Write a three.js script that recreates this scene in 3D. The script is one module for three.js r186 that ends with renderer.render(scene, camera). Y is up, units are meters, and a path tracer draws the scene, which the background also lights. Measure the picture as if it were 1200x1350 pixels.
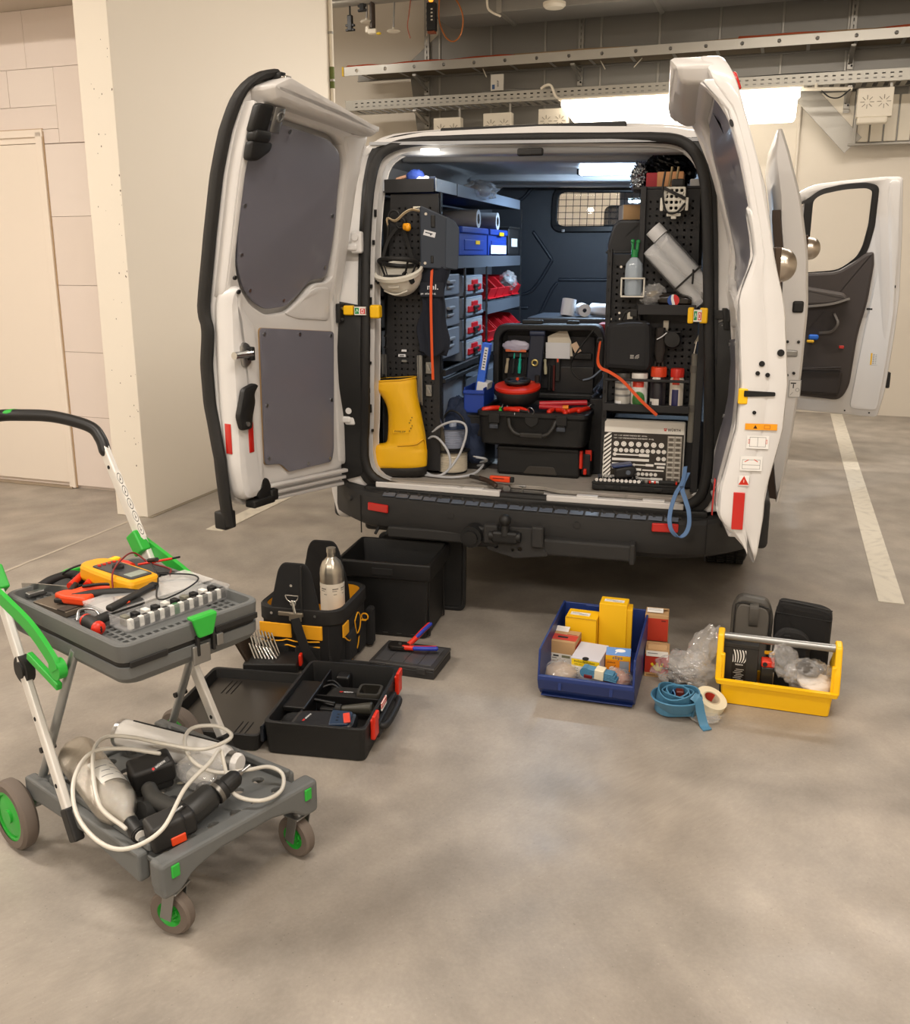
import * as THREE from 'three';
import { RoundedBoxGeometry } from 'three/addons/geometries/RoundedBoxGeometry.js';
import { ImprovedNoise } from 'three/addons/math/ImprovedNoise.js';
import { TessellateModifier } from 'three/addons/modifiers/TessellateModifier.js';
import { mergeGeometries, toCreasedNormals } from 'three/addons/utils/BufferGeometryUtils.js';
import { RectAreaLightUniformsLib } from 'three/addons/lights/RectAreaLightUniformsLib.js';

// ---------- camera, sky, exposure, room lights ----------
const scene = new THREE.Scene();
scene.background = new THREE.Color(0x000000);
const camera = new THREE.PerspectiveCamera(60, 1200 / 1350, 0.05, 60);
{
  const f = 1236, cy = 630;                       // focal length and optical centre, in units of the 1350-high frame
  const full = 2 * (1350 - cy);
  camera.fov = 2 * Math.atan(full / 2 / f) * 180 / Math.PI;
  camera.aspect = 1200 / full;
  camera.setViewOffset(1200, full, 0, full - 1350, 1200, 1350);
  camera.position.set(0.75, 1.55, 3.785);
  camera.rotation.order = 'YXZ';
  camera.rotation.set(-13.4 * Math.PI / 180, 15.85 * Math.PI / 180, -0.115 * Math.PI / 180);
  camera.updateProjectionMatrix();
}
const renderer = new THREE.WebGLRenderer({ antialias: true });
renderer.toneMapping = THREE.LinearToneMapping;
renderer.toneMappingExposure = 0.75;
renderer.shadowMap.enabled = true;
RectAreaLightUniformsLib.init();
const WARM = new THREE.Color().setRGB(1.0, 0.915, 0.82);
const COOL = new THREE.Color().setRGB(0.60, 0.79, 1.0);
// ceiling battens of the car park (x, y, z, length, intensity); the one at the back is seen in the picture
const BATTENS = [
  { p: [0.9, 3.9, 2.6], len: 2.4, I: 60 },
  { p: [-3.7, 3.9, 1.8], len: 2.0, I: 95 },
  { p: [-1.6, 3.9, 6.0], len: 2.4, I: 80 },
  { p: [2.8, 3.9, 6.2], len: 2.4, I: 80 },
  { p: [1.6, 3.98, -2.7], len: 2.4, I: 60 },
  { p: [-3.6, 3.9, -4.6], len: 1.2, I: 30 },
];
const LED_I = 620, BACK_I = 110;

// ---------- small tools ----------
let seedState = 7;
const rnd = () => { seedState = (seedState * 1664525 + 1013904223) >>> 0; return seedState / 4294967296; };
const noise3 = new ImprovedNoise();
const fbm = (x, y, z = 0, o = 4) => { let s = 0, a = 0.5, f = 1; for (let i = 0; i < o; i++) { s += a * noise3.noise(x * f, y * f, z + i * 7.3); a *= 0.5; f *= 2; } return s; };
const clamp = (x, a = 0, b = 1) => Math.min(b, Math.max(a, x));
const lerp = (a, b, t) => a + (b - a) * t;
const V = (x, y, z) => new THREE.Vector3(x, y, z);
const PI = Math.PI;
const DEG = PI / 180;
function interp(xs, ys, x) { if (x <= xs[0]) return ys[0]; for (let i = 1; i < xs.length; i++) if (x <= xs[i]) return lerp(ys[i - 1], ys[i], (x - xs[i - 1]) / (xs[i] - xs[i - 1])); return ys[ys.length - 1]; }

// materials
const M = {};
function mat(color, rough = 0.6, metal = 0, extra = {}) { return new THREE.MeshPhysicalMaterial({ color, roughness: rough, metalness: metal, ...extra }); }
function noiseTex(size, fn, srgb = true) {
  const d = new Uint8Array(size * size * 4);
  for (let j = 0; j < size; j++) for (let i = 0; i < size; i++) { const c = fn(i / size, j / size); const k = (j * size + i) * 4; d[k] = clamp(c[0]) * 255; d[k + 1] = clamp(c[1]) * 255; d[k + 2] = clamp(c[2]) * 255; d[k + 3] = 255; }
  const t = new THREE.DataTexture(d, size, size); t.wrapS = t.wrapT = THREE.RepeatWrapping; t.magFilter = THREE.LinearFilter; t.minFilter = THREE.LinearMipmapLinearFilter; t.generateMipmaps = true;
  if (srgb) t.colorSpace = THREE.SRGBColorSpace; t.needsUpdate = true; return t;
}
function canvasTex(w, h, draw) {
  const c = document.createElement('canvas'); c.width = w; c.height = h; const g = c.getContext('2d'); draw(g, w, h);
  const t = new THREE.CanvasTexture(c); t.colorSpace = THREE.SRGBColorSpace; t.anisotropy = 4; return t;
}
const printed = (w, h, draw, rough = 0.5) => mat(0xffffff, rough, 0, { map: canvasTex(w, h, draw) });
// tileable grain for bump of textured plastic
const grainTex = noiseTex(256, () => { const v = rnd(); return [v, v, v]; }, false);
function grain(rep) { const t = grainTex.clone(); t.repeat.set(rep, rep); t.needsUpdate = true; return t; }

// geometry
function clean(g) { let q = g.index ? g.toNonIndexed() : g; for (const k of Object.keys(q.attributes)) if (!['position', 'normal', 'uv'].includes(k)) q.deleteAttribute(k); if (!q.attributes.uv) q.setAttribute('uv', new THREE.BufferAttribute(new Float32Array(q.attributes.position.count * 2), 2)); if (!q.attributes.normal) q.computeVertexNormals(); q.morphAttributes = {}; return q; }
function place(g, x = 0, y = 0, z = 0, rx = 0, ry = 0, rz = 0, order = 'XYZ') { const m = new THREE.Matrix4().makeRotationFromEuler(new THREE.Euler(rx, ry, rz, order)); m.setPosition(x, y, z); g.applyMatrix4(m); return g; }
function B(w, h, d, x = 0, y = 0, z = 0, r = 0.003, rx = 0, ry = 0, rz = 0) { const rr = Math.min(r, w / 2.02, h / 2.02, d / 2.02); const g = rr > 0.0004 ? new RoundedBoxGeometry(w, h, d, 2, rr) : new THREE.BoxGeometry(w, h, d); return place(g, x, y, z, rx, ry, rz); }
function Q(w, h, d, x = 0, y = 0, z = 0, rx = 0, ry = 0, rz = 0) { return place(new THREE.BoxGeometry(w, h, d), x, y, z, rx, ry, rz); }
function cyl(rt, rb, h, x = 0, y = 0, z = 0, rx = 0, ry = 0, rz = 0, seg = 20) { return place(new THREE.CylinderGeometry(rt, rb, h, seg), x, y, z, rx, ry, rz); }
function sph(r, x, y, z, sx = 1, sy = 1, sz = 1, seg = 16) { const g = new THREE.SphereGeometry(r, seg, Math.max(8, seg * 0.6 | 0)); g.scale(sx, sy, sz); return place(g, x, y, z); }
function tor(R, r, x, y, z, rx = 0, ry = 0, rz = 0, a = PI * 2, seg = 28, rs = 8) { return place(new THREE.TorusGeometry(R, r, rs, seg, a), x, y, z, rx, ry, rz); }
function curve(pts, closed = false, t = 0.5) { return new THREE.CatmullRomCurve3(pts.map(p => V(...p)), closed, 'catmullrom', t); }
function tube(pts, r, seg = 0, closed = false, rs = 8) { const g = new THREE.TubeGeometry(curve(pts, closed), seg || Math.max(8, pts.length * 8), r, rs, closed);
  if (closed) return g; const c = curve(pts); const caps = [0, 1].map(t => { const p = c.getPointAt(t); return sph(r, p.x, p.y, p.z, 1, 1, 1, 8); }); return mergeGeometries([clean(g), ...caps.map(clean)]); }
function bar(a, b, w, h, r = 0.002) { const A = V(...a), Bv = V(...b); const L = A.distanceTo(Bv); const g = B(w, h, L, 0, 0, 0, r); const m = new THREE.Matrix4().lookAt(Bv, A, V(0, 1, 0)); m.setPosition(A.add(Bv).multiplyScalar(0.5)); g.applyMatrix4(m); return g; }
function rod(a, b, r, seg = 10) { const A = V(...a), Bv = V(...b); const L = A.distanceTo(Bv); const g = new THREE.CylinderGeometry(r, r, L, seg); const q = new THREE.Quaternion().setFromUnitVectors(V(0, 1, 0), Bv.clone().sub(A).normalize()); g.applyQuaternion(q); const c = A.add(Bv).multiplyScalar(0.5); g.translate(c.x, c.y, c.z); return g; }
function lathe(prof, x = 0, y = 0, z = 0, rx = 0, ry = 0, rz = 0, seg = 28) { const g = new THREE.LatheGeometry(prof.map(p => new THREE.Vector2(p[0], p[1])), seg); return place(toCreasedNormals(g, 0.6), x, y, z, rx, ry, rz); }
function shape(pts, holes = []) { const s = new THREE.Shape(pts.map(p => new THREE.Vector2(p[0], p[1]))); for (const h of holes) s.holes.push(new THREE.Path(h.map(p => new THREE.Vector2(p[0], p[1])))); return s; }
function ext(pts, depth, bevel = 0.002, holes = [], x = 0, y = 0, z = 0, rx = 0, ry = 0, rz = 0) {   // prism along z, centred in z
  const b = Math.min(bevel, depth * 0.45); const g = new THREE.ExtrudeGeometry(shape(pts, holes), { depth: Math.max(1e-4, depth - 2 * b), bevelEnabled: b > 0, bevelThickness: b, bevelSize: b, bevelOffset: -b, bevelSegments: 2, curveSegments: 6 });
  g.translate(0, 0, -(depth - 2 * b) / 2); return place(g, x, y, z, rx, ry, rz);
}
function rrect(w, h, r, cx = 0, cy = 0, n = 5) { const o = []; for (const [sx, sy, a0] of [[1, 1, 0], [-1, 1, 90], [-1, -1, 180], [1, -1, 270]]) for (let i = 0; i <= n; i++) { const a = (a0 + 90 * i / n) * DEG; o.push([cx + sx * (w / 2 - r) + r * Math.cos(a), cy + sy * (h / 2 - r) + r * Math.sin(a)]); } return o; }
function circ(r, cx = 0, cy = 0, n = 14) { return Array.from({ length: n }, (_, i) => [cx + r * Math.cos(i / n * 2 * PI), cy + r * Math.sin(i / n * 2 * PI)]); }
function smoothPts(pts, n = 4, closed = true) { const c = new THREE.CatmullRomCurve3(pts.map(p => V(p[0], p[1], 0)), closed, 'centripetal'); return c.getPoints(pts.length * n).slice(0, closed ? -1 : undefined).map(p => [p.x, p.y]); }
function roundPoly(pts, r, n = 4) { const o = []; const N = pts.length; for (let i = 0; i < N; i++) { const p = pts[i], a = pts[(i + N - 1) % N], b = pts[(i + 1) % N]; const da = [a[0] - p[0], a[1] - p[1]], db = [b[0] - p[0], b[1] - p[1]]; const la = Math.hypot(...da), lb = Math.hypot(...db); const q = Math.min(p[2] ?? r, la * 0.45, lb * 0.45); const A = [p[0] + da[0] / la * q, p[1] + da[1] / la * q], C = [p[0] + db[0] / lb * q, p[1] + db[1] / lb * q]; for (let k = 0; k <= n; k++) { const t = k / n; o.push([(1 - t) * (1 - t) * A[0] + 2 * t * (1 - t) * p[0] + t * t * C[0], (1 - t) * (1 - t) * A[1] + 2 * t * (1 - t) * p[1] + t * t * C[1]]); } } return o; }
function dense(pts, step = 0.05) { const o = []; for (let i = 0; i < pts.length; i++) { const a = pts[i], b = pts[(i + 1) % pts.length]; const n = Math.max(1, Math.ceil(Math.hypot(b[0] - a[0], b[1] - a[1]) / step)); for (let k = 0; k < n; k++) o.push([lerp(a[0], b[0], k / n), lerp(a[1], b[1], k / n)]); } return o; }
function warp(g, fn, crease = 0.6) { const q = clean(g); const p = q.attributes.position; const v = V(0, 0, 0); for (let i = 0; i < p.count; i++) { v.fromBufferAttribute(p, i); fn(v); p.setXYZ(i, v.x, v.y, v.z); } q.deleteAttribute('normal'); return toCreasedNormals(q, crease); }
// surface through rings of points (each ring has the same number of points)
function loft(rings, closedRing = true, cap = true, crease = 0.7) {
  const n = rings[0].length, pos = [], uv = []; const P = (i, j) => rings[i][j % n];
  const lim = closedRing ? n : n - 1;
  const push = (p, u, v) => { pos.push(p[0], p[1], p[2]); uv.push(u, v); };
  for (let i = 0; i < rings.length - 1; i++) for (let j = 0; j < lim; j++) {
    const a = P(i, j), b = P(i, j + 1), c = P(i + 1, j + 1), d = P(i + 1, j); const u0 = j / lim, u1 = (j + 1) / lim, v0 = i / (rings.length - 1), v1 = (i + 1) / (rings.length - 1);
    push(a, u0, v0); push(b, u1, v0); push(c, u1, v1); push(a, u0, v0); push(c, u1, v1); push(d, u0, v1);
  }
  if (cap && closedRing) for (const [i, flip] of [[0, 1], [rings.length - 1, 0]]) { const c = [0, 1, 2].map(k => rings[i].reduce((s, p) => s + p[k], 0) / n); for (let j = 0; j < n; j++) { const a = P(i, j), b = P(i, j + 1); push(c, .5, .5); if (flip) { push(b, 0, 0); push(a, 0, 0); } else { push(a, 0, 0); push(b, 0, 0); } } }
  const g = new THREE.BufferGeometry(); g.setAttribute('position', new THREE.Float32BufferAttribute(pos, 3)); g.setAttribute('uv', new THREE.Float32BufferAttribute(uv, 2)); g.computeVertexNormals(); return toCreasedNormals(g, crease);
}
// flat strap following 3-D points; wide direction given per point or fixed
function strap(pts, w, t, wide, seg = 0) {
  const c = curve(pts); const N = seg || pts.length * 6; const rings = [];
  for (let i = 0; i <= N; i++) { const p = c.getPointAt(i / N), tn = c.getTangentAt(i / N); let wd = V(...(typeof wide === 'function' ? wide(i / N) : wide)); wd.sub(tn.clone().multiplyScalar(wd.dot(tn))).normalize(); const nn = tn.clone().cross(wd); const R = []; for (const [a, b] of [[-1, -1], [1, -1], [1, 1], [-1, 1]]) { const q = p.clone().addScaledVector(wd, a * w / 2).addScaledVector(nn, b * t / 2); R.push([q.x, q.y, q.z]); } rings.push(R); }
  return loft(rings, true, true, 0.5);
}
// open container wall: outer rounded rectangle loft with inner cavity.  profile rows: [y, halfW, halfD]
function tub(rows, rad, wall, floorT, cx = 0, cz = 0) {
  const ring = (y, hw, hd, r) => rrect(2 * hw, 2 * hd, r, cx, cz, 3).map(p => [p[0], y, p[1]]).reverse();
  const rings = rows.map(([y, a, b]) => ring(y, a, b, rad)); const last = rows[rows.length - 1], first = rows[0];
  const inner = []; for (let i = rows.length - 1; i >= 0; i--) { const [y, a, b] = rows[i]; inner.push(ring(Math.max(y, first[0] + floorT), rows[Math.min(i, rows.length - 1)][1] - wall, b - wall, Math.max(0.002, rad - wall))); }
  return loft([...rings, ...inner], true, true, 0.6);
}
const used = {};
function numbered(n) { used[n] = (used[n] ?? -1) + 1; return used[n] ? n + '_' + String(used[n]).padStart(3, '0') : n; }
function mesh(name, geos, m, parent = scene, label) {
  geos = [geos].flat(3).map(clean); const g = geos.length > 1 ? mergeGeometries(geos) : geos[0]; const o = new THREE.Mesh(g, m); o.name = parent === scene ? numbered(name) : name;
  if (parent !== scene && parent.userData.cnt === undefined) Object.defineProperty(parent.userData, 'cnt', { value: {}, enumerable: false });
  if (parent !== scene) { const c = parent.userData.cnt; c[name] = (c[name] ?? -1) + 1; if (c[name]) o.name = name + '_' + String(c[name]).padStart(3, '0'); }
  o.castShadow = o.receiveShadow = true; if (label) o.userData.label = label; parent.add(o); return o;
}
function tag(o, label, category, group) { o.userData.label = label; o.userData.category = category; if (group) o.userData.group = group; return o; }
function thing(name, label, category, pos = [0, 0, 0], turn = 0, group) { const o = new THREE.Group(); o.name = numbered(name); o.position.set(...pos); o.rotation.order = 'YXZ'; o.rotation.y = turn; tag(o, label, category, group); scene.add(o); return o; }
function struct(name, geos, m, parent = scene) { const o = mesh(name, geos, m, parent); if (parent === scene) o.userData.kind = 'structure'; return o; }
function copy(src, pos, turn, label, base) { const o = src.clone(); o.name = numbered(base ?? src.name.replace(/_\d{3}$/, '')); o.position.set(...pos); if (turn !== undefined) o.rotation.y = turn; if (label) o.userData.label = label; scene.add(o); return o; }
function sub(name, parent, pos = [0, 0, 0], rot = [0, 0, 0]) { const o = new THREE.Group(); o.name = name; o.position.set(...pos); o.rotation.set(...rot); parent.add(o); return o; }
function boxUV(g, s = 1) { // box-projected uv in metres
  const q = clean(g), p = q.attributes.position, n = q.attributes.normal, uv = q.attributes.uv;
  for (let i = 0; i < p.count; i++) { const ax = Math.abs(n.getX(i)), ay = Math.abs(n.getY(i)), az = Math.abs(n.getZ(i)); if (ay >= ax && ay >= az) uv.setXY(i, p.getX(i) * s, p.getZ(i) * s); else if (ax > az) uv.setXY(i, p.getZ(i) * s, p.getY(i) * s); else uv.setXY(i, p.getX(i) * s, p.getY(i) * s); }
  return q;
}
// a printed face: thin plate, u along +x, v along +y, normal +z
function plate(w, h, m, parent, pos, rot = [0, 0, 0], name = 'label', t = 0.0006, order = 'XYZ') {
  const g = new THREE.BoxGeometry(w, h, t); place(g, ...pos, ...rot, order); return mesh(name, g, m, parent);
}
// ---------- the car park (its walls stand 3.3 degrees off the van) ----------
const BT = -3.31 * DEG;
const bpos = (x, y, z) => [x * Math.cos(BT) + z * Math.sin(BT), y, -x * Math.sin(BT) + z * Math.cos(BT)];
function bstruct(name, g, m) { const o = struct(name, g, m); o.rotation.y = BT; return o; }
function bthing(name, label, cat, p, group) { return thing(name, label, cat, bpos(...p), BT, group); }

const paintBump = noiseTex(512, (u, v) => { const s = Math.sin, k = 2 * PI; const a = 0.5 + 0.14 * noise3.noise(6 * s(k * u), 6 * s(k * v), 3 * Math.cos(k * u) + 2 * Math.cos(k * v)) + 0.12 * (rnd() - 0.5); return [a, a, a]; }, false);
function wallMat(hex, rep = 1) { const t = paintBump.clone(); t.repeat.set(rep, rep); t.needsUpdate = true; return mat(hex, 0.62, 0, { bumpMap: t, bumpScale: 0.0012 }); }
M.wall = wallMat('#e8e0d2'); M.block = wallMat('#e3d7cf'); M.blockB = wallMat('#e5dad2'); M.blockC = wallMat('#e1d5cc');
M.doorPaint = mat('#ece1d4', 0.42); M.ceil = wallMat('#bdb3a6');
M.galv = mat('#a7a49d', 0.42, 0.72, { bumpMap: grain(3), bumpScale: 0.0003 }); M.galvDull = mat('#8f8d88', 0.5, 0.5); M.cream = mat('#e4dccb', 0.45);
M.black = mat('#101010', 0.5); M.dark = mat('#060606', 0.7); M.chrome = mat('#d8d8d6', 0.16, 1); M.steel = mat('#b0b0b0', 0.32, 1); M.zinc = mat('#9a9a98', 0.38, 0.9); M.screw = mat('#c4c4c2', 0.3, 1);

// floor: smoothed grey-brown concrete with stains, scuffs and pale specks
{
  const tex = noiseTex(1024, (u, v) => {
    const k = 2 * PI, x = Math.cos(k * u), y = Math.sin(k * u), z = Math.cos(k * v), w = Math.sin(k * v);
    const n = noise3.noise(2.4 * x + 9, 2.4 * y + 2.1 * z, 2.4 * w) * 0.7 + noise3.noise(7 * x + 5 * z, 7 * y, 7 * w + 3) * 0.3 + noise3.noise(20 * x + 17 * w, 20 * y, 20 * z) * 0.16;
    let c = 1 + 0.11 * n + 0.035 * Math.max(-.4, noise3.noise(46 * x + 31 * w, 46 * y + 20, 46 * z)) + 0.03 * (rnd() - 0.5); const sp = rnd(); if (sp > 0.9991) c += 0.13; else if (sp < 0.001) c -= 0.18;
    return [0.595 * c, 0.562 * c, 0.522 * c];
  }); tex.repeat.set(0.4, 0.4); tex.needsUpdate = true;
  const rg = noiseTex(512, (u, v) => { const k = 2 * PI; const n = 0.40 + 0.12 * noise3.noise(3 * Math.cos(k * u), 3 * Math.sin(k * u) + 3 * Math.cos(k * v), 3 * Math.sin(k * v)) + 0.05 * (rnd() - 0.5); return [n, n, n]; }, false); rg.repeat.set(0.33, 0.33); rg.needsUpdate = true;
  const fm = mat(0xffffff, 1, 0, { map: tex, roughnessMap: rg, bumpMap: rg, bumpScale: 0.0015, vertexColors: true });
  const g = new THREE.PlaneGeometry(14, 18, 520, 660); g.rotateX(-PI / 2); g.translate(0, 0, 1);
  const p = g.attributes.position, uv = g.attributes.uv, col = new Float32Array(p.count * 3);
  const scuffs = [[-0.95, 1.55, .10, .05], [-0.86, 1.62, .08, .04], [-0.75, 2.3, .07, .03], [-1.1, 1.1, .12, .05], [0.2, 0.55, .22, .06], [0.35, 1.25, .18, .05], [-0.5, 2.55, .13, .05]];
  for (let i = 0; i < p.count; i++) {
    const x = p.getX(i), z = p.getZ(i); uv.setXY(i, x, z);
    let t = 1 + 0.22 * fbm(x * 0.9, z * 0.7, 1.7, 5) + 0.42 * Math.max(0, fbm(x * 2.6 + 3, z * 1.9, 8, 5) - 0.03) - 0.75 * Math.max(0, fbm(x * 1.6 + 11, z * 2.3 + 5, 4, 6) - 0.08) + 0.26 * fbm(x * 6, z * 4.4, 33, 5);
    const streak = fbm(x * 0.5 + 40, z * 5, 2, 3); t += 0.14 * streak;
    const w = 0.05 * fbm(x * 1.2, z * 1.2, 21, 3);
    for (const [sx, sz, r, a] of scuffs) { const d = Math.hypot(x - sx + 0.05 * fbm(x * 9, z * 9, 3, 3), (z - sz) * 1.6) / r; if (d < 1.4) t -= a * 2.4 * clamp(1.4 - d) * (0.6 + 0.8 * fbm(x * 22, z * 22, 5, 2)); }
    t = clamp(t, 0.55, 1.45); col[3 * i] = t * (1 + w); col[3 * i + 1] = t; col[3 * i + 2] = t * (1 - w);
  }
  g.setAttribute('color', new THREE.BufferAttribute(col, 3));
  const fl = new THREE.Mesh(g, fm); fl.name = numbered('floor'); fl.userData.kind = 'structure'; fl.receiveShadow = true; scene.add(fl);
  const base = mesh('subfloor', Q(14, 0.2, 18, 0, -0.102, 1), M.ceil, fl);
}
// painted bay lines, worn at the edges
{
  const worn = noiseTex(256, (u, v) => { const k = 2 * PI; const n = noise3.noise(5 * Math.cos(k * u), 5 * Math.sin(k * u) + 4 * Math.cos(k * v), 5 * Math.sin(k * v)) + 0.4 * (rnd() - .5); const c = 1 - 0.12 * Math.max(0, n); return [0.83 * c, 0.80 * c, 0.74 * c]; }); worn.repeat.set(0.8, 0.8); worn.needsUpdate = true;
  const pm = mat(0xffffff, 0.6, 0, { map: worn });
  const line = (x, z0, z1, label) => { const o = mesh('bay_line', boxUV(Q(0.11, 0.003, z1 - z0, 0, 0.0016, (z0 + z1) / 2)), pm); o.position.set(...bpos(x, 0, 0)); o.rotation.y = BT; tag(o, label, 'floor marking', 'painted parking bay lines'); return o; };
  line(1.525, -6.2, -0.72, 'long pale painted bay line on the floor right of the van');
  const l = line(-2.06, -6.2, -0.725, 'short end of pale bay line under the open left rear door');
  mesh('floor_nail', cyl(0.008, 0.008, 0.002, -0.012, 0.004, -0.80, 0, 0, 0, 12), M.dark, l);
}
// saw-cut joint in the slab, its filler crumbled pale
{
  const pts = []; const L = []; for (let i = 0; i <= 40; i++) { const z = -0.83 + i * 0.07; L.push([-2.65 + 0.004 * fbm(i * .7, 3), z]); }
  const o = bstruct('trim_1', [ext([...L.map(([x, z]) => [x - 0.006 - 0.006 * rnd(), -z]), ...L.slice().reverse().map(([x, z]) => [x + 0.006 + 0.008 * rnd(), -z])], 0.002, 0, [], 0, 0.001, 0, -PI / 2, 0, 0)], mat('#b3aa9c', 0.9));
}
// walls
const H = 4.35;
bstruct('wall_back', boxUV(Q(12, H, 0.2, 0.5, H / 2, -6.36)), M.wall);
bstruct('wall_left', boxUV(B(0.225, H, 2.70, -2.7055, H / 2, -2.18, 0.006)), M.wall);
bstruct('wall_left_far', boxUV(Q(0.2, H, 16, -5.1, H / 2, 1.5)), M.wall);
bstruct('wall_right', boxUV(Q(0.2, H, 16, 6.1, H / 2, 1.5)), M.wall);
bstruct('wall_front', boxUV(Q(12, H, 0.2, 0.5, H / 2, 9.4)), M.wall);
bstruct('ceiling', boxUV(Q(12, 0.2, 16.2, 0.5, H + 0.1, 1.5)), M.ceil);
bstruct('trim_2', boxUV(Q(2.2, H - 3.01, 0.62, -3.93, (H + 3.01) / 2, -1.02)), M.ceil);
bstruct('baseboard_left', boxUV(Q(0.03, 0.004, 2.7, -2.58, 0.002, -2.18)), mat('#8f8676', 0.9));
// wall beside the door: painted blockwork, each block a piece, with the door let in
{
  const wd = bstruct('wall_door_side', boxUV(Q(2.3, 3.2, 0.14, -3.95, 1.6, -1.385)), M.blockC);
  const mats = [M.block, M.blockB, M.block, M.blockC], rows = [[2.675, 3.01, [-5, -4.2, -3.59]], [2.454, 2.675, [-5, -4.35, -3.75]], [2.232, 2.454, [-5, -4.1]], [1.79, 2.229, []], [1.36, 1.79, []], [.93, 1.36, []], [.50, .93, []], [.02, .50, []]];
  const blk = (a, b, y0, y1) => mesh('block', boxUV(B(b - a - 0.002, y1 - y0 - 0.002, 0.022, (a + b) / 2, (y0 + y1) / 2, -1.306 + (rnd() - .5) * 0.0012, 0.002)), mats[(rnd() * 4) | 0], wd);
  rows.forEach(([y0, y1, xs], r) => { if (r > 2) return blk(-3.512, -2.82, y0, y1); const e = r ? -3.39 : -2.82; xs.forEach((x, i) => blk(x, xs[i + 1] ?? e, Math.max(y0, 2.318), y1)); });
  blk(-3.39, -2.82, 2.232, 2.675); blk(-3.512, -3.39, 2.232, 2.318);
  // pock marks in the paint: shallow chips along the wall end
  const d1 = bstruct('door_1', boxUV(B(1.0, 2.2, 0.04, -4.06, 1.135, -1.318, 0.004)), M.doorPaint);
  mesh('door_rail', B(1.0, 0.05, 0.04, -4.065, 2.262, -1.312, 0.003), M.doorPaint, d1);
  const fr = mesh('door_frame', [B(0.05, 2.30, 0.07, -3.54, 1.155, -1.312, 0.004), B(1.16, 0.045, 0.07, -4.09, 2.295, -1.312, 0.004), B(0.05, 2.30, 0.07, -4.62, 1.155, -1.312, 0.004)], M.doorPaint, d1);
  mesh('frame_seam', [Q(0.006, 2.3, 0.006, -3.511, 1.155, -1.292), Q(1.1, 0.006, 0.006, -4.06, 2.32, -1.292)], mat('#b69b7a', 0.8), d1);
  mesh('threshold', B(1.05, 0.012, 0.05, -4.06, 0.006, -1.29, 0.002), mat('#9a8b78', 0.8), d1);
}
{ // chips in the plaster of the wall end
  const chips = []; for (let i = 0; i < 46; i++) { const y = 0.3 + rnd() * 2.5, x = -2.6 - Math.pow(rnd(), 2) * 0.17; chips.push(sph(0.002 + rnd() * 0.0028, x, y, -0.8305, 1, 1.3, 0.35, 6)); }
  const o = bstruct('wall_chips', chips, mat('#6d6257', 0.9)); o.userData.kind = 'stuff'; tag(o, 'small dark chips along the corner of the white wall end', 'wall chips');
}
{ // cable pipe down the rear corner of the left wall
  const c = bthing('conduit', 'thin cream cable pipe down the far corner of left wall', 'pipe', [-2.575, 0, -3.50]);
  mesh('pipe', cyl(0.018, 0.018, 4.2, 0, 2.15, 0, 0, 0, 0, 12), M.cream, c);
  for (const y of [2.9, 3.25, 3.6]) mesh('clip', [B(0.06, 0.018, 0.03, -0.01, y, 0.006, 0.003)], M.galv, c);
  mesh('marker', cyl(0.0195, 0.0195, 0.16, 0, 2.92, 0, 0, 0, 0, 12), mat('#5f6a2c', 0.6), c, 'green sleeve on pipe');
}
// ---------- overhead services along the back wall ----------
{
  const duct = bthing('air_duct', 'large galvanised sheet duct along the top of the back wall', 'duct', [0, 0, -6.165]);
  const body = [[-2.95, 3.5], [-2.86, 2.83], [-2.79, 2.60], [-0.55, 2.60], [-0.4, 3.02], [0.98, 3.02], [1.445, 2.53], [4.6, 2.53], [4.6, 4.3], [-2.5, 4.3], [-2.62, 3.75]];
  mesh('duct_body', ext(body, 0.17, 0.004), M.galvDull, duct);
  for (let i = 0; i < 13; i++) { const x = -2.6 + i * 0.56; mesh('duct_seam', [B(0.022, 4.2 - (x > -.5 && x < 1.2 ? 3.1 : 2.62), 0.02, x, (4.2 + (x > -.5 && x < 1.2 ? 3.1 : 2.62)) / 2, 0.088, 0.003)], M.galv, duct); }
  // lit upright ribs under the tray at right
  for (let i = 0; i < 8; i++) mesh('duct_rib', B(0.1, 0.40, 0.022, 1.52 + i * 0.115, 2.745, 0.09, 0.006), M.cream, duct);
  mesh('duct_flange', [bar([1.445, 2.52, 0.10], [0.96, 3.03, 0.10], 0.02, 0.19)], M.galv, duct); mesh('duct_flange', [B(0.03, 0.52, 0.05, 1.45, 2.78, 0.10, 0.004)], M.galv, duct); mesh('duct_flange', [B(3.1, 0.02, 0.05, 2.95, 2.525, 0.10, 0.004)], M.galv, duct);
  mesh('gusset_plate', ext([[1.07, 2.985], [1.43, 2.985], [1.43, 2.56]], 0.012, 0.002, [], 0, 0, 0.10), M.cream, duct, 'white triangular plate');
  const lower = bthing('supply_duct', 'dull grey duct crossing high above the van', 'duct', [0, 0, -5.45]);
  mesh('duct_body', ext(rrect(6.2, 0.42, 0.04), 0.5, 0.004, [], 0.75, 3.915, 0), M.galvDull, lower);
  for (let i = 0; i < 4; i++) mesh('duct_joint', ext(rrect(0.05, 0.45, 0.02), 0.53, 0.003, [], -1.7 + i * 1.4, 3.915, 0), M.galv, lower);
}
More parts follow.
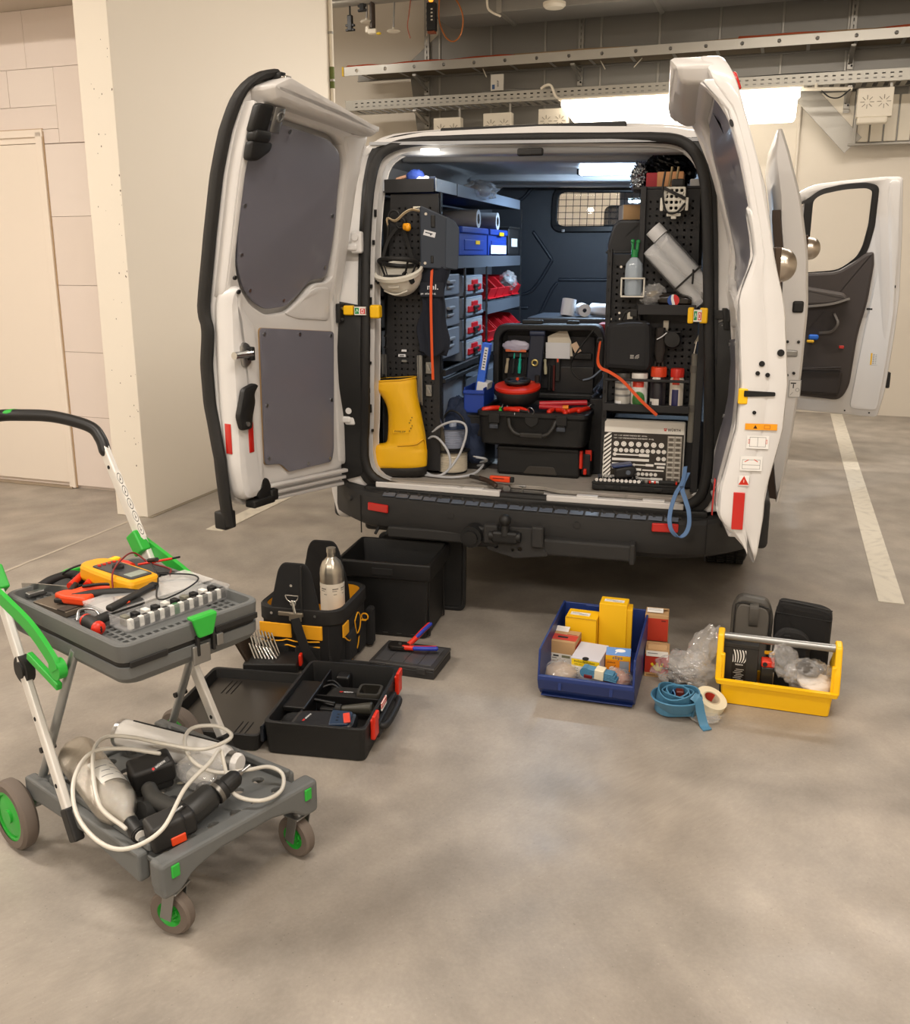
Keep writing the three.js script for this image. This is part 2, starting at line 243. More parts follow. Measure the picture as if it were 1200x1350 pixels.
{
  const lad = bthing('cable_ladder', 'aluminium cable ladder with round holes high above the van', 'cable ladder', [0, 3.335, -5.66]);
  const holes = []; for (let i = 0; i < 22; i++) holes.push(circ(0.017, -3.35 + i * 0.315, 0.045, 10));
  mesh('side_rail', ext([[-3.5, 0], [4.4, 0], [4.4, 0.086], [-3.5, 0.086]], 0.012, 0.001, holes), mat('#aeaba3', 0.4, 0.6), lad);
  mesh('side_rail', [B(7.9, 0.086, 0.012, 0.45, 0.043, -0.36, 0.001), B(7.9, 0.006, 0.03, 0.45, 0.003, -0.346, 0.001)], M.galvDull, lad);
  for (let i = 0; i < 20; i++) mesh('rung', B(0.03, 0.016, 0.34, -3.3 + i * 0.39, 0.02, -0.18, 0.002), M.galv, lad);
  for (const [i, s] of [[3, 1], [6, 1], [7, -1], [13, 1], [16, -1]]) mesh('cable_tie', rod([-3.3 + i * 0.39 + 0.1, 0.0, -0.1], [-3.3 + i * 0.39 + 0.1 + s * 0.06, -0.09, -0.02], 0.005, 6), M.cream, lad);
  mesh('cable_bed', B(7.7, 0.03, 0.30, 0.5, 0.03, -0.18, 0.01), mat('#6e6250', 0.8), lad, 'brown cables lying along the ladder');
  mesh('end_cap', B(0.02, 0.09, 0.03, -3.505, 0.043, 0, 0.003), mat('#e0b81c', 0.5), lad, 'yellow end cap');
  const wires = (n, x0, x1, c, y) => { for (let k = 0; k < n; k++) mesh('cable', tube(Array.from({ length: 9 }, (_, i) => [lerp(x0, x1, i / 8), y + 0.01 * Math.sin(i * 2.1 + k) + k * 0.006, -0.03 - k * 0.03]), 0.011, 40, false, 6), c, lad); };
  wires(3, -3.48, -1.6, mat('#b2451f', 0.6), 0.088); wires(2, -1.7, 4.3, mat('#9b8263', 0.7), 0.086); wires(2, 0.4, 4.3, mat('#a94a25', 0.6), 0.094);

  const tr = bthing('perforated_tray', 'perforated galvanised cable tray below the cable ladder', 'cable tray', [0, 2.998, -5.66]);
  const th = []; for (let i = 0; i < 78; i++) for (const y of [0.032, 0.068]) { const x = -3.38 + i * 0.0665; th.push([[x, y - 0.006], [x + 0.028, y - 0.006], [x + 0.028, y + 0.006], [x, y + 0.006]]); }
  mesh('tray_flange', ext([[-3.485, 0], [4.4, 0], [4.4, 0.098], [-3.485, 0.098]], 0.004, 0, th), mat('#aeaba2', 0.45, 0.5), tr);
  mesh('tray_flange', B(7.88, 0.098, 0.004, 0.457, 0.049, -0.32, 0.001), M.galvDull, tr);
  const bh = []; for (let i = 0; i < 60; i++) bh.push([[-3.4 + i * 0.09, -0.285], [-3.36 + i * 0.09, -0.285], [-3.36 + i * 0.09, -0.035], [-3.4 + i * 0.09, -0.035]]);
  mesh('tray_floor', ext([[-3.485, -0.32], [4.4, -0.32], [4.4, 0], [-3.485, 0]], 0.004, 0, bh.map(h => h.map(([x, y]) => [x, y])), 0, 0.002, 0, PI / 2 * -1 * -1, 0, 0).translate(0, 0, 0), M.galv, tr);
  mesh('cable', tube([[-3.4, 0.09, -0.1], [-2.4, 0.10, -0.14], [-1.8, 0.13, -0.12], [-1.2, 0.10, -0.16], [0, 0.09, -0.15], [2, 0.09, -0.12], [4.2, 0.09, -0.12]], 0.012, 60), M.galvDull, tr);
  mesh('cable', tube([[-3.4, 0.07, -0.06], [-1.4, 0.08, -0.08], [0.8, 0.11, -0.08], [1.3, 0.10, -0.05], [4.2, 0.06, -0.1]], 0.010, 60), M.black, tr);
  mesh('tray_end', B(0.01, 0.1, 0.32, -3.485, 0.05, -0.16, 0.002), M.galv, tr);
}
for (const [x, yb, lab] of [[-2.73, 2.86, 'slotted support post at the left end of ladder, with arms'], [-1.115, 3.2, 'support post above the lamp, middle one of the three'], [1.36, 2.80, 'support post at right beside the white junction box']]) {
  const p = thing('support_post', lab, 'bracket post', bpos(x, 0, -6.045), BT);
  const slots = []; for (let i = 0; i < 24; i++) slots.push([[-0.006, 2.9 + i * 0.056], [0.006, 2.9 + i * 0.056], [0.006, 2.93 + i * 0.056], [-0.006, 2.93 + i * 0.056]].filter(q => true));
  mesh('post', [ext([[-0.024, yb], [0.024, yb], [0.024, 4.3], [-0.024, 4.3]], 0.003, 0, slots.filter(s => s[0][1] > yb + 0.02), 0, 0, 0), Q(0.004, 4.3 - yb, 0.03, -0.024, (4.3 + yb) / 2, -0.015), Q(0.004, 4.3 - yb, 0.03, 0.024, (4.3 + yb) / 2, -0.015)], M.galv, p);
  for (const y of [3.32, 2.985].filter(v => v > yb)) { const a = mesh('arm', [bar([0, y - 0.10, 0.0], [-0.0, y - 0.012, 0.37], 0.035, 0.02), B(0.05, 0.12, 0.02, 0, y - 0.09, 0.01, 0.002), bar([0, y - 0.01, 0.0], [0, y - 0.01, 0.37], 0.04, 0.014)], M.galv, p); mesh('bolt', [cyl(0.009, 0.009, 0.012, -0.012, y - 0.1, 0.024, PI / 2, 0, 0, 6), cyl(0.009, 0.009, 0.012, 0.012, y - 0.12, 0.024, PI / 2, 0, 0, 6)], M.dark, a); }
}
{ // junction boxes with star-shaped knock-outs, hung under the tray
  const jbs = [[-2.375, 2.745, 'cream junction box with star knock-outs, leftmost under the tray'], [-1.85, 2.765, 'cream junction box with star knock-outs, second from the left'], [-1.29, 2.78, 'cream junction box nearest the left end of the lamp'], [1.575, 2.81, 'cream junction box with star knock-outs at far right under tray']];
  let first;
  for (const [x, y, lab] of jbs) {
    if (first) { copy(first, bpos(x, y, -5.655), BT, lab); continue; }
    const j = first = bthing('junction_box', lab, 'junction box', [x, y, -5.655], 'cream junction boxes under the tray');
    mesh('box', B(0.29, 0.24, 0.09, 0, 0.02, -0.05, 0.008), M.cream, j);
    mesh('lower_lip', [B(0.25, 0.06, 0.1, -0.01, -0.125, -0.05, 0.02), cyl(0.006, 0.006, 0.005, -0.11, -0.12, 0.001, PI / 2, 0, 0, 8), cyl(0.006, 0.006, 0.005, 0.09, -0.12, 0.001, PI / 2, 0, 0, 8)], M.cream, j);
    for (const cx of [-0.065, 0.07]) { const k = []; for (let a = 0; a < 8; a++) { const t = a * PI / 4; k.push(bar([cx + 0.022 * Math.cos(t), 0.025 + 0.022 * Math.sin(t), -0.004], [cx + 0.056 * Math.cos(t), 0.025 + 0.056 * Math.sin(t), -0.004], 0.006, 0.0045, 0.0005)); } mesh('knock_out', k, mat('#8d8576', 0.7), j); }
    mesh('hanger', Q(0.02, 0.16, 0.01, 0.12, 0.15, -0.05), M.galv, j);
  }
}
{ // the lamp at the back: long white batten under the tray
  const l = bthing('batten_lamp', 'long glowing white lamp under the tray behind the van', 'lamp', [-0.12, 2.835, -5.60]);
  const lm = mat('#ffffff', 0.4, 0, { emissive: new THREE.Color().setRGB(1.0, 0.9, 0.76), emissiveIntensity: 6 });
  mesh('diffuser', ext(roundPoly([[-1.07, 0.14], [-1.07, 0.08], [-0.87, -0.145], [1.03, -0.145], [1.05, -0.11], [1.055, 0.05], [1.075, 0.06], [1.075, 0.135]], 0.02), 0.10, 0.02), lm, l);
  mesh('lamp_body', B(2.2, 0.02, 0.09, 0, 0.148, 0, 0.004), M.cream, l);
  mesh('conduit', [rod([1.08, 0.13, -0.03], [1.5, 0.11, -0.03], 0.016), rod([1.2, 0.13, -0.03], [1.2, 0.17, -0.03], 0.012)], M.cream, l);
  mesh('cable', tube([[1.25, 0.1, 0], [1.32, 0.045, 0.01], [1.4, 0.04, 0.01], [1.48, 0.1, 0]], 0.006), M.black, l);
  for (const [dx, ry] of [[0, 0]]) {
    const R = new THREE.RectAreaLight(WARM, BACK_I, 2.0, 0.28); R.position.set(...bpos(-0.12, 2.88, -5.53)); R.lookAt(...bpos(-0.12, 2.2, -4.5)); scene.add(R);
  }
  const c = bthing('lamp_lead', 'cream flat cable bending down from tray to lamp', 'cable', [-1.38, 3.108, -5.6]);
  mesh('cable', strap([[-0.02, -0.01, -0.03], [0.03, 0.012, -0.01], [0.09, 0.0, 0.02], [0.14, -0.1, 0.02], [0.23, -0.15, 0.02], [0.30, -0.25, 0.02], [0.37, -0.31, 0.0]], 0.03, 0.02, [0, 0, 1]), M.cream, c);
}
{ // small things hanging at the top left: black sensor, cup discs, tubes and a copper loop
  const rail = bthing('ceiling_pipe', 'grey pipe under the ceiling carrying small hanging fittings', 'pipe', [-2.3, 3.86, -5.0]);
  mesh('pipe', cyl(0.045, 0.045, 2.6, 0, 0, 0, 0, 0, PI / 2, 16), M.galv, rail);
  const hg = (name, label, cat, x, y, z = -4.99) => bthing(name, label, cat, [x, y, z], 'fittings hanging from the ceiling pipe');
  const s = hg('sensor', 'black upright sensor with white print, hanging under the ceiling', 'sensor', -2.28, 3.56);
  mesh('body', B(0.085, 0.24, 0.07, 0, 0.10, 0.0, 0.01), M.black, s); mesh('cap', B(0.07, 0.02, 0.06, 0, -0.03, 0, 0.004), mat('#7c3b1c', 0.5), s);
  mesh('lamp', sph(0.022, 0.0, 0.24, 0.02), mat('#ffb24a', 0.5, 0, { emissive: new THREE.Color('#ff9a2a'), emissiveIntensity: 2 }), s);
  for (const y of [0.07, 0.10, 0.13, 0.16]) mesh('print', Q(0.018, 0.012, 0.001, 0.012, y, 0.0356), M.cream, s);
  for (const [x, y, n] of [[-2.93, 3.66, 'white disc fitting hanging left of the black sensor'], [-2.66, 3.56, 'lower white disc fitting, nearest the black sensor']]) { const d = hg('disc_fitting', n, 'ceiling fitting', x, y); mesh('disc', lathe([[0, 0], [0.05, 0], [0.062, 0.01], [0.05, 0.02], [0.012, 0.025], [0.012, 0.04]], 0, 0, 0), M.cream, d); mesh('stem', rod([0, 0.03, 0], [0.015, 0.30, 0], 0.008), M.galvDull, d); }
  for (const [x, y, n] of [[-3.1, 3.62, 'black clip hanging at far left of the ceiling pipe'], [-2.97, 3.78, 'blue-black clip high beside the left wall']]) { const d = hg('cable_clip', n, 'clip', x, y); mesh('clip', [B(0.05, 0.14, 0.04, 0, 0.05, 0, 0.01), B(0.09, 0.02, 0.03, 0, 0.03, 0, 0.004), B(0.09, 0.02, 0.03, 0, -0.01, 0, 0.004)], M.black, d); mesh('stem', rod([0, 0.1, 0], [0, 0.26, 0], 0.008), M.black, d); }
  const sp = hg('spout', 'dark tube with small white tap and yellow tip', 'ceiling fitting', -2.87, 3.56); mesh('tube', rod([0, 0.05, 0], [0, 0.3, 0], 0.026), mat('#3a2d22', 0.5), sp); mesh('tap', [B(0.09, 0.05, 0.05, 0, 0.02, 0, 0.015), B(0.04, 0.06, 0.04, -0.05, 0.04, 0, 0.012)], M.cream, sp); mesh('tip', B(0.04, 0.02, 0.03, 0.06, 0.0, 0, 0.006), mat('#e0c22a', 0.5), sp);
  const cw = hg('wire_tail', 'thin reddish wire tail hanging from the pipe', 'wire', -2.5, 3.50); mesh('wire', tube([[0.02, 0.36, 0], [0.0, 0.2, 0.01], [-0.02, 0.1, 0], [0.005, 0.0, 0]], 0.006), mat('#a4614a', 0.5), cw);
  const lp = hg('copper_loop', 'thin copper wire hanging in a wide loop', 'wire', -2.1, 3.44); mesh('wire', tube([[-0.1, 0.42, 0], [-0.11, 0.2, 0], [-0.05, 0.05, 0], [0.03, 0.0, 0], [0.10, 0.06, 0], [0.12, 0.2, 0], [0.06, 0.34, 0], [-0.04, 0.42, 0]], 0.007), mat('#b06a36', 0.35, 0.6), lp);
  for (const [x, n] of [[-1.9, 'white bracket hook hanging right of the copper loop']]) { const d = hg('hook', n, 'hook', x + .15, 3.62); mesh('hook', tube([[0, 0.3, 0], [0, 0.1, 0], [0.04, 0.04, 0], [0.12, 0.0, 0]], 0.01), M.cream, d); }
  for (const [x, n] of [[-1.15, 'round cream detector under the high duct, left one'], [0.0, 'round cream detector under the high duct, right one']]) { const d = bthing('smoke_detector', n, 'detector', [x, 3.66, -5.05]); mesh('base', lathe([[0, 0], [0.08, 0.0], [0.1, 0.02], [0.1, 0.045], [0, 0.045]]), M.cream, d); }
  const sg = [[-2.05, 3.12, 'white notice with small print on the duct behind the tray, left one'], [-0.16, 3.14, 'white notice on the duct under the ladder, right one']];
  const st = printed(64, 64, (g, w, h) => { g.fillStyle = '#d8d3c8'; g.fillRect(0, 0, w, h); g.fillStyle = '#3c5a86'; g.fillRect(6, 40, 14, 18); g.fillStyle = '#555'; g.save(); g.translate(40, 50); g.rotate(-PI / 2); g.font = 'bold 12px sans-serif'; g.fillText('WAP', 0, 0); g.restore(); });
  for (const [x, y, n] of sg) { const o = bthing('duct_notice', n, 'sign', [x + .17, y + .08, -5.755]); plate(0.13, 0.15, st, o, [0, 0, 0], [0, 0, 0], 'card', 0.01); }
}
{ // riser pipe on the back wall, right
  const c = bthing('riser_pipe', 'thin cream pipe down the back wall behind the right door', 'pipe', [0.965, 0, -6.245]); mesh('pipe', cyl(0.016, 0.016, 3.0, 0, 1.5, 0, 0, 0, 0, 10), M.wall, c);
}
// ---------- ceiling battens behind the camera ----------
BATTENS.forEach(({ p, len, I }, i) => {
  const l = thing('ceiling_batten', ['ceiling batten hanging before the van', 'ceiling batten over the door at left', 'ceiling batten far behind the camera at left', 'ceiling batten far behind the camera at right', 'ceiling batten over the van roof', 'short ceiling batten in the recess behind left wall'][i], 'lamp', p, 0);
  mesh('body', B(len, 0.06, 0.18, 0, 0.06, 0, 0.01), M.cream, l);
  mesh('diffuser', B(len - 0.06, 0.05, 0.15, 0, 0.0, 0, 0.02), mat('#ffffff', 0.4, 0, { emissive: WARM.clone(), emissiveIntensity: 7 }), l);
  for (const s of [-1, 1]) mesh('hanger', rod([s * len * 0.35, 0.08, 0], [s * len * 0.35, H - p[1], 0], 0.008), M.galv, l);
  const R = new THREE.RectAreaLight(WARM, I, len, 0.3); R.position.set(p[0], p[1] - 0.03, p[2]); R.lookAt(p[0], 0, p[2]); scene.add(R);
});
// ---------- the van ----------
M.paint = mat('#dddbd9', 0.34, 0, { clearcoat: 0.7, clearcoatRoughness: 0.12 });
M.paintIn = mat('#d6d3d0', 0.42, 0, { clearcoat: 0.3, clearcoatRoughness: 0.2 });
M.rubber = mat('#161514', 0.55, 0, { bumpMap: grain(8), bumpScale: 0.0004 });
M.clad = mat('#2b2a29', 0.62, 0, { bumpMap: grain(14), bumpScale: 0.0006 });
M.cladBlack = mat('#141414', 0.55);
M.board = mat('#74737d', 0.34, 0, { bumpMap: grain(40), bumpScale: 0.0003, clearcoat: 0.6, clearcoatRoughness: 0.16 });
M.ply = mat('#a98a5f', 0.7);
M.red = mat('#c4170c', 0.28, 0, { clearcoat: 0.6 });
M.yellow = mat('#f9c20a', 0.42); M.glass = mat('#ffffff', 0.02, 0, { transmission: 1, thickness: 0, ior: 1.5 });
M.liner = mat('#1f2229', 0.34, 0, { bumpMap: grain(30), bumpScale: 0.0004 });
M.mattGrey = mat('#6f737b', 0.5);
const PY = [.4, .8, 1.0, 1.15, 1.37, 1.62, 1.82, 1.97, 2.12, 2.3], PN = [0, .004, .042, .046, .022, -.03, -.08, -.13, -.2, -.3];
const prof = y => interp(PY, PN, y);
const rearWarp = (g, c = 0.6) => warp(new TessellateModifier(0.08, 6).modify(clean(g)), v => { v.z += prof(v.y); }, c);

const van = thing('van', 'white panel van with open rear doors, fitted out as a workshop', 'van', [0, 0, 0]);
const ring = [[-.735, .69], [-.712, .95], [-.702, 1.19], [-.712, 1.5], [-.716, 1.68], [-.710, 1.86], [-.688, 1.95], [-.632, 1.99], [-.50, 2.012], [-.25, 2.012], [0, 2.008], [.25, 1.998], [.50, 1.986], [.56, 1.968], [.606, 1.925], [.643, 1.84], [.664, 1.70], [.69, 1.37], [.717, .95], [.72, .69], [.70, .60], [.62, .548], [.3, .545], [0, .548], [-.3, .553], [-.62, .563], [-.71, .61]];
const ringS = dense(smoothPts(ring, 3), 0.04);
const scaleRing = k => ringS.map(([x, y]) => [x + Math.sign(x) * k * Math.min(1, Math.abs(x) / 0.6), y + (y > 1.3 ? k : -k) * Math.min(1, Math.abs(y - 1.3) / 0.5)]);
const outline = dense(smoothPts([[-.82, .56], [-.87, .64], [-.885, .9], [-.89, 1.2], [-.875, 1.5], [-.84, 1.8], [-.79, 1.95], [-.70, 2.032], [-.5, 2.056], [0, 2.064], [.5, 2.043], [.66, 2.015], [.76, 1.94], [.83, 1.75], [.87, 1.4], [.89, 1.0], [.88, .64], [.83, .55], [0, .52]], 3), 0.04);
mesh('rear_frame', rearWarp(ext(outline, 0.09, 0.012, [scaleRing(0.005)], 0, 0, -0.05)), M.paint, van);
mesh('aperture_frame', rearWarp(ext(scaleRing(0.012), 0.075, 0.004, [ringS.map(([x, y]) => [x < 0 ? x + .024 * clamp(-x / .6) : x - .006 * clamp(x / .6), y > 1.3 ? y - .028 * clamp((y - 1.3) / .6) : y + .004])], 0, 0, -0.062)), M.paintIn, van);
{ const loop = ringS.map(([x, y]) => [x, y, prof(y) + 0.008]);
  const rings = loop.map((p, i) => { const a = loop[(i + loop.length - 1) % loop.length], b = loop[(i + 1) % loop.length]; let tx = b[0] - a[0], ty = b[1] - a[1]; const l = Math.hypot(tx, ty) || 1; const nx = ty / l, ny = -tx / l; const R = []; for (let k = 0; k < 8; k++) { const t = k / 8 * 2 * PI; const c = Math.cos(t), s = Math.sin(t); R.push([p[0] + nx * c * 0.021, p[1] + ny * c * 0.021, p[2] + s * 0.017]); } return R; });
  rings.push(rings[0]); mesh('door_seal', loft(rings, true, false, 1.2), M.rubber, van, 'black rubber seal round the rear opening');
  const outerS = scaleRing(0.035); mesh('seal_channel', rearWarp(ext(outerS, 0.016, 0.002, [scaleRing(0.012)], 0, 0, 0.0)), M.cladBlack, van); }
mesh('roof_strip', [B(0.76, 0.026, 0.03, -0.045, 2.045, -0.155, 0.006, 0, 0, 0.0)], M.cladBlack, van);
mesh('roof_latch', [B(0.105, 0.03, 0.03, -0.04, 1.950, -0.115, 0.008), Q(0.03, 0.014, 0.002, -0.05, 1.947, -0.099)], M.cladBlack, van);
mesh('pillar_trim', [rearWarp(ext(dense(roundPoly([[-.875, .56], [-.745, .60], [-.728, .9], [-.722, 1.34], [-.85, 1.36], [-.885, 1.1]], .02), .05), 0.03, 0.006, [], 0, 0, -0.003)), rearWarp(ext(dense(roundPoly([[.875, .56], [.75, .60], [.735, .9], [.728, 1.30], [.85, 1.30], [.885, 1.1]], .02), .05), 0.03, 0.006, [], 0, 0, -0.003))], M.cladBlack, van);
{ // hinges, striker recesses and little slots along the pillar
  for (const [x, y] of [[-.825, .87], [-.775, 1.6]]) mesh('hinge', [B(0.075, 0.03, 0.05, x, y - 0.02, 0.01, 0.01), B(0.05, 0.09, 0.035, x + 0.03, y, 0.01, 0.01), cyl(0.016, 0.016, 0.075, x - 0.03, y, 0.03, 0, 0, 0, 12), cyl(0.014, 0.014, 0.012, x + 0.03, y + 0.02, 0.03, PI / 2, 0, 0, 12)], M.paint, van);
  for (const [x, y] of [[.825, .85], [.80, 1.58]]) mesh('hinge', [B(0.075, 0.03, 0.05, x, y, 0.0, 0.01), cyl(0.016, 0.016, 0.075, x + 0.03, y, 0.02, 0, 0, 0, 12)], M.paint, van);
  for (const [y, h] of [[1.72, .03], [1.60, .02], [1.42, .016], [1.36, .03], [1.10, .012], [.98, .02], [.90, .035], [.80, .012]]) mesh('pillar_slot', Q(0.008, h, 0.012, -0.692 - (y < 1 ? 0.012 : 0), y, prof(y) - 0.018), M.dark, van);
  mesh('tail_lamp', B(0.03, 0.30, 0.10, -0.893, 0.95, -0.06, 0.01), M.red, van); mesh('tail_lamp', B(0.03, 0.30, 0.10, 0.895, 0.95, -0.06, 0.01), M.red, van);
}
// shell behind the frame
const halfW = y => interp([.3, .5, .9, 1.2, 1.5, 1.8, 2.0], [.90, .945, .965, .96, .93, .87, .80], y);
const sideShape = dense(roundPoly([[.09, .36], [.09, 2.0], [3.35, 2.02], [4.15, 1.38], [4.80, 1.12], [4.95, .95], [4.95, .34], [4.28, .34], [4.22, .56], [4.0, .70], [3.75, .56], [3.68, .34], [1.42, .34], [1.36, .56], [1.1, .70], [.84, .56], [.78, .36]], .05), .08);
const frontHole = dense(roundPoly([[2.62, .46], [2.62, 1.92], [3.25, 1.93], [3.62, 1.40], [3.62, .46]], .06), .08), slideHole = dense(roundPoly([[1.55, .46], [1.55, 1.9], [2.50, 1.9], [2.50, .46]], .06), .08);
for (const s of [-1, 1]) mesh('side_panel', warp(ext(sideShape, 0.05, 0.008, s > 0 ? [frontHole, slideHole] : []), v => { const y = v.y, z = -v.x, x = v.z; v.set(s * (halfW(y) + x - 0.025), y, z); }), M.paint, van);
mesh('roof', [ext(roundPoly([[-.81, 1.94], [-.72, 2.015], [-.5, 2.044], [0, 2.05], [.5, 2.03], [.72, 1.99], [.81, 1.925], [.79, 1.90], [.70, 1.965], [0, 2.022], [-.70, 1.995], [-.79, 1.92]], .03), 3.2, 0.004, [], 0, 0, -1.73)], M.paint, van);
mesh('roof_lining', [Q(1.44, 0.012, 2.42, -0.01, 1.990, -1.33, 0, 0, -0.02), ...[-0.22, -0.55, -1.75, -2.2].map(z => B(1.42, 0.045, 0.11, -0.01, 1.970, z, 0.015, 0, 0, -0.02))], mat('#a9abae', 0.4), van, 'bare painted roof with cross ribs');
mesh('side_lining', Q(0.012, 1.40, 2.42, -0.79, 1.22, -1.33), M.mattGrey, van); mesh('side_lining', Q(0.012, 1.36, 1.45, 0.79, 1.20, -0.84), M.mattGrey, van);
mesh('windscreen', B(1.5, 0.008, 1.02, 0, 1.70, -3.75, 0.002, 0.66, 0, 0), M.glass, van);
mesh('bonnet', [B(1.72, 0.03, 0.72, 0, 1.255, -4.5, 0.012, 0.38, 0, 0), B(1.86, 0.62, 0.08, 0, .70, -4.93, 0.03)], M.paint, van);
mesh('dashboard', B(1.7, 0.25, 0.5, 0, 1.05, -4.05, 0.06), M.clad, van);
mesh('seat', [B(0.5, 0.82, 0.14, 0.22, 1.20, -2.82, 0.05), B(0.28, 0.26, 0.11, 0.06, 1.74, -2.88, 0.045), rod([.0, 1.5, -2.86], [.0, 1.66, -2.86], .008), rod([.12, 1.5, -2.86], [.12, 1.66, -2.86], .008), B(0.5, 0.14, 0.5, 0.34, .78, -3.05, 0.05)], mat('#2a2c31', 0.8), van);
mesh('sun_visor', B(0.5, 0.2, 0.03, 0.22, 1.93, -3.35, 0.015, .3), mat('#8b8d92', .7), van);
mesh('floor_pan', Q(1.84, 0.05, 4.5, 0, 0.515, -2.35), M.cladBlack, van);
mesh('underbody', [B(1.3, 0.20, 1.1, 0, 0.40, -0.75, 0.03), B(0.9, 0.14, 1.8, 0.1, 0.40, -2.4, 0.04), rod([-.35, .30, -.1], [-.4, .33, -1.4], 0.045), B(0.5, 0.06, 0.3, -0.52, 0.36, -0.2, 0.02)], M.cladBlack, van);
for (const [x, z] of [[-.83, -1.1], [.83, -1.1], [-.83, -4.0], [.83, -4.0]]) {
  const tyre = mesh('tyre', lathe([[.20, -.10], [.29, -.108], [.322, -.095], [.333, -.06], [.336, 0], [.333, .06], [.322, .095], [.29, .108], [.20, .10]], x, .336, z, 0, 0, PI / 2, 40), M.rubber, van);
  if (z > -2) { const t = []; for (let i = 0; i < 60; i++) for (let k = 0; k < 4; k++) { const a = (i + k * 0.35) / 60 * 2 * PI; t.push(place(new THREE.BoxGeometry(0.036, 0.014, 0.022), x - 0.069 + k * 0.046, .336 + .337 * Math.cos(a), z + .337 * Math.sin(a), a, 0, 0)); } mesh('tread', t, M.rubber, tyre); }
  mesh('wheel', lathe([[0, -.03], [.09, -.03], [.19, .02], [.205, .09], [.20, -.09]], x, .336, z, 0, 0, x > 0 ? -PI / 2 : PI / 2), M.zinc, tyre);
}
// cargo floor, sill
M.floorWood = printed(512, 256, (g, w, h) => { g.fillStyle = '#9a938a'; g.fillRect(0, 0, w, h); for (let i = 0; i < 900; i++) { const v = 120 + rnd() * 60; g.fillStyle = `rgba(${v},${v - 6},${v - 14},.22)`; g.fillRect(rnd() * w, rnd() * h, 20 + rnd() * 90, 1 + rnd() * 2); } for (let i = 0; i < 120; i++) { g.fillStyle = 'rgba(50,45,40,.25)'; g.fillRect(rnd() * w, rnd() * h, 4 + rnd() * 20, 1); } }, 0.55);
mesh('cargo_floor', ext(roundPoly([[-.70, .045], [-.62, .02], [-.2, .03], [-.19, .03], [-.13, .075], [.05, .075], [.12, .035], [.64, .02], [.70, .05], [.78, .2], [.78, 2.5], [-.78, 2.5], [-.78, .2]], .015), 0.016, 0.003, [], 0, .572, 0, -PI / 2, 0, 0), M.floorWood, van, 'worn grey plywood load floor');
mesh('sill', [B(0.56, 0.026, 0.035, -0.40, .564, 0.012, 0.005, 0, 0, -0.012), B(0.56, 0.026, 0.035, 0.36, .557, 0.012, 0.005, 0, 0, 0), B(1.36, 0.012, 0.06, 0, .548, -0.03, 0.004), ...[-.58, -.35, -.24, .25, .52].map(x => B(.09, .012, .03, x, .572, .012, .004))], M.paintIn, van);
mesh('sill_latch', [B(0.19, 0.012, 0.07, -0.04, .556, -0.03, 0.004), cyl(0.016, 0.016, 0.02, -0.10, .575, -0.025, PI / 2, 0, 0, 14), rod([-.03, .555, -.015], [-.03, .595, -.015], .004), rod([-.045, .592, -.015], [-.015, .592, -.015], .005)], M.zinc, van);
mesh('sill_rubber', rearWarp(ext(roundPoly([[-.72, .50], [.72, .49], [.74, .545], [.6, .542], [-.6, .552], [-.74, .56]], .02), 0.03, 0.006, [], 0, 0, 0.012)), M.cladBlack, van);
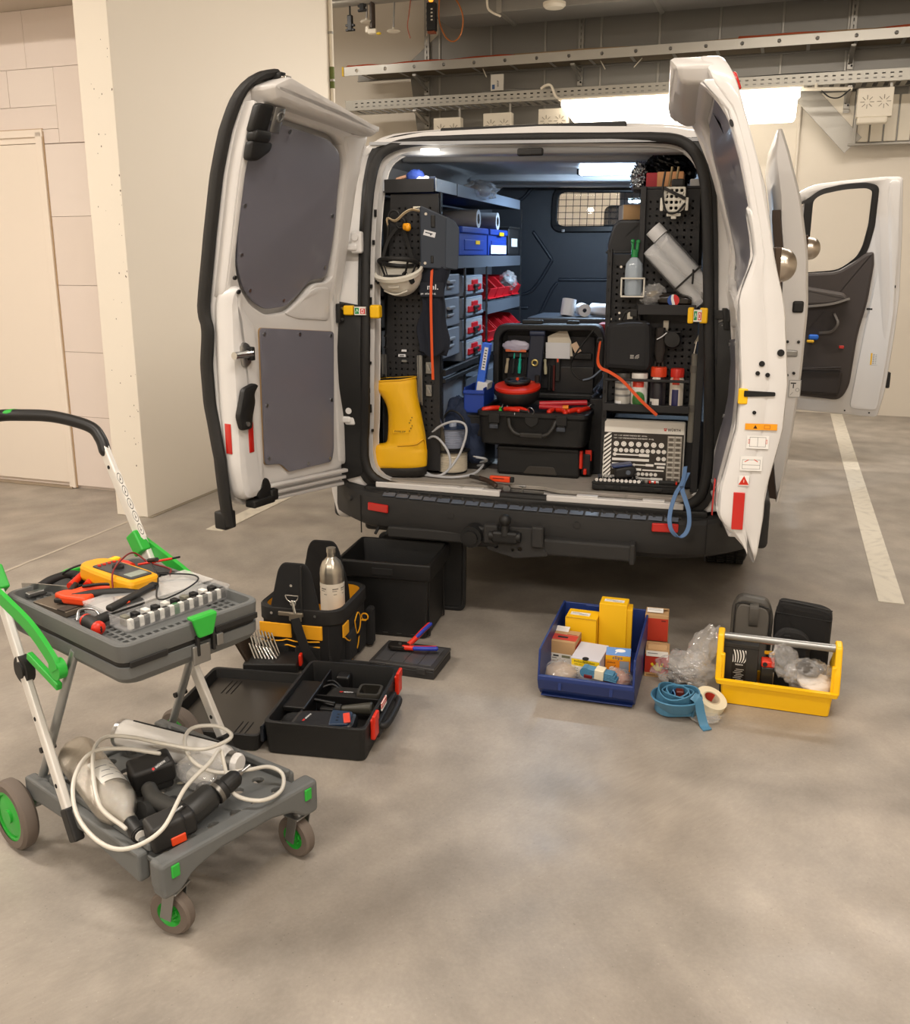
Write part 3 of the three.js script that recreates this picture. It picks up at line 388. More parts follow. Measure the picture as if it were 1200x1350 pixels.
{ // moulded plastic bumper wrapping round the corners
  const xs = []; for (let i = 0; i <= 48; i++) xs.push(-0.98 + i / 48 * 1.96);
  const back = x => { const a = Math.abs(x); return a < 0.62 ? 0.125 - 0.03 * (a / .62) ** 2 : 0.095 - 1.9 * (a - 0.62) ** 2 - (a > .9 ? 1.5 * (a - .9) : 0); };
  const roll = x => -0.018 * x;
  const rings = xs.map(x => { const b = back(x), a = Math.abs(x), up = a > .72 ? (a - .72) * 0.16 : 0, dn = a > .6 ? (a - .6) * 0.10 : 0; const f = a > .9 ? (a - .9) * .6 : 0; return [[x, .50 + up, b - .16], [x, .527 + up, b - .135], [x, .530 + up, b - .05], [x, .526 + up, b - .022], [x, .512 + up, b - .006], [x, .495 + up, b - .004 - f], [x, .43, b + .002], [x, .385 + dn * .4, b - .012], [x, .355 + dn, b - .05], [x, .35 + dn, b - .16]].map(([X, y, z]) => [X, y + roll(x), z]); });
  const bm = mesh('bumper', loft(rings, true, true, 0.5), M.clad, van, 'dark grey textured plastic bumper');
  const ribs = []; for (let i = 0; i < 26; i++) { const x = -0.62 + i * 0.0496; ribs.push(B(0.012, 0.006, 0.055, x, .531 + roll(x), back(x) - 0.055, 0.002, 0, 0.35, 0)); } mesh('step_rib', ribs, M.clad, bm);
  mesh('step_pad', [...Array(20)].map((_, i) => { const x = -0.60 + i * 0.063; return B(0.055, 0.004, 0.03, x, .5275 + roll(x), back(x) - 0.022, 0.0015, 0.28, 0.0, 0); }), mat('#565e6b', 0.36), bm, 'worn shiny step edge');
  for (const [x, r] of [[-0.645, 0.42], [0.575, -0.30]]) mesh('reflector', B(0.105, 0.036, 0.012, x, 0.482 + (x > 0 ? 0.006 : 0), back(x) + 0.003, 0.005, -0.04, x > 0 ? 0.22 : -0.26, -0.02), M.red, bm);
  for (const [x, y] of [[-.31, .478], [.225, .478], [-.80, .50], [.80, .50]]) mesh('parking_sensor', cyl(0.013, 0.013, 0.01, x, y, back(x) + 0.0, PI / 2, 0, Math.abs(x) > .7 ? -Math.sign(x) * .7 : 0, 16), M.clad, bm);
  for (const k of [-1, 1]) mesh('bumper_end', B(.06, .22, .56, k * .955, .445, -.48, .025), M.clad, bm);
  mesh('corner_joint', [Q(.004, .17, .004, -.735, .44, back(-.735) + .001), Q(.004, .17, .004, .735, .44, back(.735) + .001)], M.dark, bm);
  mesh('air_slot', [0, 1, 2].map(i => B(.012, .05, .01, -.66 + i * .05, .375, back(-.6) - .03, .003, -.5, 0, -.35)), M.dark, bm);
}
{ // tow bar with ball and socket plate
  const tb = sub('tow_bar', van);
  mesh('ball', [sph(0.026, -.058, .497, .195), cyl(.014, .020, .05, -.058, .458, .195), B(.11, .05, .05, -.058, .425, .185, .012), cyl(.02, .02, .13, -.058, .427, .19, 0, 0, PI / 2, 14)], M.cladBlack, tb);
  mesh('mount_plate', [ext(roundPoly([[-.14, .46], [.10, .465], [.10, .38], [.12, .35], [-.02, .33], [-.14, .36]], .012), .016, .003, [circ(.008, -.10, .375), circ(.009, .0, .37), circ(.006, -.03, .365)], 0, 0, .165), B(.06, .08, .05, -.12, .43, .17, .01), B(.05, .09, .04, .075, .43, .17, .01)], M.clad, tb);
  mesh('socket', [cyl(.045, .045, .07, -.20, .415, .17, PI / 2, .5, 0, 18), B(.12, .09, .03, -.15, .41, .16, .02), cyl(.03, .03, .08, -.20, .415, .18, PI / 2, .5, 0, 16)], M.cladBlack, tb);
  mesh('cross_tube', [B(.40, .07, .07, .26, .385, .13, .012), B(.02, .085, .085, .455, .385, .13, .006), B(.5, .05, .06, -.35, .38, .08, .01)], M.clad, tb);
}
// bulkhead with caged window
{
  const win = roundPoly([[-.37, 1.705], [.26, 1.705], [.27, 1.95], [-.36, 1.965]], .07, 6);
  mesh('bulkhead', ext(roundPoly([[-.79, .56], [.79, .56], [.79, 1.85], [.70, 2.0], [-.72, 2.02], [-.79, 1.88]], .04), 0.03, 0.004, [win], 0, 0, -2.56), M.liner, van, 'black pressed steel partition');
  mesh('window_frame', ext(roundPoly([[-.385, 1.69], [.275, 1.69], [.285, 1.965], [-.375, 1.98]], .08, 6), 0.03, 0.006, [roundPoly([[-.345, 1.73], [.235, 1.73], [.245, 1.93], [-.335, 1.942]], .05, 6)], 0, 0, -2.535), mat('#0d0e10', 0.35), van);
  mesh('window_pane', ext(roundPoly([[-.36, 1.71], [.255, 1.71], [.265, 1.945], [-.35, 1.96]], .06), .004, 0, [], 0, 0, -2.56), M.glass, van);
  const bars = []; for (let i = 0; i < 13; i++) bars.push(rod([-.335 + i * .047, 1.72, -2.52], [-.33 + i * .047, 1.95, -2.52], .0022, 6)); for (let i = 0; i < 6; i++) bars.push(rod([-.36, 1.735 + i * .04, -2.517], [.25, 1.733 + i * .04, -2.517], .0022, 6));
  mesh('window_grille', bars, mat('#2c2e33', 0.4, .6), van); mesh('grille_clip', [B(.025, .03, .02, -.29, 1.985, -2.52, .004), B(.03, .04, .02, .135, 1.985, -2.52, .004), B(.02, .02, .01, -.30, 1.70, -2.52, .003)], M.steel, van);
  const rib = (pts) => mesh('bulkhead_rib', tube(pts.map(([x, y, z]) => [x, y, -2.547]), .013, 40), M.liner, van);
  rib([[-.75, 1.90, -2.55], [-.6, 1.90, -2.55], [-.52, 1.97, -2.55]]); rib([[-.75, 1.28, -2.55], [-.62, 1.28, -2.55], [-.50, 1.32, -2.55], [-.38, 1.50, -2.55], [-.385, 1.53, -2.55], [-.50, 1.69, -2.55]]); rib([[-.32, 1.385, -2.55], [0.2, 1.385, -2.55], [.6, 1.385, -2.55]]); rib([[-.7, 1.2, -2.55], [-.54, 1.20, -2.55]]); rib([[-.5, 1.05, -2.55], [-.38, 1.3, -2.55], [-.34, 1.36, -2.55]]); rib([[-.7, 2.02, -2.54], [0, 2.02, -2.54], [.7, 2.0, -2.54]]);
}
{ // light strip and dome lamp in the load bay
  const em = (k) => mat('#ffffff', 0.4, 0, { emissive: COOL.clone(), emissiveIntensity: k });
  const st = mesh('light_strip', B(0.33, 0.024, 0.06, 0.148, 1.962, -1.30, 0.008), em(60), van, 'glowing cool white light strip'); mesh('strip_end', B(.012, .03, .066, -.022, 1.965, -1.30, .003), M.cladBlack, st); mesh('strip_end', B(.012, .03, .066, .318, 1.965, -1.30, .003), M.cladBlack, st);
  const R = new THREE.RectAreaLight(COOL, LED_I, 0.32, 0.055); R.position.set(.148, 1.942, -1.30); R.lookAt(.12, .5, -1.6); scene.add(R);
  const dm = mesh('dome_lamp', lathe([[0, 0], [.03, .002], [.04, .012], [.04, .022], [0, .022]], -.47, 1.955, -.14), mat('#ffffff', 0.4, 0, { emissive: new THREE.Color().setRGB(1, .93, .82), emissiveIntensity: 2.4 }), van);
  const P = new THREE.PointLight(new THREE.Color().setRGB(1, .93, .82), 0.10); P.position.set(-.47, 1.935, -.14); P.castShadow = true; P.shadow.radius = 1.5; scene.add(P);
}
// ---------- rear doors (built shut, in hinge-to-edge / height / depth, then swung open) ----------
function doorMaker(side) {
  const s = side === 'L' ? 1 : -1; const d = sub('rear_door', van); d.name = side === 'L' ? 'rear_door' : 'rear_door_001';
  const O = side === 'L' ? [-.86, 0, -.04] : [.825, 0, -.05]; const u = side === 'L' ? [-.257, .966] : [.09, .996]; d.position.set(...O); d.rotation.y = -Math.atan2(u[1], u[0]);
  const tess = new TessellateModifier(0.07, 7); const W = (g, c = 0.6) => { const q = warp(tess.modify(clean(g)), v => { if (s < 0) v.z *= 1 - .5 * clamp((v.y - 1.42) / .12) * clamp((2.05 - v.y) / .08); v.z = s * (v.z + prof(v.y) - (s < 0 ? .036 * clamp((v.y - 1.35) / .5) * clamp(1 - v.x / .74) : 0)); }, c); if (s < 0) { const p = q.attributes.position, uv = q.attributes.uv; for (let i = 0; i < p.count; i += 3) { for (const A of [p, uv]) { const b = []; for (let k = 0; k < A.itemSize; k++) b.push(A.array[(i + 1) * A.itemSize + k]); for (let k = 0; k < A.itemSize; k++) { A.array[(i + 1) * A.itemSize + k] = A.array[(i + 2) * A.itemSize + k]; A.array[(i + 2) * A.itemSize + k] = b[k]; } } } q.deleteAttribute('normal'); return toCreasedNormals(q, c); } return q; };
  const profIn = y => y < 1.37 ? .035 : prof(y) + .013 * clamp((1.6 - y) / .23);
  const Wi = s > 0 ? (g, c = 0.6) => warp(tess.modify(clean(g)), v => { v.z += profIn(v.y); }, c) : W;
  const out = dense(roundPoly(side === 'L' ? [[.03, .545, .02], [.685, .60, .05], [.735, .66, .05], [.742, .9], [.735, 1.22, .04], [.735, 1.33, .05], [.742, 1.55], [.748, 1.85], [.745, 2.08, .06], [.68, 2.145, .05], [.36, 2.09], [.07, 2.04, .015], [.05, 1.96], [.035, 1.5], [.02, 1.0]] : [[.02, .53, .02], [.40, .52, .1], [.68, .535, .05], [.738, .585, .02], [.742, .9], [.742, 1.5], [.748, 1.85], [.745, 2.08, .06], [.68, 2.14, .05], [.36, 2.08], [.05, 2.03, .015], [.04, 1.9], [.03, 1.5], [.02, 1.0]], .04), .035);
  const inset = (k) => out.map(([x, y]) => [clamp(x, .03 + k, .742 - k * .6), clamp(y, .58 + k, 2.10 - k)]);
  const tip = g => s > 0 ? g : warp(tess.modify(clean(g)), v => { const k = clamp((v.y - .55) / .16); v.z = lerp(.008, v.z, k); });
  mesh('door_skin', W(tip(ext(out, s > 0 ? .05 : .07, .014, [], 0, 0, s > 0 ? -.005 : -.015))), M.paint, d);
  const up = [[.70, 2.012], [.50, 1.993], [.295, 1.977], [.21, 1.938], [.182, 1.885], [.150, 1.656], [.150, 1.475], [.176, 1.455], [.253, 1.452], [.321, 1.388], [.385, 1.352], [.508, 1.346], [.583, 1.383], [.645, 1.441], [.683, 1.51], [.70, 1.616], [.706, 1.80], [.706, 1.94]];
  const upR = dense(roundPoly(up, .03), .035);
  const cx = .46, cy = 1.69; const grow = (p, k) => p.map(([x, y]) => [Math.min(.712, x + k * (x - cx) / .28), y + k * (y - cy) / .34]);
  mesh('inner_frame', Wi(ext(dense(roundPoly([[.06, .63, .05], [.66, .66, .06], [.725, .76], [.73, 1.3], [.738, 1.9], [.725, 2.06, .05], [.40, 2.04, .05], [.12, 2.0, .06], [.075, 1.7], [.06, 1.2]], .04), .035), .04, .010, [grow(upR, .022)], 0, 0, -.065)), M.paintIn, d);
  const taper = g => warp(tess.modify(clean(g)), v => { const k = s > 0 ? 1 : clamp((v.y - .57) / .16) * (1 - .30 * clamp((v.y - 1.22) / .36)); v.z = lerp(-.02, v.z, k * k * (3 - 2 * k)); });
  mesh('edge_box', Wi(taper(ext(dense(roundPoly(s > 0 ? [[.60, .64, .06], [.725, .63, .05], [.744, .76], [.744, 1.24, .03], [.74, 1.42, .05], [.70, 1.45, .03], [.655, 1.34, .05], [.60, 1.28, .05], [.60, .74]] : [[.55, .66, .05], [.64, .60, .05], [.73, .575, .02], [.744, .70], [.744, 1.24, .03], [.742, 1.68, .05], [.715, 1.70, .02], [.69, 1.52, .1], [.64, 1.36, .1], [.60, 1.24, .05], [.60, .80]], .03), .03), .105, .03, [], 0, 0, -.075))), M.paint, d);
  mesh('top_rail', W(ext(dense(roundPoly([[.10, 2.0], [.70, 2.05], [.73, 2.10], [.66, 2.135], [.36, 2.085], [.07, 2.035]], .015), .035), .13, .02, [], 0, 0, -.075)), M.paintIn, d);
  mesh('hinge_rail', Wi(ext(dense(roundPoly([[.04, .64], [.105, .66], [.12, 1.2], [.135, 1.6], [.165, 1.9], [.24, 2.0], [.07, 2.02], [.055, 1.6], [.04, 1.2]], .03), .035), .075, .018, [], 0, 0, -.052)), M.paintIn, d);
  mesh('edge_rail', Wi(ext(dense(roundPoly([[.705, 1.40], [.738, 1.40], [.746, 1.9], [.738, 2.06], [.708, 2.03], [.714, 1.8]], .008), .035), .06, .012, [], 0, 0, -.05)), M.paint, d);
  mesh('bottom_step', [.575, .605, .635].map((y, i) => W(ext(dense(roundPoly([[.08, y - .012], [.58, y + .022], [.58, y + .036], [.08, y + .004]], .004), .05), .03, .006, [], 0, 0, -.055 - i * .012))), M.paintIn, d);
  mesh('belt_swage', [Wi(ext(dense(roundPoly([[.13, 1.28], [.34, 1.30], [.42, 1.325], [.36, 1.35], [.24, 1.42], [.13, 1.42]], .03), .03), .02, .008, [], 0, 0, -.082))], M.paintIn, d);
  // plywood linings with grey film, screwed on
  mesh('lining_panel', Wi(ext(upR, .008, .001, [], 0, 0, -.068)), M.board, d, 'grey film-faced lining of the window');
  const lo = dense(roundPoly(s > 0 ? [[.566, 1.280], [.116, 1.235], [.142, .735], [.158, .682, .02], [.435, .692, .01], [.484, .735, .02], [.575, .747, .02]] : [[.566, 1.280], [.116, 1.235], [.17, .735], [.192, .682, .02], [.468, .692, .01], [.52, .735, .02], [.59, .747, .02]], .018), .035);
  mesh('lining_panel', Wi(ext(lo, .009, .0015, [], 0, 0, -.094)), M.board, d, 'grey lower lining board');
  mesh('panel_edge', Wi(ext(lo.map(([x, y]) => [lerp(x, .37, -.006), lerp(y, .99, -.004)]), .006, .0005, [], 0, 0, -.0885)), M.ply, d);
  const sc = [[.69, 1.90], [.685, 1.72], [.67, 1.55], [.60, 1.42], [.18, 1.70], [.175, 1.50], [.40, 1.375], [.52, 1.98]]; for (const [x, y] of sc) mesh('screw', Wi(cyl(.006, .007, .006, x, y, -.073, PI / 2, 0, 0, 10)), M.screw, d);
  for (const [x, y] of [[.548, 1.255], [.34, 1.24], [.14, 1.22], [.552, .98], [.15, .95], [.555, .77], [.32, .705], [.175, .70]]) mesh('screw', Wi(cyl(.006, .007, .006, x, y, -.100, PI / 2, 0, 0, 10)), M.screw, d);
  // yellow release catch of the door check
  mesh('check_bracket', Wi([B(.055, .08, .02, .07, 1.31, -.105, .004), B(.02, .075, .05, .045, 1.31, -.11, .004), cyl(.016, .016, .08, .03, 1.31, -.10, 0, 0, 0, 12)].map(clean).reduce((a, b) => mergeGeometries([a, b])), .4), M.cladBlack, d);
  mesh('bracket_bolt', Wi(mergeGeometries([cyl(.006, .006, .006, .08, 1.33, -.118, PI / 2, 0, 0, 10), cyl(.006, .006, .006, .08, 1.285, -.118, PI / 2, 0, 0, 10)].map(clean))), M.screw, d);
  return { d, W, Wi, s };
}
{ const { d, W, Wi } = doorMaker('L');
  // overlapping rubber seal along the free edge
  const pts = [[.745, .535, .03], [.752, .62, .035], [.755, .80, .045], [.748, .95, .05], [.748, 1.15, .05], [.75, 1.28, .045], [.752, 1.36, .065], [.755, 1.60, .062], [.758, 1.85, .06], [.755, 1.99, .055], [.745, 2.08, .045], [.715, 2.13, .02], [.66, 2.148, 0.0]];
  const c = curve(pts.map(p => [p[0], p[1], p[2] - .03])); const rings = []; for (let i = 0; i <= 70; i++) { const p = c.getPointAt(i / 70), t = c.getTangentAt(i / 70); const nx = t.y, ny = -t.x; const R = []; for (let k = 0; k < 10; k++) { const a = k / 10 * 2 * PI; R.push([p.x + nx * Math.cos(a) * .017, p.y + ny * Math.cos(a) * .017, p.z - .02 + Math.sin(a) * .03]); } rings.push(R); }
  mesh('edge_seal', W(loft(rings, true, true, 1.2)), M.rubber, d, 'thick black rubber strip on door edge');
  mesh('seal_foot', W(B(.06, .07, .06, .735, .555, .01, .008)), M.cladBlack, d); mesh('seal_end', W(B(.03, .04, .05, .66, 2.13, -.07, .006)), M.cladBlack, d);
  mesh('seal_clip', W(B(.03, .025, .04, .655, 2.125, -.10, .004)), M.chrome, d);
  mesh('latch_plate', Wi(ext(roundPoly([[.665, 1.16], [.69, 1.145], [.71, 1.15], [.715, 1.225], [.695, 1.24], [.668, 1.225]], .012), .018, .004, [], 0, 0, -.130)), M.steel, d); mesh('latch_bolt', Wi(cyl(.014, .014, .09, .725, 1.195, -.152, 0, 0, PI / 2, 16)), M.chrome, d); mesh('latch_block', Wi(B(.02, .05, .03, .678, 1.195, -.146, .004)), M.cladBlack, d);
  mesh('inner_handle', Wi(ext(roundPoly([[.765, .945], [.71, .945], [.705, .99], [.685, 1.045], [.69, 1.075], [.662, 1.105], [.69, 1.115], [.745, 1.10], [.758, 1.06], [.78, 1.0]], .014), .028, .01, [], -.018, -.03, -.140)), M.cladBlack, d, 'black lever'); mesh('handle_screw', Wi(cyl(.009, .009, .008, .722, .938, -.156, PI / 2, 0, 0, 12)), M.screw, d);
  mesh('reflector', Wi(B(.004, .115, .030, .7455, .878, -.076, .002)), M.red, d); mesh('reflector', Wi(B(.026, .115, .004, .680, .878, -.129, .003)), M.red, d);
  mesh('upper_catch', Wi(mergeGeometries([B(.075, .09, .04, .715, 2.0, -.10, .012), B(.085, .04, .05, .705, 1.945, -.105, .015), ext(roundPoly([[.745, 1.93], [.64, 1.93], [.645, 1.90], [.70, 1.865], [.742, 1.868]], .015), .04, .01, [], 0, 0, -.10)].map(clean))), M.cladBlack, d); mesh('catch_eye', Wi(mergeGeometries([B(.05, .08, .006, .65, 2.0, -.12, .003), tor(.014, .004, .645, 2.01, -.125)].map(clean))), M.zinc, d);
  mesh('lower_catch', Wi(mergeGeometries([ext(roundPoly([[.70, .635], [.64, .635], [.63, .68], [.645, .715], [.69, .715], [.712, .66]], .012), .035, .008, [], -.053, -.012, -.11), B(.12, .03, .05, .627, .615, -.11, .006), B(.04, .045, .05, .567, .63, -.11, .006)].map(clean))), M.cladBlack, d);
  mesh('drain_plug', W(mergeGeometries([cyl(.008, .008, .008, .725, 1.47, -.10, PI / 2, 0, 0, 10), cyl(.008, .008, .008, .72, 1.42, -.12, PI / 2, 0, 0, 10), cyl(.007, .007, .008, .12, .60, -.07, PI / 2, 0, 0, 10)].map(clean))), M.cladBlack, d);
}
{ const { d, W, Wi } = doorMaker('R');
  // closing face of the right door: holes, striker slot, stickers, reflector
  const face = (g) => { const q = clean(g); return place(q, .7335, 0, 0, 0, 0, 0); };
  // local: n axis is -z here; a disc facing +x
  const disc = (r, y, n, x = .0) => { const g = cyl(r, r, .006, 0, 0, 0, 0, 0, PI / 2, 12); g.translate(.745 + x, y, -(prof(y) + n)); return g; };
  mesh('bolt_hole', [disc(.009, 1.215, -.058), disc(.007, 1.185, -.072), disc(.007, 1.18, -.042), disc(.011, 1.25, .0), disc(.006, 1.06, -.075)], M.dark, d);
  const yS = 1.12; mesh('striker_slot', [(() => { const g = ext(roundPoly([[-.05, -.010], [-.05, .010], [.045, .006], [.045, -.006]], .004), .008, .001); g.rotateY(PI / 2); g.translate(.745, yS, -(prof(yS) - .062)); return g; })()], M.dark, d);
  mesh('buffer', [B(.02, .05, .03, .735, 1.11, .068, .005)], M.yellow, d, 'yellow bump stop');
  const stick = (name, y, n, w, h, draw) => { const g = new THREE.BoxGeometry(w, h, .001); g.rotateY(PI / 2); g.translate(.7475, y, -(prof(y) + n)); const m = printed(Math.round(w * 2600), Math.round(h * 2600), draw); return mesh(name, g, m, d); };
  const tri = (g, x, y, r, c) => { g.fillStyle = c; g.beginPath(); g.moveTo(x, y - r); g.lineTo(x + r * .95, y + r * .75); g.lineTo(x - r * .95, y + r * .75); g.closePath(); g.fill(); };
  stick('warning_sticker', 1.015, -.05, .098, .020, (g, w, h) => { g.fillStyle = '#f0a012'; g.fillRect(0, 0, w, h); tri(g, w * .32, h * .55, h * .34, '#3a1d10'); g.strokeStyle = '#a33a1c'; g.lineWidth = 3; g.strokeRect(w * .6, h * .25, w * .18, h * .5); });
  stick('door_sticker', .965, -.05, .068, .042, (g, w, h) => { g.fillStyle = '#ecebe8'; g.fillRect(0, 0, w, h); g.strokeStyle = '#777'; g.lineWidth = 3; g.strokeRect(w * .14, h * .12, w * .72, h * .72); g.beginPath(); g.moveTo(w / 2, h * .12); g.lineTo(w / 2, h * .84); g.stroke(); g.strokeStyle = '#c43c2a'; g.strokeRect(w * .08, h * .3, w * .05, h * .3); g.strokeRect(w * .87, h * .3, w * .05, h * .3); });
  stick('door_sticker', .895, -.052, .068, .048, (g, w, h) => { g.fillStyle = '#ecebe8'; g.fillRect(0, 0, w, h); g.strokeStyle = '#777'; g.lineWidth = 3; g.strokeRect(w * .1, h * .25, w * .8, h * .62); g.beginPath(); g.moveTo(w * .1, h * .6); g.lineTo(w * .9, h * .6); g.stroke(); g.strokeStyle = '#d03a20'; g.lineWidth = 6; g.beginPath(); g.moveTo(w * .2, h * .4); g.lineTo(w * .38, h * .25); g.moveTo(w * .62, h * .22); g.lineTo(w * .8, h * .38); g.stroke(); });
  stick('triangle_sticker', .838, -.06, .032, .034, (g, w, h) => { g.fillStyle = '#ecebe8'; g.fillRect(0, 0, w, h); tri(g, w / 2, h * .55, h * .5, '#c8290f'); g.fillStyle = '#f3d9d0'; g.fillRect(w * .47, h * .42, w * .06, h * .28); });
  mesh('reflector', (() => { const g = B(.006, .125, .036, .746, .735, -(prof(.735) - .063), .002); return g; })(), M.red, d);
  mesh('reflector', Wi(B(.03, .125, .004, .626, .75, -.134, .003)), M.red, d);
  mesh('drain_plug', W(mergeGeometries([cyl(.011, .011, .01, .742, 1.93, -.08, 0, 0, PI / 2, 12)].map(clean))), M.cladBlack, d);
  // round polished lock on the outer skin and red marker lamp
  const lk = mesh('security_lock', (() => { const g = sph(.052, 0, 0, 0, 1, 1, .82, 22); const b = cyl(.055, .055, .03, 0, 0, .0, PI / 2, 0, 0, 22); return [place(g, .60, 1.515, -(prof(1.515) + .05)), place(b, .60, 1.515, -(prof(1.515) + .03))]; })(), mat('#c2b8ab', .3, 1), d, 'polished dome lock');
  mesh('lock_plate', place(B(.15, .11, .02, 0, 0, 0, .004), .62, 1.515, -(prof(1.515) + .02)), mat('#4a3c30', .5, .5), d);
  mesh('marker_lamp', W(B(.10, .05, .02, .66, 2.055, .024, .006)), M.red, d);
}
// door checks reaching across from the frame to each rear door: black strap with yellow thumb latch
{
  const st = printed(96, 48, (g, w, h) => { g.fillStyle = '#e9e6df'; g.fillRect(0, 0, w, h); g.fillStyle = '#168a4a'; g.fillRect(4, 6, 36, 36); g.fillStyle = '#d1332c'; g.fillRect(52, 10, 40, 32); g.strokeStyle = '#fff'; g.lineWidth = 4; g.beginPath(); g.moveTo(12, 34); g.lineTo(24, 14); g.lineTo(34, 30); g.stroke(); g.strokeRect(62, 16, 16, 20); });
  for (const s of [-1, 1]) {
    const c = sub('door_check', van, s < 0 ? [-.70, 1.318, .045] : [.655, 1.322, .045]); if (s > 0) c.name = 'door_check_001';
    mesh('strap', [B(.17, .034, .012, s * .09, .003, -.004, .003, 0, s < 0 ? .12 : -.3, 0), B(.03, .045, .03, s * .12, 0, -.005, .006)], M.cladBlack, c);
    for (const g of s < 0 ? [B(.045, .056, .042, .045, 0, 0, .01), B(.045, .040, .03, -.075, .004, 0, .007)] : [B(.022, .060, .042, -.028, 0, 0, .006), B(.03, .058, .036, .02, 0, 0, .006)]) mesh('latch', g, M.yellow, c);
    if (s < 0) plate(.05, .034, st, c, [-.02, .003, .012], [0, 0, 0], 'sticker', .012); else plate(.03, .045, st, c, [-.002, 0, .016], [0, 0, 0], 'sticker', .008);
  }
}
// ---------- sliding side door, run back along the flank ----------
{
  const d = sub('sliding_door', van);
  const yb = .34, yt = 2.11; const ow = y => interp([.34, .45, .7, 1.0, 1.3, 1.55, 1.8, 2.02, 2.11], [1.068, 1.085, 1.11, 1.128, 1.132, 1.112, 1.062, .99, .955], y);
  const th = y => interp([.34, .45, .6, .8, 1.3, 1.7, 2.0, 2.11], [.012, .05, .085, .12, .13, .11, .07, .02], y);
  const rings = []; for (let i = 0; i <= 36; i++) { const y = lerp(yb, yt, i / 36), o = ow(y), t = th(y); const z0 = -1.02, z1 = -2.18; rings.push([[o - .012, y, z0 + .012], [o, y, z0 - .01], [o, y, z1], [o - t, y, z1], [o - t, y, z0 - .02], [o - t + .01, y, z0 + .004]]); }
  mesh('door_skin', loft(rings, true, true, .5), M.paint, d);
  const sr = []; for (let i = 0; i <= 30; i++) { const y = lerp(.36, 1.75, i / 30); const o = ow(y) - th(y) - .0; sr.push([[o + .005, y, -1.0], [o - .03, y, -1.02], [o - .03, y, -1.1], [o + .005, y, -1.1]]); } mesh('door_seal', loft(sr, true, true, .5), mat('#4c4038', .6), d, 'dark brown edge trim');
  mesh('edge_buffer', B(.05, .055, .02, 1.085, 1.305, -1.005, .01), M.cladBlack, d); mesh('edge_fittings', [cyl(.007, .007, .01, 1.05, 1.14, -1.003, PI / 2, 0, 0, 10), cyl(.007, .007, .01, 1.10, 1.14, -1.003, PI / 2, 0, 0, 10), cyl(.007, .007, .01, 1.06, .98, -1.003, PI / 2, 0, 0, 10), cyl(.007, .007, .01, 1.09, .99, -1.003, PI / 2, 0, 0, 10)], M.cladBlack, d);
  mesh('edge_latch', [B(.06, .03, .012, 1.07, 1.085, -1.004, .006)], M.zinc, d);
  plate(.055, .085, printed(110, 170, (g, w, h) => { g.fillStyle = '#dcdad6'; g.fillRect(0, 0, w, h); g.strokeStyle = '#555'; g.lineWidth = 3; g.strokeRect(4, 4, w - 8, h - 8); g.fillStyle = '#222'; g.fillRect(14, 26, 50, 12); g.fillRect(36, 40, 10, 40); g.beginPath(); g.arc(80, 96, 16, 0, 7); g.stroke(); g.beginPath(); g.moveTo(16, 150); g.lineTo(40, 120); g.stroke(); }), d, [1.10, .915, -1.005], [0, 0, 0], 'sticker');
  mesh('security_lock', [place(sph(.052, 0, 0, 0, 1, 1, .82, 22), 1.13, 1.575, -1.12, 0, PI / 2, 0), cyl(.054, .054, .03, 1.112, 1.575, -1.12, 0, 0, PI / 2, 22)], mat('#c2b8ab', .3, 1), d, 'polished dome lock'); mesh('lock_plate', B(.02, .12, .14, 1.10, 1.575, -1.12, .004), mat('#4a3c30', .5, .5), d);
}
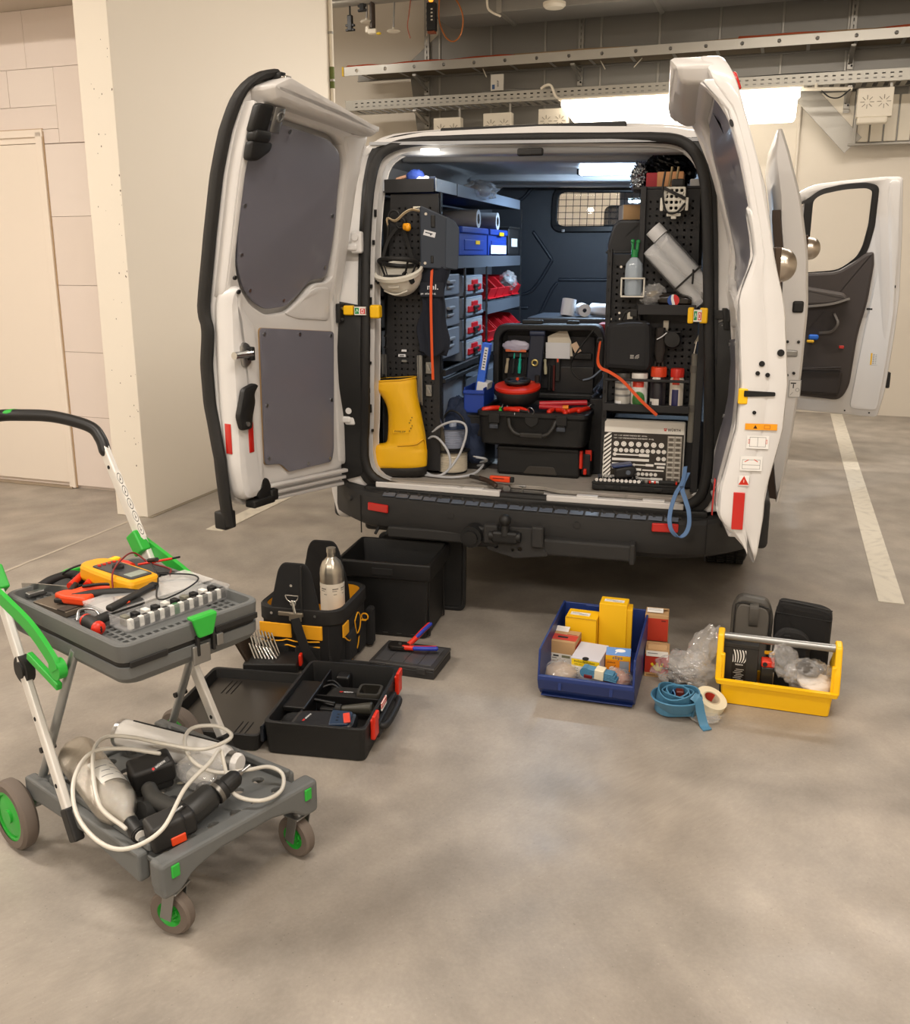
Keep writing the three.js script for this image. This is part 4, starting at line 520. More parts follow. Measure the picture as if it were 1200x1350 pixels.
// ---------- right front door, swung wide open ----------
{
  const d = sub('front_door', van, [.96, 0, -3.72], [0, 0.0, 0]);
  // local x from hinge outward, inner side faces +z (towards the camera)
  const out = dense(roundPoly([[0, .42, .03], [.45, .395, .03], [.93, .365, .03], [.965, .55], [.99, .95], [.998, 1.25], [.965, 1.7], [.925, 2.07, .03], [.80, 2.072, .05], [.53, 2.05, .3], [.34, 2.03, .2], [.20, 1.95, .1], [0, 1.78, .05]], .05), .05);
  const tumble = g => warp(g, v => { v.z += v.y > 1.3 ? .14 * (v.y - 1.3) ** 1.4 : 0; });
  const holeW = roundPoly([[.335, 1.93, .04], [.40, 1.975, .1], [.56, 2.008, .2], [.70, 2.013, .1], [.752, 1.99, .05], [.752, 1.75], [.73, 1.60], [.70, 1.515, .04], [.58, 1.42, .06], [.335, 1.40, .02]], .03), holeQ = roundPoly([[.10, 1.80], [.305, 1.925], [.305, 1.40], [.10, 1.40]], .02);
  mesh('door_skin', tumble(ext(out, .075, .02, [holeW, holeQ])), M.paintIn, d);
  mesh('window_seal', tumble(ext(roundPoly([[.315, 1.935, .04], [.39, 1.995, .1], [.555, 2.03, .2], [.70, 2.036, .1], [.778, 2.01, .05], [.78, 1.745], [.755, 1.59], [.72, 1.50, .04], [.59, 1.40, .06], [.08, 1.385, .02], [.08, 1.80, .02]], .03), .05, .006, [roundPoly([[.345, 1.925, .04], [.405, 1.968, .1], [.56, 2.0, .2], [.70, 2.005, .1], [.745, 1.985, .05], [.744, 1.75], [.722, 1.605], [.69, 1.525, .04], [.575, 1.43, .06], [.345, 1.41, .02]], .03), roundPoly([[.11, 1.79], [.30, 1.915], [.30, 1.41], [.11, 1.41]], .02)], 0, 0, .022)), M.rubber, d);
  mesh('window_pane', tumble(ext(roundPoly([[.10, 1.79], [.335, 1.93], [.56, 2.008], [.74, 2.0], [.73, 1.60], [.58, 1.42], [.10, 1.40]], .02), .005, 0)), M.glass, d);
  const trim = roundPoly([[.06, .54, .04], [.66, .49, .06], [.712, .60, .05], [.735, .98, .08], [.78, 1.21, .05], [.80, 1.48, .02], [.79, 1.565, .02], [.735, 1.555, .03], [.684, 1.51, .06], [.56, 1.425, .05], [.06, 1.395, .03]], .03);
  mesh('door_trim', [ext(dense(trim, .06), .07, .02, [], 0, 0, .055)], mat('#3a3330', .65), d, 'dark brown moulded inner trim');
  mesh('armrest', [ext(roundPoly([[.10, 1.36], [.62, 1.275], [.65, 1.22], [.52, 1.19], [.10, 1.165]], .03), .08, .02, [], 0, 0, .085)], mat('#4a4441', .5), d); mesh('armrest_top', strap([[.30, 1.17, .13], [.52, 1.195, .135], [.65, 1.235, .12]], .04, .014, [0, 0, 1]), mat('#77726d', .4), d);
  mesh('door_pull', strap([[.47, .985, .10], [.55, 1.0, .13], [.585, 1.06, .14], [.56, 1.125, .11]], .03, .016, [0, 0, 1]), mat('#57514c', .4), d);
  mesh('door_pocket', [ext(roundPoly([[.12, .55], [.64, .53], [.655, .72], [.12, .71]], .03), .06, .02, [], 0, 0, .10), B(.52, .012, .03, .38, .725, .135, .004, 0, 0, .06)], mat('#2a2422', .65), d);
  mesh('lamp', B(.035, .022, .01, .63, .885, .095, .004), M.red, d); mesh('cloth', [B(.07, .04, .04, .43, .955, .12, .015)], mat('#1b62c4', .6), d, 'blue cloth in door pull'); mesh('cloth_edge', B(.05, .02, .04, .41, .925, .125, .008), mat('#d8a71c', .6), d);
  mesh('edge_step', [tumble(ext(dense(roundPoly([[.73, .43], [.92, .42], [.95, .8], [.965, 1.15], [.955, 1.5], [.91, 2.04], [.84, 2.05], [.84, 1.6], [.80, 1.2]], .04), .08), .02, .006, [], 0, 0, .045))], M.paint, d);
  mesh('edge_slot', [B(.012, .05, .01, .83, 1.329, .06, .003, 0, 0, -.1), B(.008, .02, .01, .955, 1.32, .06, .003), B(.04, .014, .01, .80, 1.16, .06, .004)], M.dark, d);
  plate(.05, .085, printed(100, 170, (g, w, h) => { g.fillStyle = '#d8d8d6'; g.fillRect(0, 0, w, h); g.fillStyle = '#e6b51e'; g.fillRect(0, 0, 22, h); g.fillStyle = '#777'; for (let i = 0; i < 9; i++) { g.fillRect(30, 14 + i * 17, 24, 8); g.fillRect(64, 20 + i * 16, 18, 6); } }), d, [.865, .80, .0565], [0, 0, 0], 'sticker');
  mesh('outer_handle', B(.03, .12, .05, .985, .64, -.03, .012), M.cladBlack, d); mesh('drain_plug', [cyl(.006, .006, .006, .70, .41, .04, PI / 2, 0, 0, 8), cyl(.006, .006, .006, .87, .40, .04, PI / 2, 0, 0, 8)], M.dark, d);
}
// ---------- folding trolley ----------
const TT = 66.3 * DEG, TO = [-.606, 0, 1.842];
const tpos = (x, y, z) => [TO[0] + x * Math.cos(TT) + z * Math.sin(TT), y, TO[2] - x * Math.sin(TT) + z * Math.cos(TT)];
const onT = (name, label, cat, p, turn = 0, group) => thing(name, label, cat, tpos(...p), TT + turn, group);
M.tgrey = mat('#6a6c6b', 0.52, 0, { bumpMap: grain(20), bumpScale: 0.0004 }); M.tgreen = mat('#2fae3a', 0.42); M.alu = mat('#e6e3dd', 0.36, 0.25); M.white = mat('#e9e6df', 0.4); M.tube = mat('#a5a7a6', 0.36, 0.7);
M.tyreGrey = mat('#6b6057', 0.75); M.softBlack = mat('#1a1918', 0.6); M.redP = mat('#d22a12', 0.42); M.orange = mat('#e8481a', 0.42); 
M.film = mat('#ffffff', 0.08, 0, { transmission: 0.84, thickness: 0, ior: 1.5 });
{
  const t = thing('trolley', 'grey folding trolley with green fittings and a black bent handle', 'trolley', TO, TT);
  const holes = []; for (let r = 0; r < 7; r++) for (let c = 0; c < 6; c++) if (c < 5 || r > 3) holes.push(circ(.0155, -.175 + c * .066, -.19 + r * .077, 12));
  mesh('deck', ext(roundPoly([[-.215, -.315], [.207, -.315], [.150, .245], [-.215, .245]], .02), .012, .002, holes.map(h => h.map(([x, y]) => [x, -y])), 0, .189, 0, -PI / 2, 0, 0), M.tgrey, t, 'grey deck with round holes');
  // deck: rims with an arched front
  const arch = roundPoly([[-.235, .215], [.235, .215], [.235, .125], [.19, .125], [.15, .158], [.08, .175], [-.08, .175], [-.15, .158], [-.19, .125], [-.235, .125]], .014);
  mesh('deck_rim', [ext(arch, .045, .008, [], 0, 0, .318)], M.tgrey, t); mesh('deck_rim', [B(.41, .06, .03, -.03, .175, -.235, .008)], M.tgrey, t);
  for (const s of [-1, 1]) { const sk = g => s > 0 ? place(place(g, -.222, 0, -.26), .222, 0, .26, 0, .10, 0) : g; mesh('deck_rim', [ext(roundPoly([[-.30, .205], [.24, .205], [.24, .13], [.15, .14], [0, .158], [-.22, .15], [-.30, .14]], .012), .03, .006, [], s * .222, 0, .01, 0, -PI / 2, 0), B(.018, .02, .46, s * .205, .215, .03, .005)].map(sk), M.tgrey, t); mesh('corner_cap', B(.05, .075, .05, s * .212, .178, .316, .012), M.tgrey, t); mesh('corner_insert', B(.022, .032, .006, s * .20, .188, .342, .003), M.tgreen, t); }
  for (const s of [-1, 1]) { // castors
    const c = sub('castor', t, [s * .19, 0, .30], [0, s < 0 ? .35 : .1, 0]);
    mesh('tyre', lathe([[.032, -.015], [.050, -.016], [.0555, -.010], [.0565, 0], [.0555, .010], [.050, .016], [.032, .015]], 0, .0565, 0, 0, 0, PI / 2, 32), M.tyreGrey, c); mesh('rim', [lathe([[0, .004], [.028, .004], [.034, .013], [.034, -.013], [.028, -.004], [0, -.004]], 0, .0565, 0, 0, 0, PI / 2, 28), cyl(.009, .009, .042, 0, .0565, 0, 0, 0, PI / 2, 14), ...[0, 1, 2, 3, 4].map(i => B(.026, .004, .012, .0, .0565 + .018 * Math.cos(i * 1.257), .018 * Math.sin(i * 1.257), .001, i * 1.257, 0, 0))], M.tgreen, c);
    mesh('fork', [B(.004, .075, .03, -.026, .088, .006, .001, .2), B(.004, .075, .03, .026, .088, .006, .001, .2), B(.06, .005, .05, 0, .125, .01, .002), cyl(.018, .018, .012, 0, .13, .012)], M.zinc, c);
  }
  for (const s of [-1, 1]) { // large rear wheels
    const w = sub('wheel', t, [s * .262, .096, -.31]); mesh('tyre', lathe([[.068, -.020], [.086, -.022], [.0945, -.014], [.096, 0], [.0945, .014], [.086, .022], [.068, .020]], 0, 0, 0, 0, 0, PI / 2, 44), M.tyreGrey, w);
    mesh('rim', [lathe([[.060, -.018], [.07, -.018], [.07, .018], [.060, .018], [.060, -.018]], 0, 0, 0, 0, 0, PI / 2, 36), ...(s < 0 ? [lathe([[0, .014], [.045, .018], [.062, .012], [.062, .004], [0, .004]], 0, 0, 0, 0, 0, PI / 2, 36)] : []), cyl(.018, .018, .044, 0, 0, 0, 0, 0, PI / 2, 18)], M.tgreen, w);
    for (let i = 0; i < 9; i++) { const a = i * 2 * PI / 9; mesh('spoke', bar([0, .014 * Math.cos(a), .014 * Math.sin(a)], [0, .064 * Math.cos(a), .064 * Math.sin(a)], .006, .022), M.tgreen, w); }
  }
  mesh('axle', rod([-.275, .096, -.31], [.275, .096, -.31], .008), M.zinc, t);
  const icon = printed(64, 320, (g, w, h) => { g.fillStyle = '#e2dfd8'; g.fillRect(0, 0, w, h); g.strokeStyle = '#4a4a48'; g.fillStyle = '#5a5a58'; for (let i = 0; i < 5; i++) { g.lineWidth = 4; g.beginPath(); g.arc(32, 34 + i * 62, 25, 0, 7); g.stroke(); g.beginPath(); g.moveTo(18 + i * 2, 46 + i * 62); g.lineTo(44 - i * 3, 20 + i * 62); g.stroke(); g.fillRect(26, 34 + i * 62, 12, 8); } });
  for (const s of [-1, 1]) {
    const a = [s * .238, .15, -.04], b = [s * .205, 1.0, -.52];
    const p = mesh('side_bar', bar(a, b, .020, .034, .006), M.alu, t, 'flat pale aluminium bar'); const at = k => [lerp(a[0], b[0], k), lerp(a[1], b[1], k), lerp(a[2], b[2], k)];
    mesh('bar_hole', [.12, .30, .93].map(k => { const q = at(k); return rod([q[0] - .011, q[1], q[2]], [q[0] + .011, q[1], q[2]], .006, 10); }), M.dark, p);
    mesh('bar_foot', bar([s * .239, .125, -.026], [s * .236, .20, -.068], .028, .042, .006), M.softBlack, t);
    mesh('support_tube', rod([s * .205, .10, -.31], [s * .19, .62, -.035], .0115, 14), M.tube, t); mesh('tube_bolt', rod([s * .222, .30, -.21], [s * .182, .30, -.21], .008, 8), M.softBlack, t);
    mesh('pivot_knob', [cyl(.036, .036, .022, s * .222, .52, -.245, 0, 0, PI / 2, 22), cyl(.022, .022, .034, s * .222, .52, -.245, 0, 0, PI / 2, 18)], M.softBlack, t);
    mesh('lock_arm', [strap([[s * .232, .72, -.38], [s * .232, .69, -.27], [s * .232, .655, -.16], [s * .232, .60, -.07], [s * .232, .575, -.055]], .034, .012, [0, .4, 1]), cyl(.026, .026, .022, s * .225, .575, -.06, 0, 0, PI / 2, 20), B(.016, .02, .15, s * .222, .545, -.14, .004, .3, 0, 0)], M.tgreen, t);
    mesh('bar_bracket', bar([s * .208, .70, -.355], [s * .206, .755, -.395], .034, .05, .006), M.tgreen, t);
  }
  { const A = V(.238, .15, -.04), Bv = V(.205, 1.0, -.52), dir = Bv.clone().sub(A).normalize(), n = V(0, -dir.z, dir.y).normalize(); const g = new THREE.BoxGeometry(.0175, .21, .0008); g.applyMatrix4(new THREE.Matrix4().makeBasis(dir.clone().cross(n), dir, n)); const c = A.lerp(Bv, .80).addScaledVector(n, .0176); g.translate(c.x, c.y, c.z); mesh('icon_sticker', g, icon, t); }
  mesh('handle', tube([[.205, .985, -.512], [.205, 1.02, -.53], [.192, 1.055, -.565], [.125, 1.085, -.64], [.05, 1.093, -.705], [0, 1.095, -.725], [-.05, 1.093, -.705], [-.125, 1.085, -.64], [-.192, 1.055, -.565], [-.205, 1.02, -.53], [-.205, .985, -.512]], .0175, 80, false, 14), mat('#1d1c1b', 0.42), t, 'black bent handle grip');
  mesh('grip_inlay', sph(.016, .035, 1.103, -.715, 1.9, .55, .8, 14), M.tgreen, t);
  // folding crate on top: shallow upper tray, dark joint, tapered lower half
  const crate = sub('crate', t);
  const gh = []; for (let i = 0; i < 24; i++) for (let j = 0; j < 17; j++) if (i < 3 || i > 20 || j < 3 || j > 13) gh.push([[-.168 + j * .0205, -.255 + i * .022], [-.155 + j * .0205, -.255 + i * .022], [-.155 + j * .0205, -.241 + i * .022], [-.168 + j * .0205, -.241 + i * .022]]);
  mesh('tray_floor', ext(rrect(.37, .54, .02), .006, 0, gh, 0, .662, -.09, -PI / 2, 0, 0), M.tgrey, crate);
  mesh('under_floor', B(.36, .004, .53, 0, .648, -.09, .001), M.dark, crate);
  const ringWall = (y0, y1, hw0, hw1, hd0, hd1, th, r) => { const R = (y, a, b, rr) => rrect(2 * a, 2 * b, rr, 0, .09, 4).map(p => [p[0], y, -p[1]]); const o = []; o.push(R(y0, hw0 - th, hd0 - th, r - th * .5), R(y0, hw0, hd0, r), R(y0 + .004, hw0 + .001, hd0 + .001, r), R(y1 - .004, hw1, hd1, r), R(y1, hw1 - .003, hd1 - .003, r), R(y1, hw1 - th, hd1 - th, r - th * .5), R(y0, hw0 - th, hd0 - th, r - th * .5)); return loft(o, true, false, .6); };
  mesh('upper_shell', [ringWall(.645, .690, .197, .200, .277, .280, .014, .03)], M.tgrey, crate);
  mesh('joint', ringWall(.630, .648, .193, .193, .273, .273, .012, .03), M.softBlack, crate);
  const R2 = (y, a, b, rr) => rrect(2 * a, 2 * b, rr, 0, .09, 4).map(p => [p[0], y, -p[1]]);
  mesh('lower_shell', loft([R2(.632, .198, .278, .03), R2(.605, .197, .277, .03), R2(.590, .188, .268, .03), R2(.575, .165, .245, .03), R2(.570, .15, .23, .03)], true, true, .5), M.tgrey, crate);
  mesh('front_step', B(.13, .016, .006, .12, .652, .191, .003), M.softBlack, crate); mesh('front_step', B(.10, .016, .006, -.13, .64, .190, .003), M.softBlack, crate);
  mesh('latch', [ext(roundPoly([[-.036, .702], [.036, .702], [.026, .668], [.020, .650], [-.020, .650], [-.026, .668]], .005), .010, .003, [], .02, 0, .199), B(.072, .008, .022, .02, .700, .19, .003)], M.tgreen, crate); mesh('latch_hook', [B(.008, .05, .012, .0, .628, .194, .002), B(.008, .05, .012, .045, .63, .194, .002)], M.softBlack, crate); mesh('crate_bracket', [B(.05, .05, .014, .01, .605, .19, .004), B(.02, .03, .016, .062, .628, .193, .003)], M.zinc, crate);
  mesh('rear_latch', ext(roundPoly([[-.036, .702], [.036, .702], [.026, .668], [-.026, .668]], .005), .010, .003, [], 0, 0, -.375), M.tgreen, crate);
}
// ---------- on the trolley's upper tray ----------
{
  const y = .666;
  // transparent assortment box with little fuse cells
  const b = onT('assortment_box', 'clear lidded assortment box with rows of dark and white fuses', 'parts box', [.04, y, -.025], .03);
  mesh('lid', [B(.31, .002, .125, 0, .036, -.035, .0008)], M.film, b, 'clear lid'); mesh('box', tub([[.001, .155, .098], [.034, .158, .101]], .015, .003, .002), M.film, b);
  for (let i = 0; i < 10; i++) { mesh('fuse_packet', B(.013, .026, .012, -.142 + i * .029, .018, .09, .002), M.white, b); mesh('fuse_packet', B(.0145, .027, .016, -.128 + i * .029, .018, .089, .002), i === 4 ? mat('#2b6b3a', .5) : M.softBlack, b); mesh('fuse_packet', B(.016, .024, .022, -.135 + i * .029, .018, .056, .002), i % 2 ? M.softBlack : i % 3 ? M.white : mat('#7c7a6c', .5), b); }
  mesh('insert', B(.30, .01, .12, 0, .012, -.04, .002), mat('#a9aaa8', .4), b); mesh('divider', [B(.002, .024, .12, .06, .018, -.03, .0005), B(.002, .024, .12, -.06, .018, -.03, .0005), B(.32, .024, .002, 0, .018, .03, .0005)], M.film, b);
  // multimeter lying across the box
  const m = onT('multimeter', 'yellow multimeter lying face up across the assortment box', 'multimeter', [.03, y + .045, -.195], 0); m.rotation.set(.06, TT + .14, -.05);
  mesh('housing', ext(roundPoly([[-.048, -.11], [.048, -.11], [.055, -.05], [.052, .04], [.046, .10], [.02, .118], [-.02, .118], [-.046, .10], [-.052, .04], [-.055, -.05]], .016), .044, .010, [], 0, 0, 0, -PI / 2, PI, 0), mat('#e8a512', 0.42), m);
  mesh('face', ext(roundPoly([[-.036, -.095], [.036, -.095], [.038, .06], [-.038, .06]], .01), .006, .002, [], 0, .022, 0, -PI / 2, PI, 0), mat('#3c3d40', .35), m, 'grey glossy face'); mesh('dial', cyl(.015, .016, .008, 0, .028, 0.0), M.softBlack, m); mesh('socket', [-.024, -.008, .008, .024].map(x => cyl(.005, .005, .004, x, .026, -.045, 0, 0, 0, 10)), M.redP, m); mesh('display', B(.056, .002, .03, 0, .0255, .07, .0008), mat('#8e978b', .2), m);
  const l1 = onT('test_lead', 'thin black test lead looping over the assortment box', 'cable', [0, 0, 0]); mesh('cable', tube([[.115, .735, -.17], [.09, .715, -.10], [.0, .712, .035], [.05, .71, .04], [.15, .708, -.009], [.165, .71, -.06], [.10, .715, -.13], [.06, .725, -.16]], .0022, 60), M.black, l1); mesh('probe', rod([.12, .735, -.185], [.11, .752, -.13], .006), M.softBlack, l1);
  const l2 = onT('test_lead', 'thin dark red test lead draped across the yellow multimeter', 'cable', [0, 0, 0]); mesh('cable', tube([[.147, .712, -.236], [.12, .742, -.26], [.06, .747, -.22], [-.01, .742, -.15], [-.03, .70, -.12]], .0024, 50), mat('#7b1410', .5), l2); mesh('cable', tube([[.147, .712, -.236], [.165, .705, -.16], [.14, .705, -.12]], .0024, 20), mat('#7b1410', .5), l2);
  const g1 = onT('cutting_pliers', 'pliers with long straight red handles behind the multimeter', 'pliers', [0, y, -.29], 0); for (const k of [0, 1]) mesh('handle', rod([-.075 + k * .03, .034, .035 + k * .03], [.055 + k * .02, .040, -.07 + k * .02], .0095), M.redP, g1); mesh('jaw', [B(.06, .012, .03, -.115, .025, .08, .004, 0, .6, 0), rod([-.13, .02, .10], [-.06, .034, .035], .008)], M.softBlack, g1);
  const c1 = onT('cable_cutter', 'orange-handled cable cutter with black grips on the upper tray', 'cutter', [-.10, y, -.175], 0);
  mesh('head', ext(roundPoly([[-.03, -.05], [.02, -.045], [.03, .0], [.015, .05], [-.015, .06], [-.03, .02]], .012), .022, .006, [], 0, .03, 0, -PI / 2, 0, .4), M.orange, c1); mesh('grip', [tube([[.01, .03, -.03], [.05, .034, -.02], [.10, .034, .03], [.13, .03, .075]], .011, 24)], M.orange, c1); mesh('grip', tube([[-.01, .03, .0], [.03, .036, .03], [.08, .036, .07], [.11, .03, .10]], .012, 24), M.softBlack, c1); mesh('inlay', tube([[.03, .046, -.02], [.07, .046, .005], [.11, .043, .05]], .004, 20), M.softBlack, c1);
  const s1 = onT('steel_tongs', 'bent grey steel tool arm at the left edge of the tray', 'tool', [-.09, y, -.33], 0); mesh('arm', strap([[-.045, .018, -.065], [-.03, .022, -.02], [.0, .022, .04], [.02, .02, .07]], .020, .005, [0, 1, 0]), M.steel, s1); mesh('pivot', [tor(.008, .003, .035, .03, .06, PI / 2), cyl(.004, .004, .02, .035, .02, .06)], M.zinc, s1); mesh('grip', tube([[.02, .012, .06], [.06, .016, .02], [.08, .016, -.03]], .008), M.softBlack, s1);
  const b1 = onT('steel_block', 'flat worn steel bar lying on the tray under orange cutter', 'steel bar', [-.128, y, -.205], .1); mesh('bar', B(.07, .014, .14, 0, .008, 0, .002), mat('#7a6f62', .45, .6), b1); mesh('tape', B(.072, .004, .03, 0, .016, .05, .001), mat('#3b332c', .7), b1);
  const t1 = onT('ratchet_screwdriver', 'black T-handled screwdriver with red end caps at the front', 'screwdriver', [-.14, y, .0], 0); mesh('handle', [tube([[-.015, .018, -.03], [-.018, .02, .0], [-.022, .018, .03]], .017, 16)], M.softBlack, t1); mesh('handle', tube([[-.015, .02, -.005], [.05, .026, -.01], [.12, .03, -.015]], .013, 20), M.softBlack, t1); mesh('end_cap', sph(.0178, -.022, .018, .032, 1, 1, .8), M.redP, t1); mesh('end_cap', sph(.0172, -.015, .018, -.034, 1, 1, .8), M.redP, t1); mesh('stripe', rod([.03, .039, -.008], [.09, .042, -.012], .003), M.orange, t1); mesh('hook', tube([[-.03, .02, -.05], [-.01, .035, -.07], [.02, .03, -.06], [.02, .02, -.03]], .0035), M.steel, t1);
  const d1 = onT('knife', 'black narrow knife lying in front of the multimeter', 'knife', [-.03, y + .038, -.03], .35); mesh('body', B(.18, .014, .022, 0, .007, 0, .006), M.softBlack, d1); mesh('cap', B(.02, .015, .023, .085, .007, 0, .004), M.dark, d1);
  const r1 = onT('screwdriver', 'red insulated screwdriver pointing off the back of tray', 'screwdriver', [.115, y, -.265], .0); mesh('handle', lathe([[0, -.05], [.013, -.048], [.014, -.02], [.011, .0], [.014, .02], [.012, .045], [0, .05]], -.01, .04, -.03, PI / 2, .5, 0, 16), M.redP, r1); mesh('shaft', rod([.01, .042, .015], [.075, .058, .085], .0035), M.redP, r1); mesh('tip', rod([.075, .058, .085], [.09, .062, .10], .003), M.dark, r1);
  const y1 = onT('cable_marker', 'yellow plastic clip beside the red screwdriver', 'clip', [.09, y, -.315], .2); mesh('clip', [B(.035, .04, .022, 0, .038, 0, .005), B(.05, .012, .03, .02, .02, .03, .004)], mat('#f0d417', .4), y1); mesh('hole', B(.014, .012, .023, 0, .045, .001, .003), mat('#9a8410', .5), y1);
  const k1 = onT('bit_holder', 'dark bundle of small bits and keys behind the multimeter', 'tool', [.07, y, -.235], .0); for (let i = 0; i < 6; i++) mesh('key', rod([-.05 + i * .025, .012, -.02 + (i % 2) * .02], [-.02 + i * .025, .016, .05], .005), i % 3 ? M.softBlack : M.steel, k1); mesh('holder', B(.11, .018, .03, .01, .012, -.03, .005), M.softBlack, k1); mesh('band', B(.012, .022, .034, .02, .012, -.03, .003), M.redP, k1);
  const p1 = onT('wire_stripper', 'black pliers with green collar lying at the back left corner', 'pliers', [-.05, y, -.355], .0); mesh('grip', tube([[-.06, .016, .0], [-.02, .024, -.01], [.03, .026, -.01], [.05, .022, .01]], .013, 24), M.softBlack, p1); mesh('loop', tor(.034, .003, .045, .034, -.005, .9, 0, .2), M.black, p1); mesh('collar', sph(.024, .05, .02, -.035, 1.3, .6, .8), M.tgreen, p1); mesh('jaw', B(.05, .012, .02, -.08, .012, .02, .004), M.zinc, p1);
}
// ---------- on the trolley's deck ----------
{
  const y = .196;
  const gc = onT('gas_cylinder', 'brushed aluminium gas cylinder with black valve on trolley deck', 'gas cylinder', [-.172, y + .055, 0]); gc.rotation.set(PI / 2 + .10, TT - .16, 0, 'YXZ');
  // long axis along the local y after the tilt: bottom at -, valve towards +
  mesh('body', lathe([[0, -.19], [.035, -.19], [.048, -.182], [.052, -.17], [.052, .06], [.050, .085], [.040, .115], [.026, .132], [.019, .145], [.019, .165], [0, .165]], 0, 0, 0, 0, 0, 0, 36), mat('#c6c1b8', .22, 1, { bumpMap: grain(10), bumpScale: .0006 }), gc);
  mesh('label', new THREE.CylinderGeometry(.0526, .0526, .095, 20, 1, true, PI - 1.1, 1.5).translate(0, .0, 0), printed(256, 96, (g, w, h) => { g.fillStyle = '#d8d5cd'; g.fillRect(0, 0, w, h); g.fillStyle = '#777'; for (let i = 0; i < 7; i++) g.fillRect(10 + (i % 2) * 120, 10 + i * 11, 60 + (i * 37) % 50, 3); }, .5), gc);
  mesh('valve', [cyl(.018, .018, .035, 0, .18, 0), cyl(.021, .021, .022, 0, .206, 0), B(.05, .014, .014, .02, .182, 0, .003)], M.black, gc); mesh('gauge', cyl(.0195, .0195, .006, 0, .219, 0), M.softBlack, gc); mesh('dial', cyl(.0135, .0135, .003, 0, .2225, 0), M.white, gc); mesh('lever', rod([.02, .18, 0], [.05, .165, .01], .006), M.steel, gc);
  const wc = onT('foam_canister', 'long white canister with thin dark stripe on trolley deck', 'canister', [.072, y + .048, -.03]); wc.rotation.set(PI / 2, TT + .27, 0, 'YXZ'); wc.scale.setScalar(1.14);
  mesh('body', lathe([[0, -.185], [.03, -.185], [.0345, -.178], [.0345, .115], [.031, .135], [.023, .148], [.023, .17], [.019, .176], [0, .176]], 0, 0, 0, 0, 0, 0, 32), mat('#e6e3de', .3), wc); mesh('neck', lathe([[.0245, .140], [.0245, .162]], 0, 0, 0), M.steel, wc); mesh('bottom_ring', lathe([[.035, -.183], [.0352, -.172]], 0, 0, 0), M.steel, wc); mesh('stripe', B(.004, .26, .003, .012, -.02, -.0335, .001), M.dark, wc);
  const wrl = printed(160, 40, (g, w, h) => { g.fillStyle = '#1b1a1a'; g.fillRect(0, 0, w, h); g.fillStyle = '#d22'; g.fillRect(6, 8, 20, 22); g.fillStyle = '#eee'; g.font = 'bold 26px sans-serif'; g.fillText('WÜRTH', 34, 29); });
  const dr = onT('cordless_drill', 'black cordless drill with red battery latch lying on its side', 'drill', [-.09, y, .20]); dr.rotation.y = TT;
  mesh('motor', [lathe([[0, -.055], [.03, -.052], [.034, -.03], [.034, .04], [.028, .05], [0, .05]], .02, .05, .045, 0, 0, -PI / 2 + .28, 24)], mat('#2a2a29', .5), dr); mesh('chuck', [lathe([[0, .05], [.027, .05], [.027, .075], [.022, .08], [.024, .088], [.022, .115], [.014, .125], [0, .125]], .02, .05, .05, 0, 0, -PI / 2 + .28, 20).translate(0, 0, .005)], M.softBlack, dr); mesh('chuck_ring', [lathe([[.0275, .052], [.0275, .062]], .02, .05, .055, 0, 0, -PI / 2 + .28, 20)], mat('#77736c', .4, .6), dr); mesh('bit', rod([.135, .086, .056], [.175, .097, .058], .004), M.steel, dr); mesh('jaw', lathe([[.012, 0], [.006, .016], [0, .016]], .135, .085, .056, 0, 0, -PI / 2 + .28, 12), M.steel, dr);
  mesh('grip', tube([[.0, .04, .04], [-.01, .04, -.01], [-.02, .045, -.07], [-.01, .05, -.11]], .021, 24), mat('#3a3936', .6), dr); mesh('battery', [B(.085, .07, .07, -.075, .042, .055, .012, 0, -.25, .1), B(.06, .06, .06, -.035, .045, .06, .012, 0, -.2, .1)], mat('#222120', .55), dr); mesh('latch', B(.036, .022, .006, -.065, .028, .094, .003, 0, -.25, .1), M.orange, dr); plate(.045, .011, wrl, dr, [-.04, .082, .062], [-PI / 2 + .2, 0, .2], 'logo');
  const d2 = onT('battery_driver', 'second black cordless driver behind the drill, battery up', 'drill', [-.055, y - .022, .03]); mesh('battery', [B(.11, .06, .075, .0, .085, .0, .012, .15, -.3, .1), B(.10, .03, .06, .0, .05, .0, .01, .15, -.3, .1)], mat('#242322', .55), d2); mesh('grip', tube([[-.015, .06, .0], [-.03, .045, .05], [-.03, .035, .10]], .02, 20), mat('#3a3936', .6), d2); mesh('motor', [cyl(.028, .028, .1, -.05, .034, .10, 0, 0, PI / 2 - .3, 22), cyl(.02, .022, .05, .07, .045, .13, PI / 2 - .4, 0, .5, 20)], mat('#2a2a29', .5), d2); plate(.05, .012, wrl, d2, [.005, .112, .037], [-.9, -.3, .1], 'logo');
  const bg = onT('plastic_bag', 'crumpled clear bag lying between white canister and drills', 'bag', [.035, y + .05, .12]);
  { const g = new THREE.SphereGeometry(.07, 36, 24); const p = g.attributes.position; for (let i = 0; i < p.count; i++) { const x = p.getX(i), yy = p.getY(i), z = p.getZ(i); const k = 1 + .35 * fbm(x * 22, yy * 22, z * 22, 3); p.setXYZ(i, x * k * .8, Math.max(-.045, yy * k * .55), z * k * 1.1); } g.deleteAttribute('normal'); g.computeVertexNormals(); mesh('bag', g, M.film, bg); mesh('contents', [B(.05, .03, .07, 0, -.01, 0, .01, .2, .4, 0)], mat('#b9b4aa', .6), bg); }
  const hs = onT('clear_hose', 'translucent pale hose looping over the tools on trolley deck', 'hose', [0, y, 0]);
